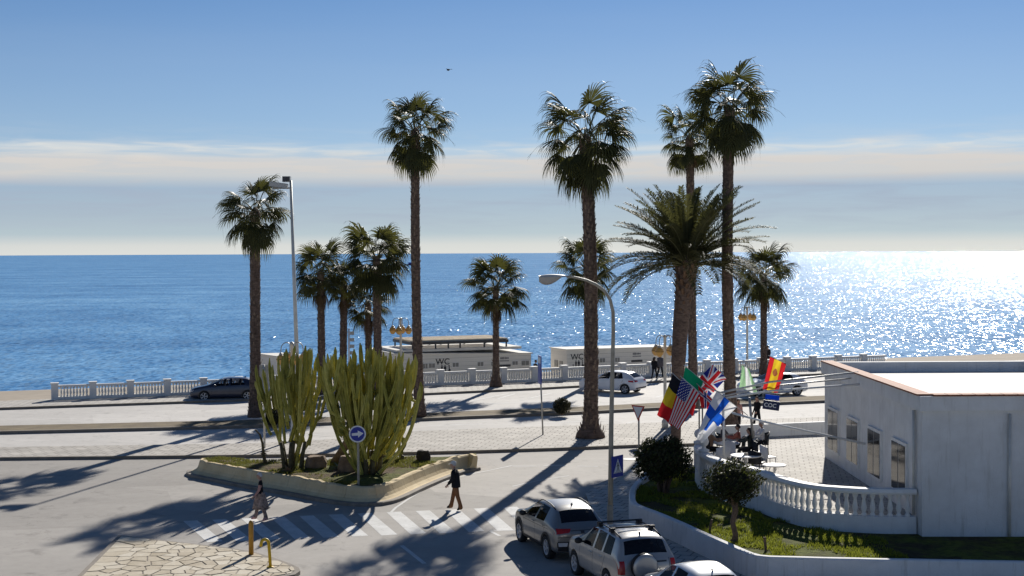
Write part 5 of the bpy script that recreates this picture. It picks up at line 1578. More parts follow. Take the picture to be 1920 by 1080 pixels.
# ------------------------------------------------------------------ cars
def paint(name, col, metal=0.5, rough=0.32):
    t = NT(name); n = t.noise(t.coord('Object'), 1.4, 3)
    t.set(col=t.ramp(n.outputs[0], [(0.3, tuple(c * 0.94 for c in col)), (0.7, tuple(c * 1.05 for c in col))]), metal=metal, rough=rough, coat=0.6)
    t.p.inputs['Coat Roughness'].default_value = 0.08
    return t.mat
M['paint_grey'] = paint('grey_car_paint', (0.23, 0.225, 0.215), 0.5)
M['paint_silver'] = paint('silver_car_paint', (0.42, 0.41, 0.39), 0.5)
M['paint_silver2'] = paint('pale_silver_car_paint', (0.55, 0.56, 0.57), 0.5, 0.25)
M['paint_white'] = paint('white_car_paint', (0.78, 0.78, 0.79), 0.0, 0.3)
M['paint_navy'] = paint('navy_car_paint', (0.02, 0.025, 0.05), 0.3)
def glassmat(name, dark, mixf):
    t = NT(name); t.set(col=(0.01, 0.012, 0.016), rough=0.04, spec=0.6)
    tr = t.node('ShaderNodeBsdfTransparent'); tr.inputs[0].default_value = (dark, dark, dark * 1.04, 1)
    mx = t.node('ShaderNodeMixShader'); mx.inputs[0].default_value = mixf
    t.l.new(t.p.outputs[0], mx.inputs[1]); t.l.new(tr.outputs[0], mx.inputs[2]); t.l.new(mx.outputs[0], t.out.inputs[0])
    return t.mat
M['glass'] = glassmat('car_glass', 0.75, 0.72)
M['glass_tint'] = glassmat('tinted_car_glass', 0.25, 0.45)
M['tail_red'] = pm('tail_lamp_red', (0.38, 0.012, 0.012), 0.2, 0.15, 12, spec=0.6)
M['head_clear'] = pm('lamp_clear', (0.55, 0.56, 0.58), 0.15, 0.1, 12, spec=0.6)
M['alloy'] = pm('alloy_rim', (0.48, 0.48, 0.49), 0.4, 0.1, 8, metal=0.25)
M['plate_white'] = pm('plate_white', (0.7, 0.7, 0.7), 0.5, 0.05, 8)
M['interior'] = pm('car_interior', (0.035, 0.034, 0.034), 0.8, 0.3, 8)

def wheel(car, x, y, r, w, side, spokes, rimr=0.66):
    o = D.objects.new('wheel', None); COL.objects.link(o); o.parent = car; o.location = (x, y, r)
    o.rotation_euler = (R_(90) if side > 0 else R_(-90), 0, 0)          # local +z points to the outside
    o.rotation_euler = (R_(-90) * side, 0, 0)
    mb = MB(); h = w / 2; ri = r * rimr
    mb.lathe([(ri, -h * 0.9), (r * 0.93, -h), (r, -h * 0.75), (r, h * 0.75), (r * 0.93, h), (ri, h * 0.9), (ri * 0.98, h * 0.5), (ri * 0.98, -h * 0.5)], 28, cap=False)
    mb.build('tyre', M['rubber'], o)
    mb = MB(); mb.lathe([(ri * 1.02, h * 0.93), (ri * 0.93, h * 0.93), (ri * 0.90, h * 0.5), (ri * 0.90, -h * 0.2)], 28, mi=0, cap=False)
    mb.lathe([(0.01, h * 0.30), (ri * 0.95, h * 0.20)], 24, mi=1)
    mb.lathe([(0.01, h * 0.80), (ri * 0.22, h * 0.78), (ri * 0.26, h * 0.5)], 14, mi=0)
    for k in range(spokes):
        a = 2 * math.pi * k / spokes; c, s = math.cos(a), math.sin(a)
        def P(rr, tt, z): return (c * rr - s * tt, s * rr + c * tt, z)
        w0, w1 = ri * 0.10, ri * 0.19
        mb.add([P(ri * 0.15, -w0, h * 0.78), P(ri * 0.15, w0, h * 0.78), P(ri * 0.93, w1, h * 0.86), P(ri * 0.93, -w1, h * 0.86), P(ri * 0.15, -w0, h * 0.4), P(ri * 0.15, w0, h * 0.4), P(ri * 0.93, w1, h * 0.5), P(ri * 0.93, -w1, h * 0.5)],
               [(0, 1, 2, 3), (0, 4, 5, 1), (1, 5, 6, 2), (2, 6, 7, 3), (3, 7, 4, 0)], 0)
    mb.build('rim', [M['alloy'], M['black']], o)
    return o

class Car:
    """Shell lofted from control sections (x runs from the nose backwards, y to the left), smoothed, arches cut, glass parted off."""
    def __init__(s, name, label, loc, heading, st, wheels, wr, ww, pmat, group=None, glass=None, clad=True, spokes=5):
        s.root = thing(name, label, 'car', loc, heading, group)
        L = st[-1]['xl']; s.L = L; s.wr = wr
        secs = []
        for q in st:
            xl, xu = q['xl'], q.get('xu', q['xl']); wl, zb, zs = q['wl'], q['zb'], q['zs']; wu, zu, zc = q['wu'], q['zu'], q['zc']
            h = zs - zb
            secs.append([(xl, 0, zb + 0.02), (xl, wl * 0.85, zb), (xl, wl * 0.975, zb + 0.09), (xl, wl, zb + h * 0.40), (xl, wl * 0.99, zb + h * 0.72), (xl, wl * 0.955, zs), (xu, wu, zu), (xu, wu * 0.90, zu + (zc - zu) * 0.55), (xu, wu * 0.5, zu + (zc - zu) * 0.92), (xu, 0, zc)])
        K = 10; ring = 2 * K - 2
        bm = bmesh.new(); V = []
        for sec in secs:
            row = [bm.verts.new((x - L / 2, y, z)) for x, y, z in sec]
            mir = [bm.verts.new((x - L / 2, -y, z)) for x, y, z in reversed(sec[1:-1])]
            V.append(row + mir)
        for i in range(len(st) - 1):
            side = st[i].get('side'); top = st[i].get('top')
            for k in range(ring):
                k2 = (k + 1) % ring
                f = bm.faces.new((V[i][k], V[i + 1][k], V[i + 1][k2], V[i][k2]))
                kk = k if k < K - 1 else ring - 1 - k
                m = 0
                if kk == 0: m = 2
                elif kk == 1 and clad: m = 2
                elif kk == 5 and side: m = {'glass': 1, 'pillar': 2}.get(side, 0)
                elif kk >= 7 and top == 'glass': m = 1 if not q.get('dark') else 1
                elif kk >= 7 and top == 'rear': m = 3
                f.material_index = m
        bm.faces.new(list(reversed(V[0]))); f = bm.faces.new(V[-1])
        bmesh.ops.recalc_face_normals(bm, faces=bm.faces[:])
        cl = bm.edges.layers.float.new('crease_edge')
        for i in range(len(st)):
            for k in range(ring):
                kk = k if k < K - 1 else ring - 1 - k
                e = bm.edges.get((V[i][k], V[i][(k + 1) % ring]))
                if i in (0, len(st) - 1) and e: e[cl] = 0.35
                if e and kk == 5 and (st[i].get('side') or st[max(i - 1, 0)].get('side')): e[cl] = 0.7
        for i in range(len(st) - 1):
            for k in (5, 6, ring - 5, ring - 6):
                e = bm.edges.get((V[i][k], V[i + 1][k]))
                if e: e[cl] = 0.55
            for k in (1, 2, ring - 1, ring - 2):
                e = bm.edges.get((V[i][k], V[i + 1][k]))
                if e: e[cl] = 0.4
        me = D.meshes.new('tmp'); bm.to_mesh(me); bm.free()
        for m in (pmat, M['glass'], M['black'], M['glass']): me.materials.append(m)
        o = D.objects.new('tmp', me); COL.objects.link(o)
        sub = o.modifiers.new('s', 'SUBSURF'); sub.levels = 2; sub.render_levels = 2
        cut = MB()
        for wx in wheels:
            for sy in (-1, 1):
                cut.lathe([(wr * 1.13, -0.16), (wr * 1.13, 0.30)], 32, (wx - L / 2, sy * (st[5]['wl'] - 0.06), wr * 1.02), 2, True, Matrix.Rotation(R_(-90) * sy, 3, 'X'))
        cm = cut.mesh('cut', [pmat, M['glass'], M['black'], M['glass']])
        bmc = bmesh.new(); bmc.from_mesh(cm); bmesh.ops.recalc_face_normals(bmc, faces=bmc.faces[:]); bmc.to_mesh(cm); bmc.free()
        co = D.objects.new('cut', cm); COL.objects.link(co)
        bo = o.modifiers.new('b', 'BOOLEAN'); bo.operation = 'DIFFERENCE'; bo.object = co; bo.solver = 'EXACT'
        body = evaluated(o, 'body')
        D.objects.remove(o); D.objects.remove(co)
        bm = bmesh.new(); bm.from_mesh(body)
        s.bvh = BVHTree.FromBMesh(bm)
        # part the glass off as panes of their own
        gl = [f for f in bm.faces if f.material_index in (1, 3)]
        seen = set(); islands = []
        for f in gl:
            if f in seen: continue
            st_ = [f]; seen.add(f); isl = []
            while st_:
                g = st_.pop(); isl.append(g)
                for e in g.edges:
                    for h in e.link_faces:
                        if h not in seen and h.material_index == g.material_index: seen.add(h); st_.append(h)
            islands.append(isl)
        for isl in islands:
            nb = bmesh.new(); mp = {}
            for f in isl:
                vs = []
                for v in f.verts:
                    if v not in mp: mp[v] = nb.verts.new(v.co - v.normal * 0.006)
                    vs.append(mp[v])
                try: nf = nb.faces.new(vs); nf.smooth = True
                except ValueError: pass
            c = sum((f.calc_center_median() for f in isl), Vector()) / len(isl)
            nm = 'rear_window' if isl[0].material_index == 3 else ('windscreen' if abs(c.y) < 0.2 else 'side_window')
            m2 = D.meshes.new(nm); nb.to_mesh(m2); nb.free()
            m2.materials.append(M['glass_tint'] if nm == 'rear_window' else M['glass'])
            link(nm, m2, s.root)
        bmesh.ops.delete(bm, geom=gl, context='FACES')
        bm.to_mesh(body); bm.free()
        sharp(body, 38)
        body.materials.clear()
        for m in (pmat, M['glass'], M['black'], M['glass']): body.materials.append(m)
        link('body', body, s.root)
        for wx in wheels:
            for sy in (-1, 1):
                wheel(s.root, wx - L / 2, sy * (st[5]['wl'] - 0.12), wr, ww, sy, spokes)
        # seats, dashboard
        mb = MB()
        for x in (L * 0.42, L * 0.64):
            for y in ((-0.36, 0.36) if x < L * 0.5 else (-0.4, 0.0, 0.4)):
                mb.box((x - L / 2, y, 0.72), (0.5, 0.46, 0.16)); mb.box((x + 0.26 - L / 2, y, 0.98), (0.13, 0.46, 0.56), Matrix.Rotation(R_(14), 3, 'Y')); mb.box((x + 0.34 - L / 2, y, 1.31), (0.10, 0.26, 0.16))
        mb.box((L * 0.30 - L / 2, 0, 0.90), (0.5, 1.35, 0.16)); mb.box((L * 0.52 - L / 2, 0, 0.36), (L * 0.55, 1.4, 0.10))
        mb.build('seats', M['interior'], s.root)
    def cast(s, p, d):
        h = s.bvh.ray_cast(Vector(p), Vector(d)); return h
    def patch(s, name, quad, d, mat, nx=8, ny=4, off=0.008, thick=0.02, label=None):
        # quad of 4 points laid on the shell by casting along d
        d = Vector(d).normalized(); Q = [Vector(q) for q in quad]; vs = []
        for j in range(ny + 1):
            for i in range(nx + 1):
                a = Q[0].lerp(Q[1], i / nx); b = Q[3].lerp(Q[2], i / nx); p = a.lerp(b, j / ny)
                h = s.cast(p - d * 4.0, d)
                vs.append((h[0] - d * off) if h[0] is not None else p)
        mb = MB(); m = (nx + 1) * (ny + 1)
        fs = [(j * (nx + 1) + i, j * (nx + 1) + i + 1, (j + 1) * (nx + 1) + i + 1, (j + 1) * (nx + 1) + i) for j in range(ny) for i in range(nx)]
        edge = list(range(nx + 1)) + [(j + 1) * (nx + 1) + nx for j in range(ny)] + [ny * (nx + 1) + i for i in range(nx - 1, -1, -1)] + [j * (nx + 1) for j in range(ny - 1, 0, -1)]
        vs2 = [Vector(v) + d * thick for v in vs]
        allv = list(vs) + vs2
        ff = fs + [(edge[(k + 1) % len(edge)], edge[k], edge[k] + m, edge[(k + 1) % len(edge)] + m) for k in range(len(edge))]
        mb.add(allv, ff, 0, True)
        o = mb.build(name, mat, s.root)
        bm = bmesh.new(); bm.from_mesh(o.data); bmesh.ops.recalc_face_normals(bm, faces=bm.faces[:])
        if sum(f.normal.dot(d) * f.calc_area() for f in bm.faces if f.index < len(fs)) > 0: bmesh.ops.reverse_faces(bm, faces=bm.faces[:])
        bm.to_mesh(o.data); bm.free(); sharp(o.data, 40)
        return o
    def seam(s, pts, y, w=0.010):
        for a, b in zip(pts, pts[1:]):
            a, b = Vector((a[0] - s.L / 2, 0, a[1])), Vector((b[0] - s.L / 2, 0, b[1]))
            t = (b - a).normalized(); n = Vector((-t.z, 0, t.x)) * (w / 2)
            for sy in (-1, 1):
                s.patch('seam', [a - n, b - n, b + n, a + n], (0, -sy, 0), M['black'], 6, 1, 0.002, 0.004)
    def handle(s, x, z):
        for sy in (-1, 1):
            s.patch('handle', [(x - s.L / 2, 0, z - 0.014), (x + 0.20 - s.L / 2, 0, z - 0.010), (x + 0.20 - s.L / 2, 0, z + 0.022), (x - s.L / 2, 0, z + 0.018)], (0, -sy, 0), s.hmat, 3, 1, 0.03, 0.03)
    def mirror(s, x, z, y, mat):
        for sy in (-1, 1):
            mb = MB(); mb.ball((x - s.L / 2, sy * (y + 0.11), z), 0.12, 12, 8, 0, (0.62, 1.0, 0.75)); mb.box((x - s.L / 2, sy * (y + 0.02), z - 0.03), (0.07, 0.14, 0.05))
            mb.build('mirror', mat, s.root)
    def rails(s, x0, x1, y, mat, lift=0.05):
        for sy in (-1, 1):
            pts = []
            for i in range(9):
                q = i / 8; x = lerp(x0, x1, q) - s.L / 2; h = s.cast((x, sy * y, 3), (0, 0, -1))
                pts.append(h[0] + Vector((0, 0, lift * min(1, 4 * min(q, 1 - q)) + 0.006)))
            mb = MB(); mb.tube(pts, 0.018, 6); mb.build('roof_rail', mat, s.root)
    def antenna(s, x):
        h = s.cast((x - s.L / 2, 0, 3), (0, 0, -1))[0]
        mb = MB(); mb.add([h + Vector((-0.09, 0, 0)), h + Vector((0.07, -0.025, -0.003)), h + Vector((0.07, 0.025, -0.003)), h + Vector((0.07, 0, 0.07))], [(0, 1, 3), (0, 3, 2), (1, 2, 3)]); mb.build('roof_fin', M['black'], s.root)
    def arch(s, wx, r0, r1, mat):
        for sy in (-1, 1):
            vs = []; n_ = 18
            for i in range(n_ + 1):
                a = math.pi * (1.12 * i / n_ - 0.06)
                for r in (r0, r1):
                    p = Vector((wx - s.L / 2 + r * math.cos(a), sy * 3.0, s.wr * 1.02 + r * math.sin(a)))
                    h = s.cast(p, (0, -sy, 0)); y = h[0].y if h[0] is not None else sy * 0.85
                    if abs(y) < 0.7: y = sy * 0.86
                    vs.append((p.x, y + sy * 0.014, p.z))
            mb = MB(); mb.add(vs, [(2 * i, 2 * i + 1, 2 * i + 3, 2 * i + 2) for i in range(n_)], 0, True)
            mb.build('arch_trim', mat, s.root)
    def rear(s, y0, z0, y1, z1): return [(0, y0, z0), (0, y1, z0), (0, y1, z1), (0, y0, z1)]
def hd(deg): return R_(deg)

# -- grey crossover (nose points away and to the left) : local x is backwards, so heading turns -x to the travel direction
stT = [dict(xl=0.0, wl=0.66, zb=0.34, zs=0.70, wu=0.60, zu=0.76, zc=0.80),
       dict(xl=0.16, wl=0.83, zb=0.24, zs=0.80, wu=0.74, zu=0.88, zc=0.92),
       dict(xl=0.55, wl=0.89, zb=0.22, zs=0.93, wu=0.79, zu=1.00, zc=1.04),
       dict(xl=1.12, xu=1.18, wl=0.905, zb=0.22, zs=1.00, wu=0.78, zu=1.06, zc=1.10, top='glass'),
       dict(xl=1.52, xu=1.98, wl=0.91, zb=0.22, zs=1.03, wu=0.615, zu=1.475, zc=1.545, side='glass'),
       dict(xl=2.36, xu=2.44, wl=0.91, zb=0.22, zs=1.05, wu=0.63, zu=1.50, zc=1.575, side='pillar'),
       dict(xl=2.44, xu=2.52, wl=0.91, zb=0.22, zs=1.05, wu=0.63, zu=1.50, zc=1.575, side='glass'),
       dict(xl=3.20, xu=3.12, wl=0.91, zb=0.22, zs=1.08, wu=0.615, zu=1.475, zc=1.56),
       dict(xl=3.60, xu=3.58, wl=0.91, zb=0.24, zs=1.08, wu=0.60, zu=1.44, zc=1.53, top='rear'),
       dict(xl=4.00, xu=4.02, wl=0.90, zb=0.27, zs=1.02, wu=0.70, zu=1.07, zc=1.10),
       dict(xl=4.16, xu=4.15, wl=0.88, zb=0.30, zs=0.96, wu=0.72, zu=1.00, zc=1.02),
       dict(xl=4.23, wl=0.80, zb=0.36, zs=0.80, wu=0.70, zu=0.84, zc=0.86)]
c = Car('parked_crossover', 'grey parked crossover with black cladding and pale roof, foremost of the three at the kerb', (1.42, 43.0, 0), R_(-90 + 18), stT, (0.86, 3.45), 0.345, 0.22, M['paint_grey'])
c.hmat = M['paint_grey']
c.seam([(1.30, 0.30), (1.34, 0.98)], 1); c.seam([(2.40, 0.30), (2.42, 1.00)], 1); c.seam([(3.32, 1.0), (3.18, 0.72), (2.95, 0.35)], 1)
c.seam([(1.3, 0.86), (2.3, 0.885), (3.6, 0.92)], 1, 0.014)
c.handle(2.12, 0.93); c.handle(2.98, 0.95)
c.mirror(1.55, 1.06, 0.88, M['black']); c.rails(1.75, 3.45, 0.57, M['black'], 0.045); c.antenna(3.25)
for s_ in (1, -1):
    c.patch('tail_lamp', [(0, s_ * 0.86, 0.86), (0, s_ * 0.42, 0.90), (0, s_ * 0.36, 1.00), (0, s_ * 0.86, 1.02)], (-1, 0, 0), M['tail_red'], 8, 4, 0.012)
    c.patch('reflector', [(0, s_ * 0.76, 0.50), (0, s_ * 0.50, 0.49), (0, s_ * 0.48, 0.60), (0, s_ * 0.78, 0.61)], (-1, 0, 0), M['head_clear'], 4, 2, 0.010)
    c.patch('reflector_frame', [(0, s_ * 0.80, 0.47), (0, s_ * 0.46, 0.46), (0, s_ * 0.44, 0.63), (0, s_ * 0.82, 0.64)], (-1, 0, 0), M['black'], 4, 2, 0.004)
c.patch('tailgate_line', c.rear(-0.80, 0.755, 0.80, 0.770), (-1, 0, 0), M['black'], 16, 1, 0.004, 0.006)
c.patch('tailgate_line', c.rear(-0.40, 0.935, 0.40, 0.948), (-1, 0, 0), M['black'], 12, 1, 0.004, 0.006)
c.patch('rear_diffuser', c.rear(-0.78, 0.36, 0.78, 0.47), (-1, 0, 0), M['black'], 12, 2, 0.02)
c.patch('plate', c.rear(-0.26, 0.62, 0.26, 0.73), (-1, 0, 0), M['plate_white'], 4, 2, 0.012)
c.patch('badge', c.rear(-0.055, 0.86, 0.055, 0.93), (-1, 0, 0), M['dark_metal'], 2, 2, 0.012)
for s_ in (1, -1): c.patch('headlight', [(0, s_ * 0.78, 0.72), (0, s_ * 0.42, 0.72), (0, s_ * 0.42, 0.82), (0, s_ * 0.80, 0.84)], (1, 0, 0), M['head_clear'], 6, 3)

for wx in (0.86, 3.45): c.arch(wx, 0.395, 0.46, M['black'])
for s_ in (1, -1): c.patch('sill_cladding', [(1.30 - 2.115, 0, 0.25), (3.02 - 2.115, 0, 0.25), (3.02 - 2.115, 0, 0.40), (1.30 - 2.115, 0, 0.38)], (0, -s_, 0), M['black'], 10, 3, 0.010, 0.012)
# -- silver off-roader with spare wheel on the tailgate and roof bars
stR = [dict(xl=0.0, wl=0.68, zb=0.38, zs=0.78, wu=0.60, zu=0.86, zc=0.90),
       dict(xl=0.14, wl=0.80, zb=0.30, zs=0.88, wu=0.70, zu=0.97, zc=1.01),
       dict(xl=0.50, wl=0.845, zb=0.27, zs=0.98, wu=0.74, zu=1.05, zc=1.10),
       dict(xl=1.08, xu=1.12, wl=0.86, zb=0.27, zs=1.04, wu=0.74, zu=1.11, zc=1.15, top='glass'),
       dict(xl=1.42, xu=1.82, wl=0.865, zb=0.27, zs=1.06, wu=0.63, zu=1.56, zc=1.64, side='glass'),
       dict(xl=2.20, xu=2.26, wl=0.87, zb=0.27, zs=1.08, wu=0.65, zu=1.60, zc=1.68, side='pillar'),
       dict(xl=2.29, xu=2.35, wl=0.87, zb=0.27, zs=1.08, wu=0.65, zu=1.60, zc=1.68, side='glass'),
       dict(xl=2.86, xu=2.90, wl=0.87, zb=0.27, zs=1.10, wu=0.65, zu=1.59, zc=1.68, side='pillar'),
       dict(xl=2.95, xu=2.98, wl=0.87, zb=0.28, zs=1.10, wu=0.65, zu=1.585, zc=1.675, side='glass'),
       dict(xl=3.52, xu=3.42, wl=0.865, zb=0.30, zs=1.12, wu=0.64, zu=1.55, zc=1.66),
       dict(xl=3.86, xu=3.78, wl=0.855, zb=0.32, zs=1.13, wu=0.64, zu=1.53, zc=1.63, top='rear'),
       dict(xl=3.98, xu=3.97, wl=0.85, zb=0.33, zs=1.08, wu=0.73, zu=1.12, zc=1.15),
       dict(xl=4.06, wl=0.84, zb=0.34, zs=0.98, wu=0.76, zu=1.02, zc=1.05),
       dict(xl=4.10, wl=0.80, zb=0.38, zs=0.80, wu=0.74, zu=0.83, zc=0.85)]
c = Car('parked_off_roader', 'silver parked off-roader with spare wheel on its tailgate and black roof bars', (2.93, 38.4, 0), R_(-90 + 18), stR, (0.80, 3.29), 0.345, 0.22, M['paint_silver'], spokes=5)
c.hmat = M['paint_silver']
c.seam([(1.22, 0.42), (1.26, 1.02)], 1); c.seam([(2.24, 0.36), (2.26, 1.04)], 1); c.seam([(3.12, 1.05), (3.0, 0.75), (2.78, 0.42)], 1)
c.patch('side_crease', [(0.95 - 2.05, 0, 0.66), (3.0 - 2.05, 0, 0.62), (3.0 - 2.05, 0, 0.68), (0.95 - 2.05, 0, 0.72)], (0, -1, 0), M['paint_silver'], 12, 1, 0.018, 0.02)
c.handle(1.98, 0.93); c.handle(2.70, 0.95); c.mirror(1.42, 1.12, 0.84, M['black']); c.rails(1.80, 3.62, 0.57, M['black'], 0.07); c.antenna(3.5)
for x in (2.15, 3.02):
    h = c.cast((x - c.L / 2, 0.57, 3), (0, 0, -1))[0]
    mb = MB(); mb.tube([(h.x, -0.66, h.z + 0.12), (h.x, 0.66, h.z + 0.12)], 0.024, 6)
    for sy in (-1, 1): mb.box((h.x, sy * 0.58, h.z + 0.07), (0.13, 0.14, 0.12))
    mb.build('roof_bar', M['black'], c.root)
for s_ in (1, -1):
    c.patch('tail_lamp', [(0, s_ * 0.835, 0.72), (0, s_ * 0.66, 0.72), (0, s_ * 0.66, 1.06), (0, s_ * 0.83, 1.06)], (-1, 0, 0), M['tail_red'], 4, 8, 0.02, 0.04)
c.patch('rear_bumper', c.rear(-0.80, 0.42, 0.80, 0.58), (-1, 0, 0), M['paint_silver'], 12, 3, 0.06, 0.08)
c.patch('bumper_strip', c.rear(-0.80, 0.60, 0.80, 0.63), (-1, 0, 0), M['black'], 12, 1, 0.02, 0.02)
c.patch('tailgate_line', c.rear(0.62, 0.66, 0.632, 1.08), (-1, 0, 0), M['black'], 1, 6, 0.004, 0.006)
c.patch('badge', c.rear(0.28, 0.98, 0.55, 1.02), (-1, 0, 0), M['dark_metal'], 3, 1, 0.008, 0.01)
c.patch('badge', c.rear(0.30, 0.72, 0.52, 0.75), (-1, 0, 0), M['dark_metal'], 3, 1, 0.008, 0.01)
o = D.objects.new('spare_wheel', None); COL.objects.link(o); o.parent = c.root; o.location = (c.L / 2 + 0.115, -0.16, 0.92); o.rotation_euler = (0, R_(90), 0)
mb = MB(); mb.lathe([(0.345, -0.11), (0.365, -0.04), (0.365, 0.06), (0.345, 0.09)], 30); mb.build('tyre', M['rubber'], o)
mb = MB(); mb.lathe([(0.352, 0.085), (0.34, 0.105), (0.25, 0.125), (0.15, 0.118), (0.02, 0.13)], 30); mb.build('wheel_cover', M['paint_silver'], o)
for s_ in (1, -1): c.patch('headlight', [(0, s_ * 0.74, 0.74), (0, s_ * 0.42, 0.74), (0, s_ * 0.42, 0.86), (0, s_ * 0.74, 0.88)], (1, 0, 0), M['head_clear'], 6, 3)

# -- compact hatchbacks
def stH(kx=1.0, kz=1.0):
    q_ = stH0()
    for d_ in q_:
        for k_ in ('xl', 'xu'):
            if k_ in d_: d_[k_] *= kx
        for k_ in ('zs', 'zu', 'zc'): d_[k_] *= kz
        for k_ in ('wl', 'wu'): d_[k_] *= (0.96 if kx < 1 else 1.0)
    return q_
def stH0(): return [dict(xl=0.0, wl=0.64, zb=0.30, zs=0.60, wu=0.58, zu=0.66, zc=0.70),
       dict(xl=0.14, wl=0.80, zb=0.20, zs=0.70, wu=0.70, zu=0.77, zc=0.81),
       dict(xl=0.55, wl=0.87, zb=0.18, zs=0.83, wu=0.76, zu=0.89, zc=0.93),
       dict(xl=1.14, xu=1.20, wl=0.89, zb=0.18, zs=0.91, wu=0.76, zu=0.97, zc=1.01, top='glass'),
       dict(xl=1.54, xu=2.02, wl=0.895, zb=0.18, zs=0.94, wu=0.58, zu=1.36, zc=1.42, side='glass'),
       dict(xl=2.40, xu=2.46, wl=0.90, zb=0.18, zs=0.96, wu=0.60, zu=1.385, zc=1.45, side='pillar'),
       dict(xl=2.48, xu=2.54, wl=0.90, zb=0.18, zs=0.96, wu=0.60, zu=1.385, zc=1.45, side='glass'),
       dict(xl=3.42, xu=3.20, wl=0.90, zb=0.19, zs=1.00, wu=0.58, zu=1.35, zc=1.43),
       dict(xl=3.74, xu=3.66, wl=0.895, zb=0.21, zs=1.00, wu=0.56, zu=1.31, zc=1.39, top='rear'),
       dict(xl=4.06, xu=4.10, wl=0.88, zb=0.24, zs=0.95, wu=0.68, zu=1.00, zc=1.03),
       dict(xl=4.22, xu=4.22, wl=0.85, zb=0.28, zs=0.86, wu=0.70, zu=0.90, zc=0.92),
       dict(xl=4.30, wl=0.78, zb=0.34, zs=0.66, wu=0.68, zu=0.70, zc=0.72)]
def hatch(label, loc, heading, pmat, spokes=5, name='parked_hatchback', kx=1.0, kz=1.0):
    c = Car(name, label, loc, heading, stH(kx, kz), (0.88 * kx, 3.53 * kx), 0.325 if kx == 1 else 0.29, 0.21, pmat, spokes=spokes, clad=False)
    c.hmat = pmat
    for sm in ([(1.34, 0.26), (1.38, 0.90)], [(2.44, 0.26), (2.46, 0.92)], [(3.42, 0.95), (3.28, 0.68), (3.02, 0.32)]): c.seam([(x * kx, z) for x, z in sm], 1)
    c.handle(2.14 * kx, 0.83); c.handle(3.02 * kx, 0.86); c.mirror(1.56 * kx, 0.98, 0.86, pmat); c.antenna(3.35 * kx)
    for s_ in (1, -1):
        c.patch('tail_lamp', [(0, s_ * 0.84, 0.80), (0, s_ * 0.44, 0.81), (0, s_ * 0.44, 0.89), (0, s_ * 0.84, 0.93)], (-1, 0, 0), M['tail_red'], 8, 4, 0.012)
        c.patch('tail_lamp', [((3.80 - 2.15) * kx, 0, 0.80), ((4.15 - 2.15) * kx, 0, 0.78), ((4.12 - 2.15) * kx, 0, 0.90), ((3.78 - 2.15) * kx, 0, 0.90)], (0, -s_, 0), M['tail_red'], 8, 4, 0.012)
        c.patch('headlight', [(0, s_ * 0.76, 0.62), (0, s_ * 0.42, 0.60), (0, s_ * 0.42, 0.68), (0, s_ * 0.78, 0.74)], (1, 0, 0), M['head_clear'], 6, 3)
    c.patch('plate', c.rear(-0.26, 0.62, 0.26, 0.73), (-1, 0, 0), M['plate_white'], 4, 2, 0.012)
    c.patch('rear_valance', c.rear(-0.74, 0.34, 0.74, 0.44), (-1, 0, 0), M['black'], 12, 2, 0.012)
    return c
hatch('pale silver hatchback cut by the bottom edge, rearmost of the three at the kerb', (4.52, 34.45, 0), R_(-90 + 18), M['paint_silver2'], kx=0.81, kz=1.045)
hatch('white parked hatchback on the seafront lane between the thick palm and the couple', (6.55, 91.0, 0), R_(-32), M['paint_white'])
hatch('white parked car mostly hidden behind the flags, only its pale roof showing', (16.6, 88.6, 0), R_(12), M['paint_white'])
hatch('dark navy car cut by the left edge, behind the smaller cactus', (-18.1, 87.3, 0), R_(8), M['paint_navy'])
# ------------------------------------------------------------------ flags
FL = {}
def flagmat(name, col):
    t = NT('flag_' + name); t.set(col=col, rough=0.75, spec=0.15)
    tr = t.node('ShaderNodeBsdfTranslucent'); t.put(tr.inputs[0], tuple(min(1, c * 1.1) for c in col))
    mx = t.node('ShaderNodeMixShader'); mx.inputs[0].default_value = 0.42
    t.l.new(t.p.outputs[0], mx.inputs[1]); t.l.new(tr.outputs[0], mx.inputs[2]); t.l.new(mx.outputs[0], t.out.inputs[0])
    FL[name] = t.mat
for n_, c_ in dict(black=(0.02, 0.02, 0.025), yellow=(0.72, 0.52, 0.03), red=(0.62, 0.025, 0.03), white=(0.78, 0.78, 0.78), navy=(0.02, 0.03, 0.22), blue=(0.015, 0.12, 0.62), green=(0.01, 0.36, 0.15), pale_green=(0.34, 0.56, 0.32), crest=(0.35, 0.12, 0.05)).items(): flagmat(n_, c_)
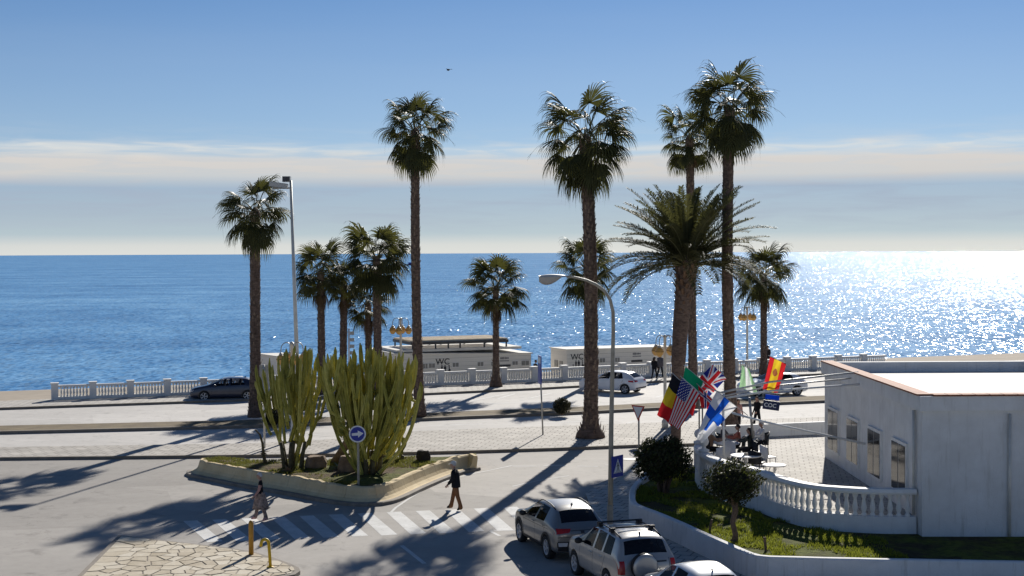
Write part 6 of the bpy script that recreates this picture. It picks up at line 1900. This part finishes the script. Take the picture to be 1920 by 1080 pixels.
def flag(label, cols, Y, design, names, nx=42, ny=30, ripple=0.05, waves=2.6, seed=0, dep=0.0):
    # cols: list of (pixel at hoist-side edge, pixel at other edge) from the hoist to the fly
    t = thing('flag', label, 'flag', At(*cols[0][0], Y), 0, 'national flags over the cafe terrace')
    o = Vector(t.location)
    def spl(arr, u):
        n = len(arr) - 1; x = min(n - 1e-6, u * n); i = int(x); q = x - i
        p0, p1, p2, p3 = arr[max(i - 1, 0)], arr[i], arr[i + 1], arr[min(i + 2, n)]
        return 0.5 * ((2 * p1) + (p2 - p0) * q + (2 * p0 - 5 * p1 + 4 * p2 - p3) * q * q + (3 * p1 - p0 - 3 * p2 + p3) * q ** 3)
    ea = [At(*c[0], Y) for c in cols]; eb = [At(*c[1], Y) for c in cols]
    mb = MB(); vs = []
    for j in range(ny + 1):
        v = j / ny
        for i in range(nx + 1):
            u = i / nx
            p = spl(ea, u).lerp(spl(eb, u), v)
            w = ripple * min(1, u * 3 + 0.15) * (math.sin(waves * 6.28 * v + u * 3.0 + seed) + 0.5 * math.sin(5.1 * v * waves + 4 * u + seed * 2))
            p = p + Vector((w * 0.25, w * 1.6 + dep * u, w * 0.2))
            vs.append(p - o)
    idx = {n: k for k, n in enumerate(names)}
    for f in range(nx * ny):
        i, j = f % nx, f // nx
        mb.f.append((j * (nx + 1) + i, j * (nx + 1) + i + 1, (j + 1) * (nx + 1) + i + 1, (j + 1) * (nx + 1) + i))
        mb.m.append(idx[design((i + 0.5) / nx, (j + 0.5) / ny)]); mb.sm.append(True)
    mb.v = [tuple(v) for v in vs]
    mb.build('cloth', [FL[n] for n in names], t)
    # the stick it is tied to
    a, b = ea[0] - o, eb[0] - o; d = (b - a).normalized()
    mb = MB(); mb.tube([a - d * 0.08, b + d * 0.5], 0.014, 6); mb.build('pole', M['pale_metal'], t)
    return t
flag('black, yellow and red flag hanging leftmost of the group', [((1262, 701), (1290, 727)), ((1247, 739), (1273, 762)), ((1232, 777), (1260, 798))], 50.2, lambda u, v: 'black' if u < 1 / 3 else ('yellow' if u < 2 / 3 else 'red'), ['black', 'yellow', 'red'], 42, 20, 0.05, 1.3, 0.4)
def usa(u, v):
    if u < 0.40 and v < 7 / 13:
        cx, cy = (u / 0.40) * 11, (v * 13 / 7) * 9
        i, j = int(cx), int(cy)
        return 'white' if (i + j) % 2 == 0 and abs(cx - i - 0.5) < 0.36 and abs(cy - j - 0.5) < 0.36 else 'navy'
    return 'red' if int(v * 13) % 2 == 0 else 'white'
flag('American flag with stars and red and white stripes hanging downwards', [((1278.5, 708), (1314, 740)), ((1265, 750), (1294, 773)), ((1252, 791), (1273, 805))], 49.6, usa, ['navy', 'white', 'red'], 110, 91, 0.035, 1.2, 1.0)
flag('green, white and red flag whose green part shows above the American flag', [((1285, 687), (1319, 715)), ((1279, 718), (1308, 746)), ((1272, 754), (1299, 780))], 50.6, lambda u, v: 'green' if u < 0.36 else ('white' if u < 0.67 else 'red'), ['green', 'white', 'red'], 42, 20, 0.04, 1.0, 2.0)
def uk(u, v):
    x, y = u * 2 - 1, (v * 2 - 1) * 0.6
    if abs(y) < 0.12 or abs(x) < 0.12: return 'red'
    if abs(y) < 0.20 or abs(x) < 0.20: return 'white'
    d1 = (y - 0.6 * x) / 1.166; d2 = (y + 0.6 * x) / 1.166
    for d_, s_ in ((d1, 1 if x > 0 else -1), (d2, 1 if x < 0 else -1)):
        if -0.005 < d_ * s_ < 0.075: return 'red'
    if abs(d1) < 0.12 or abs(d2) < 0.12: return 'white'
    return 'navy'
flag('British Union flag blown up to the right at the top of the group', [((1294, 731), (1319, 756)), ((1314, 706), (1340, 734)), ((1337, 683), (1362, 710))], 50.9, uk, ['red', 'white', 'navy'], 100, 60, 0.03, 1.0, 0.2)
def nor(u, v):
    x, y = u * 22, v * 16
    if 7 <= x < 9 or 7 <= y < 9: return 'navy'
    if 6 <= x < 10 or 6 <= y < 10: return 'white'
    return 'red'
flag('small red flag with dark blue cross squeezed between the British and Finnish flags', [((1309, 722), (1335, 748)), ((1311, 742), (1334, 757)), ((1315, 764), (1331, 768))], 50.4, nor, ['navy', 'white', 'red'], 66, 48, 0.03, 1.0, 3.0)
def fin(u, v):
    x, y = u * 18, v * 11
    return 'blue' if 5 <= x < 8 or (4 <= y < 7 and x < 12) else 'white'
flag('Finnish flag, white with a blue cross, draping down to the balustrade', [((1344, 733), (1382, 763)), ((1328, 764), (1355, 791)), ((1313, 800), (1330, 815)), ((1306, 824), (1316, 829))], 49.3, fin, ['blue', 'white'], 72, 55, 0.05, 1.2, 0.9)
flag('pale green and white flag hanging between the poles right of the British flag', [((1391, 684), (1404, 691)), ((1389, 706), (1413, 714)), ((1386, 726), (1421, 740))], 51.2, lambda u, v: 'pale_green' if v < 0.36 or v > 0.78 else 'white', ['pale_green', 'white'], 30, 30, 0.06, 1.5, 1.7)
def spa(u, v):
    if (u - 0.40) ** 2 * 2.2 + (v - 0.5) ** 2 < 0.02: return 'crest'
    return 'yellow' if 0.27 < v < 0.73 else 'red'
flag('red and yellow Spanish flag cut by the right edge of the photo', [((1444, 668), (1474, 682)), ((1437, 700), (1466, 712)), ((1430, 729), (1458, 738))], 49.9, spa, ['yellow', 'red', 'crest'], 40, 40, 0.05, 1.4, 2.2)
sg = thing('cafe_sign', 'dark blue sign with white letters hanging at the right edge under the Spanish flag', 'sign', At(1446, 760, 49.9))
sc_ = 49.9 / 2600
mb = MB(); mb.box((0, 0, 0), (31 * sc_, 0.05, 17 * sc_), Matrix.Rotation(R_(8), 3, 'Y')); mb.build('panel', pm('navy_panel', (0.012, 0.02, 0.075), 0.45, 0.1, 5), sg)
link('lettering', text_mesh('COC', 0.20, 'lettering', M['white_sign'], 0.004, 0.004), sg, loc=(-0.05, -0.032, -0.06), rot=(R_(90), R_(8), 0))
mb = MB(); mb.box((0.04, 0.0, 15 * sc_), (26 * sc_, 0.05, 9 * sc_), Matrix.Rotation(R_(8), 3, 'Y')); mb.build('upper_panel', FL['blue'], sg)
mb = MB(); mb.tube([(0.2, 0, 0.1), (0.22, 0, 0.75)], 0.01, 5); mb.tube([(-0.3, 0, 0.15), (-0.28, 0, 0.6)], 0.01, 5); mb.build('hanger', M['grey_metal'], sg)

# ------------------------------------------------------------------ people
def cloth(name, col, var=0.15, scale=9): return pm(name, col, 0.85, var, scale, 0.2, 40, spec=0.15)
C = dict(black=cloth('black_cloth', (0.014, 0.014, 0.017)), dark=cloth('dark_cloth', (0.03, 0.03, 0.035)), grey=cloth('grey_cloth', (0.13, 0.12, 0.13)), brown=cloth('brown_trousers', (0.20, 0.095, 0.045)), white=cloth('white_shirt', (0.66, 0.66, 0.66), 0.06), pink=cloth('pink_cloth', (0.50, 0.27, 0.22)), beige=cloth('patterned_cloth', (0.34, 0.24, 0.19), 0.6, 14), tan=cloth('tan_shirt', (0.36, 0.22, 0.14)), green=cloth('dark_green_cloth', (0.05, 0.06, 0.055)), coral=cloth('coral_shirt', (0.50, 0.16, 0.11)),
         hair=pm('dark_hair', (0.025, 0.016, 0.012), 0.6, 0.3, 20), grey_hair=pm('white_hair', (0.55, 0.53, 0.50), 0.7, 0.2, 20), cap=cloth('pale_cap', (0.62, 0.60, 0.56), 0.05), pshoe=cloth('pink_shoe', (0.55, 0.30, 0.28)), wshoe=cloth('white_shoe', (0.7, 0.7, 0.7)), bshoe=cloth('dark_shoe', (0.03, 0.025, 0.022)))
def person(label, loc, heading, H, top, legs, shoes, pose, hair='hair', sleeve=None, hat=None, loose=1.0, group=None, vest=None, long_hair=False, lean=0.0, headturn=0.0, skirt=None, bulk=1.0, jacket=None):
    t = thing('person', label, 'person', loc, heading, group)
    k = H / 1.75
    V3 = lambda x, y, z: Vector((x, y, z))
    rx = Matrix.Rotation(-lean, 3, 'X')
    J = {}
    J['pelvis'] = V3(0, 0, 0.96)
    def up(v): return J['pelvis'] + rx @ (v - J['pelvis'])
    J['waist'], J['chest'], J['neck'], J['headb'] = up(V3(0, 0.0, 1.10)), up(V3(0, 0.0, 1.31)), up(V3(0, 0.0, 1.475)), up(V3(0, 0.02, 1.55))
    for s, n in ((1, 'r'), (-1, 'l')):
        p = pose[n]
        J['hip' + n] = V3(0.095 * s, 0, 0.93)
        a, kn = R_(p['hip']), R_(p['knee'])
        J['knee' + n] = J['hip' + n] + V3(0.01 * s, math.sin(a), -math.cos(a)) * 0.43
        J['ank' + n] = J['knee' + n] + V3(0, math.sin(a - kn), -math.cos(a - kn)) * 0.42
        f = R_(p.get('foot', 0)); J['toe' + n] = J['ank' + n] + V3(0.02 * s, math.cos(f) * 0.17, -math.sin(f) * 0.17 - 0.045)
        J['heel' + n] = J['ank' + n] + V3(0, -0.05, -0.045)
        J['sh' + n] = up(V3(0.185 * s, 0, 1.43))
        a, b, e = R_(p['arm']), R_(p.get('out', 8)), R_(p['elbow'])
        ua = V3(math.sin(b) * s, math.sin(a) * math.cos(b), -math.cos(a) * math.cos(b))
        J['el' + n] = J['sh' + n] + ua * 0.29
        ax = R_(p.get('inn', 0)); fa = V3(-math.sin(ax) * s, math.sin(a + e) * math.cos(ax), -math.cos(a + e) * math.cos(ax))
        J['wr' + n] = J['el' + n] + fa * 0.25
        J['pa' + n] = J['wr' + n] + fa * 0.085
        J['fd' + n] = fa
    zmin = min(J['toe' + n].z for n in 'rl') - 0.03
    zmin = min(zmin, min(J['heel' + n].z for n in 'rl') - 0.035)
    for q in J:
        if not q.startswith('fd'): J[q].z -= zmin
    rad = dict(pelvis=(0.155 * bulk, 0.12 * bulk), waist=(0.15 * bulk, 0.12 * bulk), chest=(0.17 * bulk, 0.13 * bulk), neck=(0.06, 0.06), headb=(0.055, 0.055))
    for n in 'rl': rad.update({'hip' + n: (0.095 * loose,) * 2, 'knee' + n: (0.068 * loose,) * 2, 'ank' + n: (0.055 * loose ** 2,) * 2, 'toe' + n: (0.042, 0.032), 'heel' + n: (0.042, 0.036), 'sh' + n: (0.078 * bulk, 0.073 * bulk), 'el' + n: (0.056 * bulk, 0.054 * bulk), 'wr' + n: (0.036, 0.032), 'pa' + n: (0.042, 0.022)})
    keys = [q for q in J if not q.startswith('fd')]
    keys.remove('pelvis'); keys = ['pelvis'] + keys
    ed = [('pelvis', 'waist'), ('waist', 'chest'), ('chest', 'neck'), ('neck', 'headb')]
    for n in 'rl': ed += [('pelvis', 'hip' + n), ('hip' + n, 'knee' + n), ('knee' + n, 'ank' + n), ('ank' + n, 'toe' + n), ('ank' + n, 'heel' + n), ('chest', 'sh' + n), ('sh' + n, 'el' + n), ('el' + n, 'wr' + n), ('wr' + n, 'pa' + n)]
    me = D.meshes.new('tmp'); me.from_pydata([J[q] * k for q in keys], [(keys.index(a), keys.index(b)) for a, b in ed], [])
    o = D.objects.new('tmp', me); COL.objects.link(o)
    o.modifiers.new('k', 'SKIN'); sv = me.skin_vertices[0].data
    for i, q in enumerate(keys): sv[i].radius = (rad[q][0] * k, rad[q][1] * k)
    sv[0].use_root = True
    o.modifiers['k'].branch_smoothing = 0.4
    sb = o.modifiers.new('s', 'SUBSURF'); sb.levels = 1; sb.render_levels = 1
    ev = evaluated(o, 'tmpb'); D.objects.remove(o)
    mats = [M['skin'], C[top], C[legs], C[shoes], C[vest or top], C[sleeve or top], C['hair'], C[hat] if hat else C[hair]]
    reg = {('chest', 'neck'): 1, ('neck', 'headb'): 0, ('pelvis', 'waist'): 1, ('waist', 'chest'): 1}
    def region(c):
        best, bm_ = 1e9, 0
        for a, b in ed:
            A, B = J[a] * k, J[b] * k; d = B - A; q = max(0, min(1, (c - A).dot(d) / d.length_squared)); dist = (c - A - d * q).length
            r_ = 0.5 * (rad[a][0] + rad[b][0]) * k
            if dist - r_ * 0.8 < best:
                best = dist - r_ * 0.8
                if (a, b) in reg: bm_ = reg[(a, b)]
                elif a[:2] == 'wr': bm_ = 0
                elif a[:2] in ('sh', 'el') or b[:2] == 'sh': bm_ = 5 if b[:2] != 'sh' else 1
                elif a[:3] == 'ank': bm_ = 3
                else: bm_ = 2
                if (a, b) == ('pelvis', 'waist') and q < 0.25: bm_ = 2
                if (a, b) == ('chest', 'neck') and q > 0.8: bm_ = 0
        if bm_ == 1 and vest and c.y > 0.03 * k and abs(c.x) < 0.055 * k: bm_ = 4
        return bm_
    mb = MB()
    mb.add([v.co for v in ev.vertices], [tuple(p.vertices) for p in ev.polygons], 0, True)
    mb.m = [region(p.center.copy()) for p in ev.polygons]
    D.meshes.remove(ev)
    # head with a face, in the same skin
    hb = J['headb'] * k; Rz = Matrix.Rotation(headturn, 3, 'Z')
    def hp(x, y, z): return hb + Rz @ (rx @ Vector((x, y, z)) * k)
    n, m = 14, 10; vs = []
    for i in range(m + 1):
        th = math.pi * i / m
        for j in range(n):
            ph = 2 * math.pi * j / n
            x, y, z = math.sin(th) * math.cos(ph) * 0.076, math.sin(th) * math.sin(ph) * 0.098, -math.cos(th) * 0.118
            if z < 0: x *= 1 + z * 2.2; y *= 1 + z * 1.6; y += -z * 0.12
            vs.append(hp(x, y + 0.015, z + 0.085))
    mb.add(vs, [(i * n + j, i * n + (j + 1) % n, (i + 1) * n + (j + 1) % n, (i + 1) * n + j) for i in range(m) for j in range(n)], 0, True)
    mb.add([hp(-0.014, 0.105, 0.065), hp(0.014, 0.105, 0.065), hp(0, 0.136, 0.062), hp(0, 0.108, 0.115)], [(0, 1, 2), (1, 3, 2), (3, 0, 2)], 0)
    for s in (-1, 1):
        mb.ball(hp(0.032 * s, 0.102, 0.098), 0.011 * k, 6, 4, 6)
        mb.ball(hp(0.078 * s, 0.01, 0.085), 0.026 * k, 6, 5, 0, (0.4, 0.8, 1.2))
    mb.box(hp(0, 0.106, 0.035), (0.045 * k, 0.008 * k, 0.008 * k), None, 6)
    # hands: five bent fingers each
    for s, nm in ((1, 'r'), (-1, 'l')):
        pa, fd = J['pa' + nm] * k, J['fd' + nm]
        side = fd.cross(Vector((1, 0, 0)) * s); side = side.normalized() if side.length > 0.1 else Vector((0, 1, 0))
        inn = Vector((-s, 0, 0))
        for q in range(4):
            L = (0.075, 0.085, 0.08, 0.062)[q] * k; st = pa + side * ((q - 1.5) * 0.019 * k)
            mb.tube([st - fd * 0.02 * k, st + fd * L * 0.45, st + fd * L * 0.75 + inn * 0.018 * k, st + fd * L * 0.9 + inn * 0.038 * k], [0.0095 * k, 0.009 * k, 0.008 * k, 0.006 * k], 6, 0)
        st = J['wr' + nm] * k + fd * 0.03 * k + side * -0.03 * k
        mb.tube([st, st - side * 0.028 * k + fd * 0.03 * k, st - side * 0.03 * k + fd * 0.062 * k + inn * 0.012 * k], [0.012 * k, 0.0105 * k, 0.007 * k], 6, 0)
    mb.build('body', mats, t)
    # hair or cap
    mb = MB(); vs = []
    for i in range(8):
        th = math.pi * (0.56 * i / 7)
        for j in range(n):
            ph = 2 * math.pi * j / n
            x, y, z = math.sin(th) * math.cos(ph) * 0.086, math.sin(th) * math.sin(ph) * 0.106, math.cos(th) * 0.128
            if math.sin(ph) > 0.35 and z < 0.055: z = 0.055
            vs.append(hp(x, y + 0.008, z + 0.085))
    mb.add(vs, [(i * n + j, (i + 1) * n + j, (i + 1) * n + (j + 1) % n, i * n + (j + 1) % n) for i in range(7) for j in range(n)], 0, True)
    if long_hair:
        mb.tube([hp(0, -0.05, 0.16), hp(0, -0.105, 0.05), hp(0, -0.12, -0.12), hp(0, -0.10, -0.24)], [0.07 * k, 0.09 * k, 0.085 * k, 0.04 * k], 8, 0)
    mb.build('hair', C[hair], t)
    if hat:
        mb = MB(); vs = []
        for i in range(7):
            th = math.pi * (0.5 * i / 6)
            for j in range(n):
                ph = 2 * math.pi * j / n; vs.append(hp(math.sin(th) * math.cos(ph) * 0.096, math.sin(th) * math.sin(ph) * 0.118, math.cos(th) * 0.10 + 0.135))
        mb.add(vs, [(i * n + j, (i + 1) * n + j, (i + 1) * n + (j + 1) % n, i * n + (j + 1) % n) for i in range(6) for j in range(n)], 0, True)
        mb.add([hp(-0.075, 0.085, 0.137), hp(0.075, 0.085, 0.137), hp(0.06, 0.175, 0.125), hp(0, 0.19, 0.125), hp(-0.06, 0.175, 0.125), hp(0, 0.09, 0.125)], [(0, 1, 2, 3, 4), (5, 4, 3, 2, 1)])
        mb.build('cap', C[hat], t)
    if jacket:
        mb = MB(); nn_ = 20; rows_ = []
        for a_, b_, q_, rx_, ry_ in (('pelvis', 'hipr', 0, 0.205, 0.165), ('pelvis', 'waist', 0.3, 0.20, 0.16), ('waist', 'chest', 0.1, 0.19, 0.155), ('waist', 'chest', 0.7, 0.205, 0.16), ('chest', 'neck', 0.3, 0.21, 0.15), ('chest', 'neck', 0.62, 0.165, 0.115), ('chest', 'neck', 0.95, 0.085, 0.085)):
            c_ = J[a_].lerp(J[b_], q_)
            if b_ == 'hipr': c_ = J['pelvis'] + Vector((0, 0, -0.13))
            rows_.append([(c_ + Vector((rx_ * math.cos(2 * math.pi * j / nn_), ry_ * math.sin(2 * math.pi * j / nn_) - 0.005, 0))) * k for j in range(nn_)])
        for i in range(len(rows_) - 1):
            for j in range(nn_):
                an = 2 * math.pi * (j + 0.5) / nn_
                if abs(an - math.pi / 2) < 0.34 and i > 0: continue
                mb.add([rows_[i][j], rows_[i][(j + 1) % nn_], rows_[i + 1][(j + 1) % nn_], rows_[i + 1][j]], [(0, 1, 2, 3)], 0, True)
        for nm in 'rl': mb.tube([J['sh' + nm] * k, J['sh' + nm].lerp(J['el' + nm], 0.5) * k, J['el' + nm] * k, J['el' + nm].lerp(J['wr' + nm], 0.85) * k], [0.088 * k, 0.080 * k, 0.072 * k, 0.058 * k], 10)
        mb.build('jacket', C[jacket], t)
    if skirt:
        mb = MB(); pv = J['pelvis'] * k
        mb.lathe([(0.30 * k, -0.52 * k), (0.27 * k, -0.35 * k), (0.20 * k, -0.1 * k), (0.165 * k, 0.06 * k)], 16, pv, 0, True, Matrix.Diagonal(Vector((0.8, 1.0, 1.0))))
        mb.build('wide_trousers', C[skirt], t)
    return t
walk = dict(r=dict(hip=15, knee=4, foot=-4, arm=-6, elbow=22, out=7), l=dict(hip=-10, knee=9, foot=16, arm=10, elbow=30, out=7))
stand = dict(r=dict(hip=2, knee=2, arm=4, elbow=12, out=8), l=dict(hip=-3, knee=3, arm=2, elbow=16, out=9))
stride = dict(r=dict(hip=14, knee=6, foot=-2, arm=-8, elbow=35, out=10), l=dict(hip=-10, knee=12, foot=16, arm=8, elbow=45, out=10))
sit = dict(r=dict(hip=86, knee=88, arm=42, elbow=55, out=12, inn=15), l=dict(hip=84, knee=84, arm=38, elbow=62, out=12, inn=15))
def PX(px, py, z=0.0): return G(px, py, z)
g = PX(855, 957); person('elderly man in pale cap, black jacket and brown trousers walking left over the zebra crossing', g, R_(84), 1.74, 'black', 'brown', 'bshoe', walk, 'grey_hair', hat='cap', loose=1.18, vest='white', lean=R_(5), bulk=1.10, jacket='black')
g = PX(489, 977); person('woman in black vest and pink sleeves at the left end of the zebra crossing', g, R_(100), 1.66, 'black', 'beige', 'pshoe', walk, 'grey_hair', sleeve='pink', vest='white', loose=1.12, skirt='beige')
g = PX(1227, 712, 0.14); person('person in black coat of the couple on the promenade, left one', g, R_(-40), 1.62, 'black', 'black', 'wshoe', stride, 'hair', long_hair=True, jacket='black')
g = PX(1238, 710, 0.14); person('taller person in grey jacket of the couple on the promenade, right one', g, R_(-50), 1.80, 'grey', 'dark', 'wshoe', stride, 'hair', jacket='grey')
p = At(1004, 690, 100.6); person('dark dressed person showing head and shoulders behind the balustrade right of the long hut', Vector((p.x, 100.6, -0.34)), R_(-60), 1.74, 'black', 'dark', 'bshoe', stand)
p = At(1440, 680, 107.0); person('person in black standing by the short palm at the far right', Vector((p.x, 107.0, 0.14)), R_(30), 1.78, 'black', 'black', 'bshoe', stand)
p = At(1420, 790, 70.0); person('waiter in black standing behind the terrace below the Spanish flag', Vector((p.x, 70.0, KH)), R_(120), 1.74, 'black', 'black', 'bshoe', stride)
p = At(1384, 790, 69.0); person('person in pink shirt and dark trousers standing behind the seated guests', Vector((p.x, 69.0, KH)), R_(-150), 1.72, 'pink', 'dark', 'bshoe', stand)
def seated(label, px, py, Y, rot, **kw):
    p = At(px, py, Y)
    cafe_chair('black cafe chair under the ' + label[0], Vector((p.x, Y, ZT)), rot + math.pi, M['black'])
    f = Vector((-math.sin(rot), math.cos(rot), 0))
    t = person(label[1], Vector((p.x, Y, ZT)) - f * 0.02, rot, 1.72, pose=sit, shoes='bshoe', **kw)
    return t
seated(('man in tan shirt', 'seated guest in tan shirt facing right at the cafe table by the balustrade end'), 1333, 830, 53.4, R_(-75), top='tan', legs='dark')
seated(('guest in coral shirt', 'seated guest in coral shirt facing the tan shirted guest'), 1384, 830, 54.2, R_(80), top='coral', legs='dark')
seated(('woman in dark green', 'seated woman with long dark hair and dark green top, facing left'), 1405, 832, 53.2, R_(70), top='green', legs='dark', long_hair=True)

seated(('guest in grey', 'seated guest in grey top beyond the tan shirted guest, half hidden by the Finnish flag'), 1356, 826, 55.0, R_(-110), top='grey', legs='dark')
seated(('guest in white', 'seated guest in white top at the right, behind the woman in dark green'), 1428, 828, 55.2, R_(95), top='white', legs='dark', hair='grey_hair')
c = At(1440, 858, 51.6); cafe_chair('white cafe chair at the right edge beside the table with the ashtray', Vector((c.x, c.y, ZT)), R_(110), M['white_paint'])
c = At(1372, 842, 52.4); cafe_chair('white cafe chair pushed between the tan shirted guest and the ashtray table', Vector((c.x, c.y, ZT)), R_(20), M['white_paint'])
# ------------------------------------------------------------------ boat and bird
b = G(767, 497.5, SEA_Z)
t = thing('motor_boat', 'tiny blue motor boat with white mast far out on the sea', 'boat', b, R_(8))
mb = MB(); L, W = 7.6, 2.4
rows = []
for i in range(9):
    q = i / 8; x = lerp(-L / 2, L / 2, q); w = W / 2 * (1 - max(0, (q - 0.55) / 0.45) ** 2) * (0.9 + 0.1 * min(1, q * 4)); h = 1.0 + 0.5 * q ** 2
    rows.append([(x, -w, h), (x, -w * 0.75, 0.15), (x, 0, -0.3), (x, w * 0.75, 0.15), (x, w, h)])
mb.add([p for r in rows for p in r], [(a * 5 + k, a * 5 + 5 + k, a * 5 + 6 + k, a * 5 + k + 1) for a in range(8) for k in range(4)] + [(4, 3, 2, 1, 0)] + [(a * 5, a * 5 + 4, a * 5 + 9, a * 5 + 5) for a in range(8)])
mb.build('hull', M['paint_navy'], t)
mb = MB(); mb.box((0.6, 0, 1.9), (2.6, 1.7, 1.5)); mb.box((0.5, 0, 2.72), (3.0, 1.9, 0.14)); mb.build('cabin', M['blue_sign'], t)
mb = MB(); mb.tube([(-1.5, 0, 1.0), (-1.6, 0, 7.2)], [0.14, 0.08], 6); mb.tube([(-1.55, 0, 4.5), (-3.2, 0, 1.3)], 0.06, 5); mb.build('mast', M['white_sign'], t)
mb = MB(); mb.box((2.6, 0, 1.55), (1.4, 1.2, 0.5)); mb.build('foredeck', M['white_sign'], t)
c = At(841, 131, 70.0)
t = thing('bird', 'single dark bird flying high in the clear sky', 'bird', c, R_(30))
mb = MB()
mb.ball((0, 0, 0), 0.055, 10, 8, 0, (0.8, 2.2, 0.85))
mb.ball((0, 0.13, 0.015), 0.032, 8, 6, 0)
mb.add([(-0.008, 0.155, 0.012), (0.008, 0.155, 0.012), (0, 0.19, 0.006), (0, 0.155, 0.022)], [(0, 1, 2), (1, 3, 2), (3, 0, 2)])
mb.add([(-0.02, -0.10, 0), (0.02, -0.10, 0), (0.045, -0.20, 0.0), (0, -0.175, 0.005), (-0.045, -0.20, 0.0)], [(0, 1, 2, 3, 4)])
for s in (-1, 1):
    mb.add([(0.03 * s, 0.05, 0.02), (0.03 * s, -0.05, 0.02), (0.12 * s, -0.04, 0.055), (0.12 * s, 0.07, 0.055), (0.20 * s, -0.06, 0.03), (0.20 * s, 0.02, 0.03)], [(0, 1, 2, 3), (3, 2, 4, 5)])
mb.build('body', pm('bird_feathers', (0.02, 0.02, 0.022), 0.7, 0.2, 20), t)
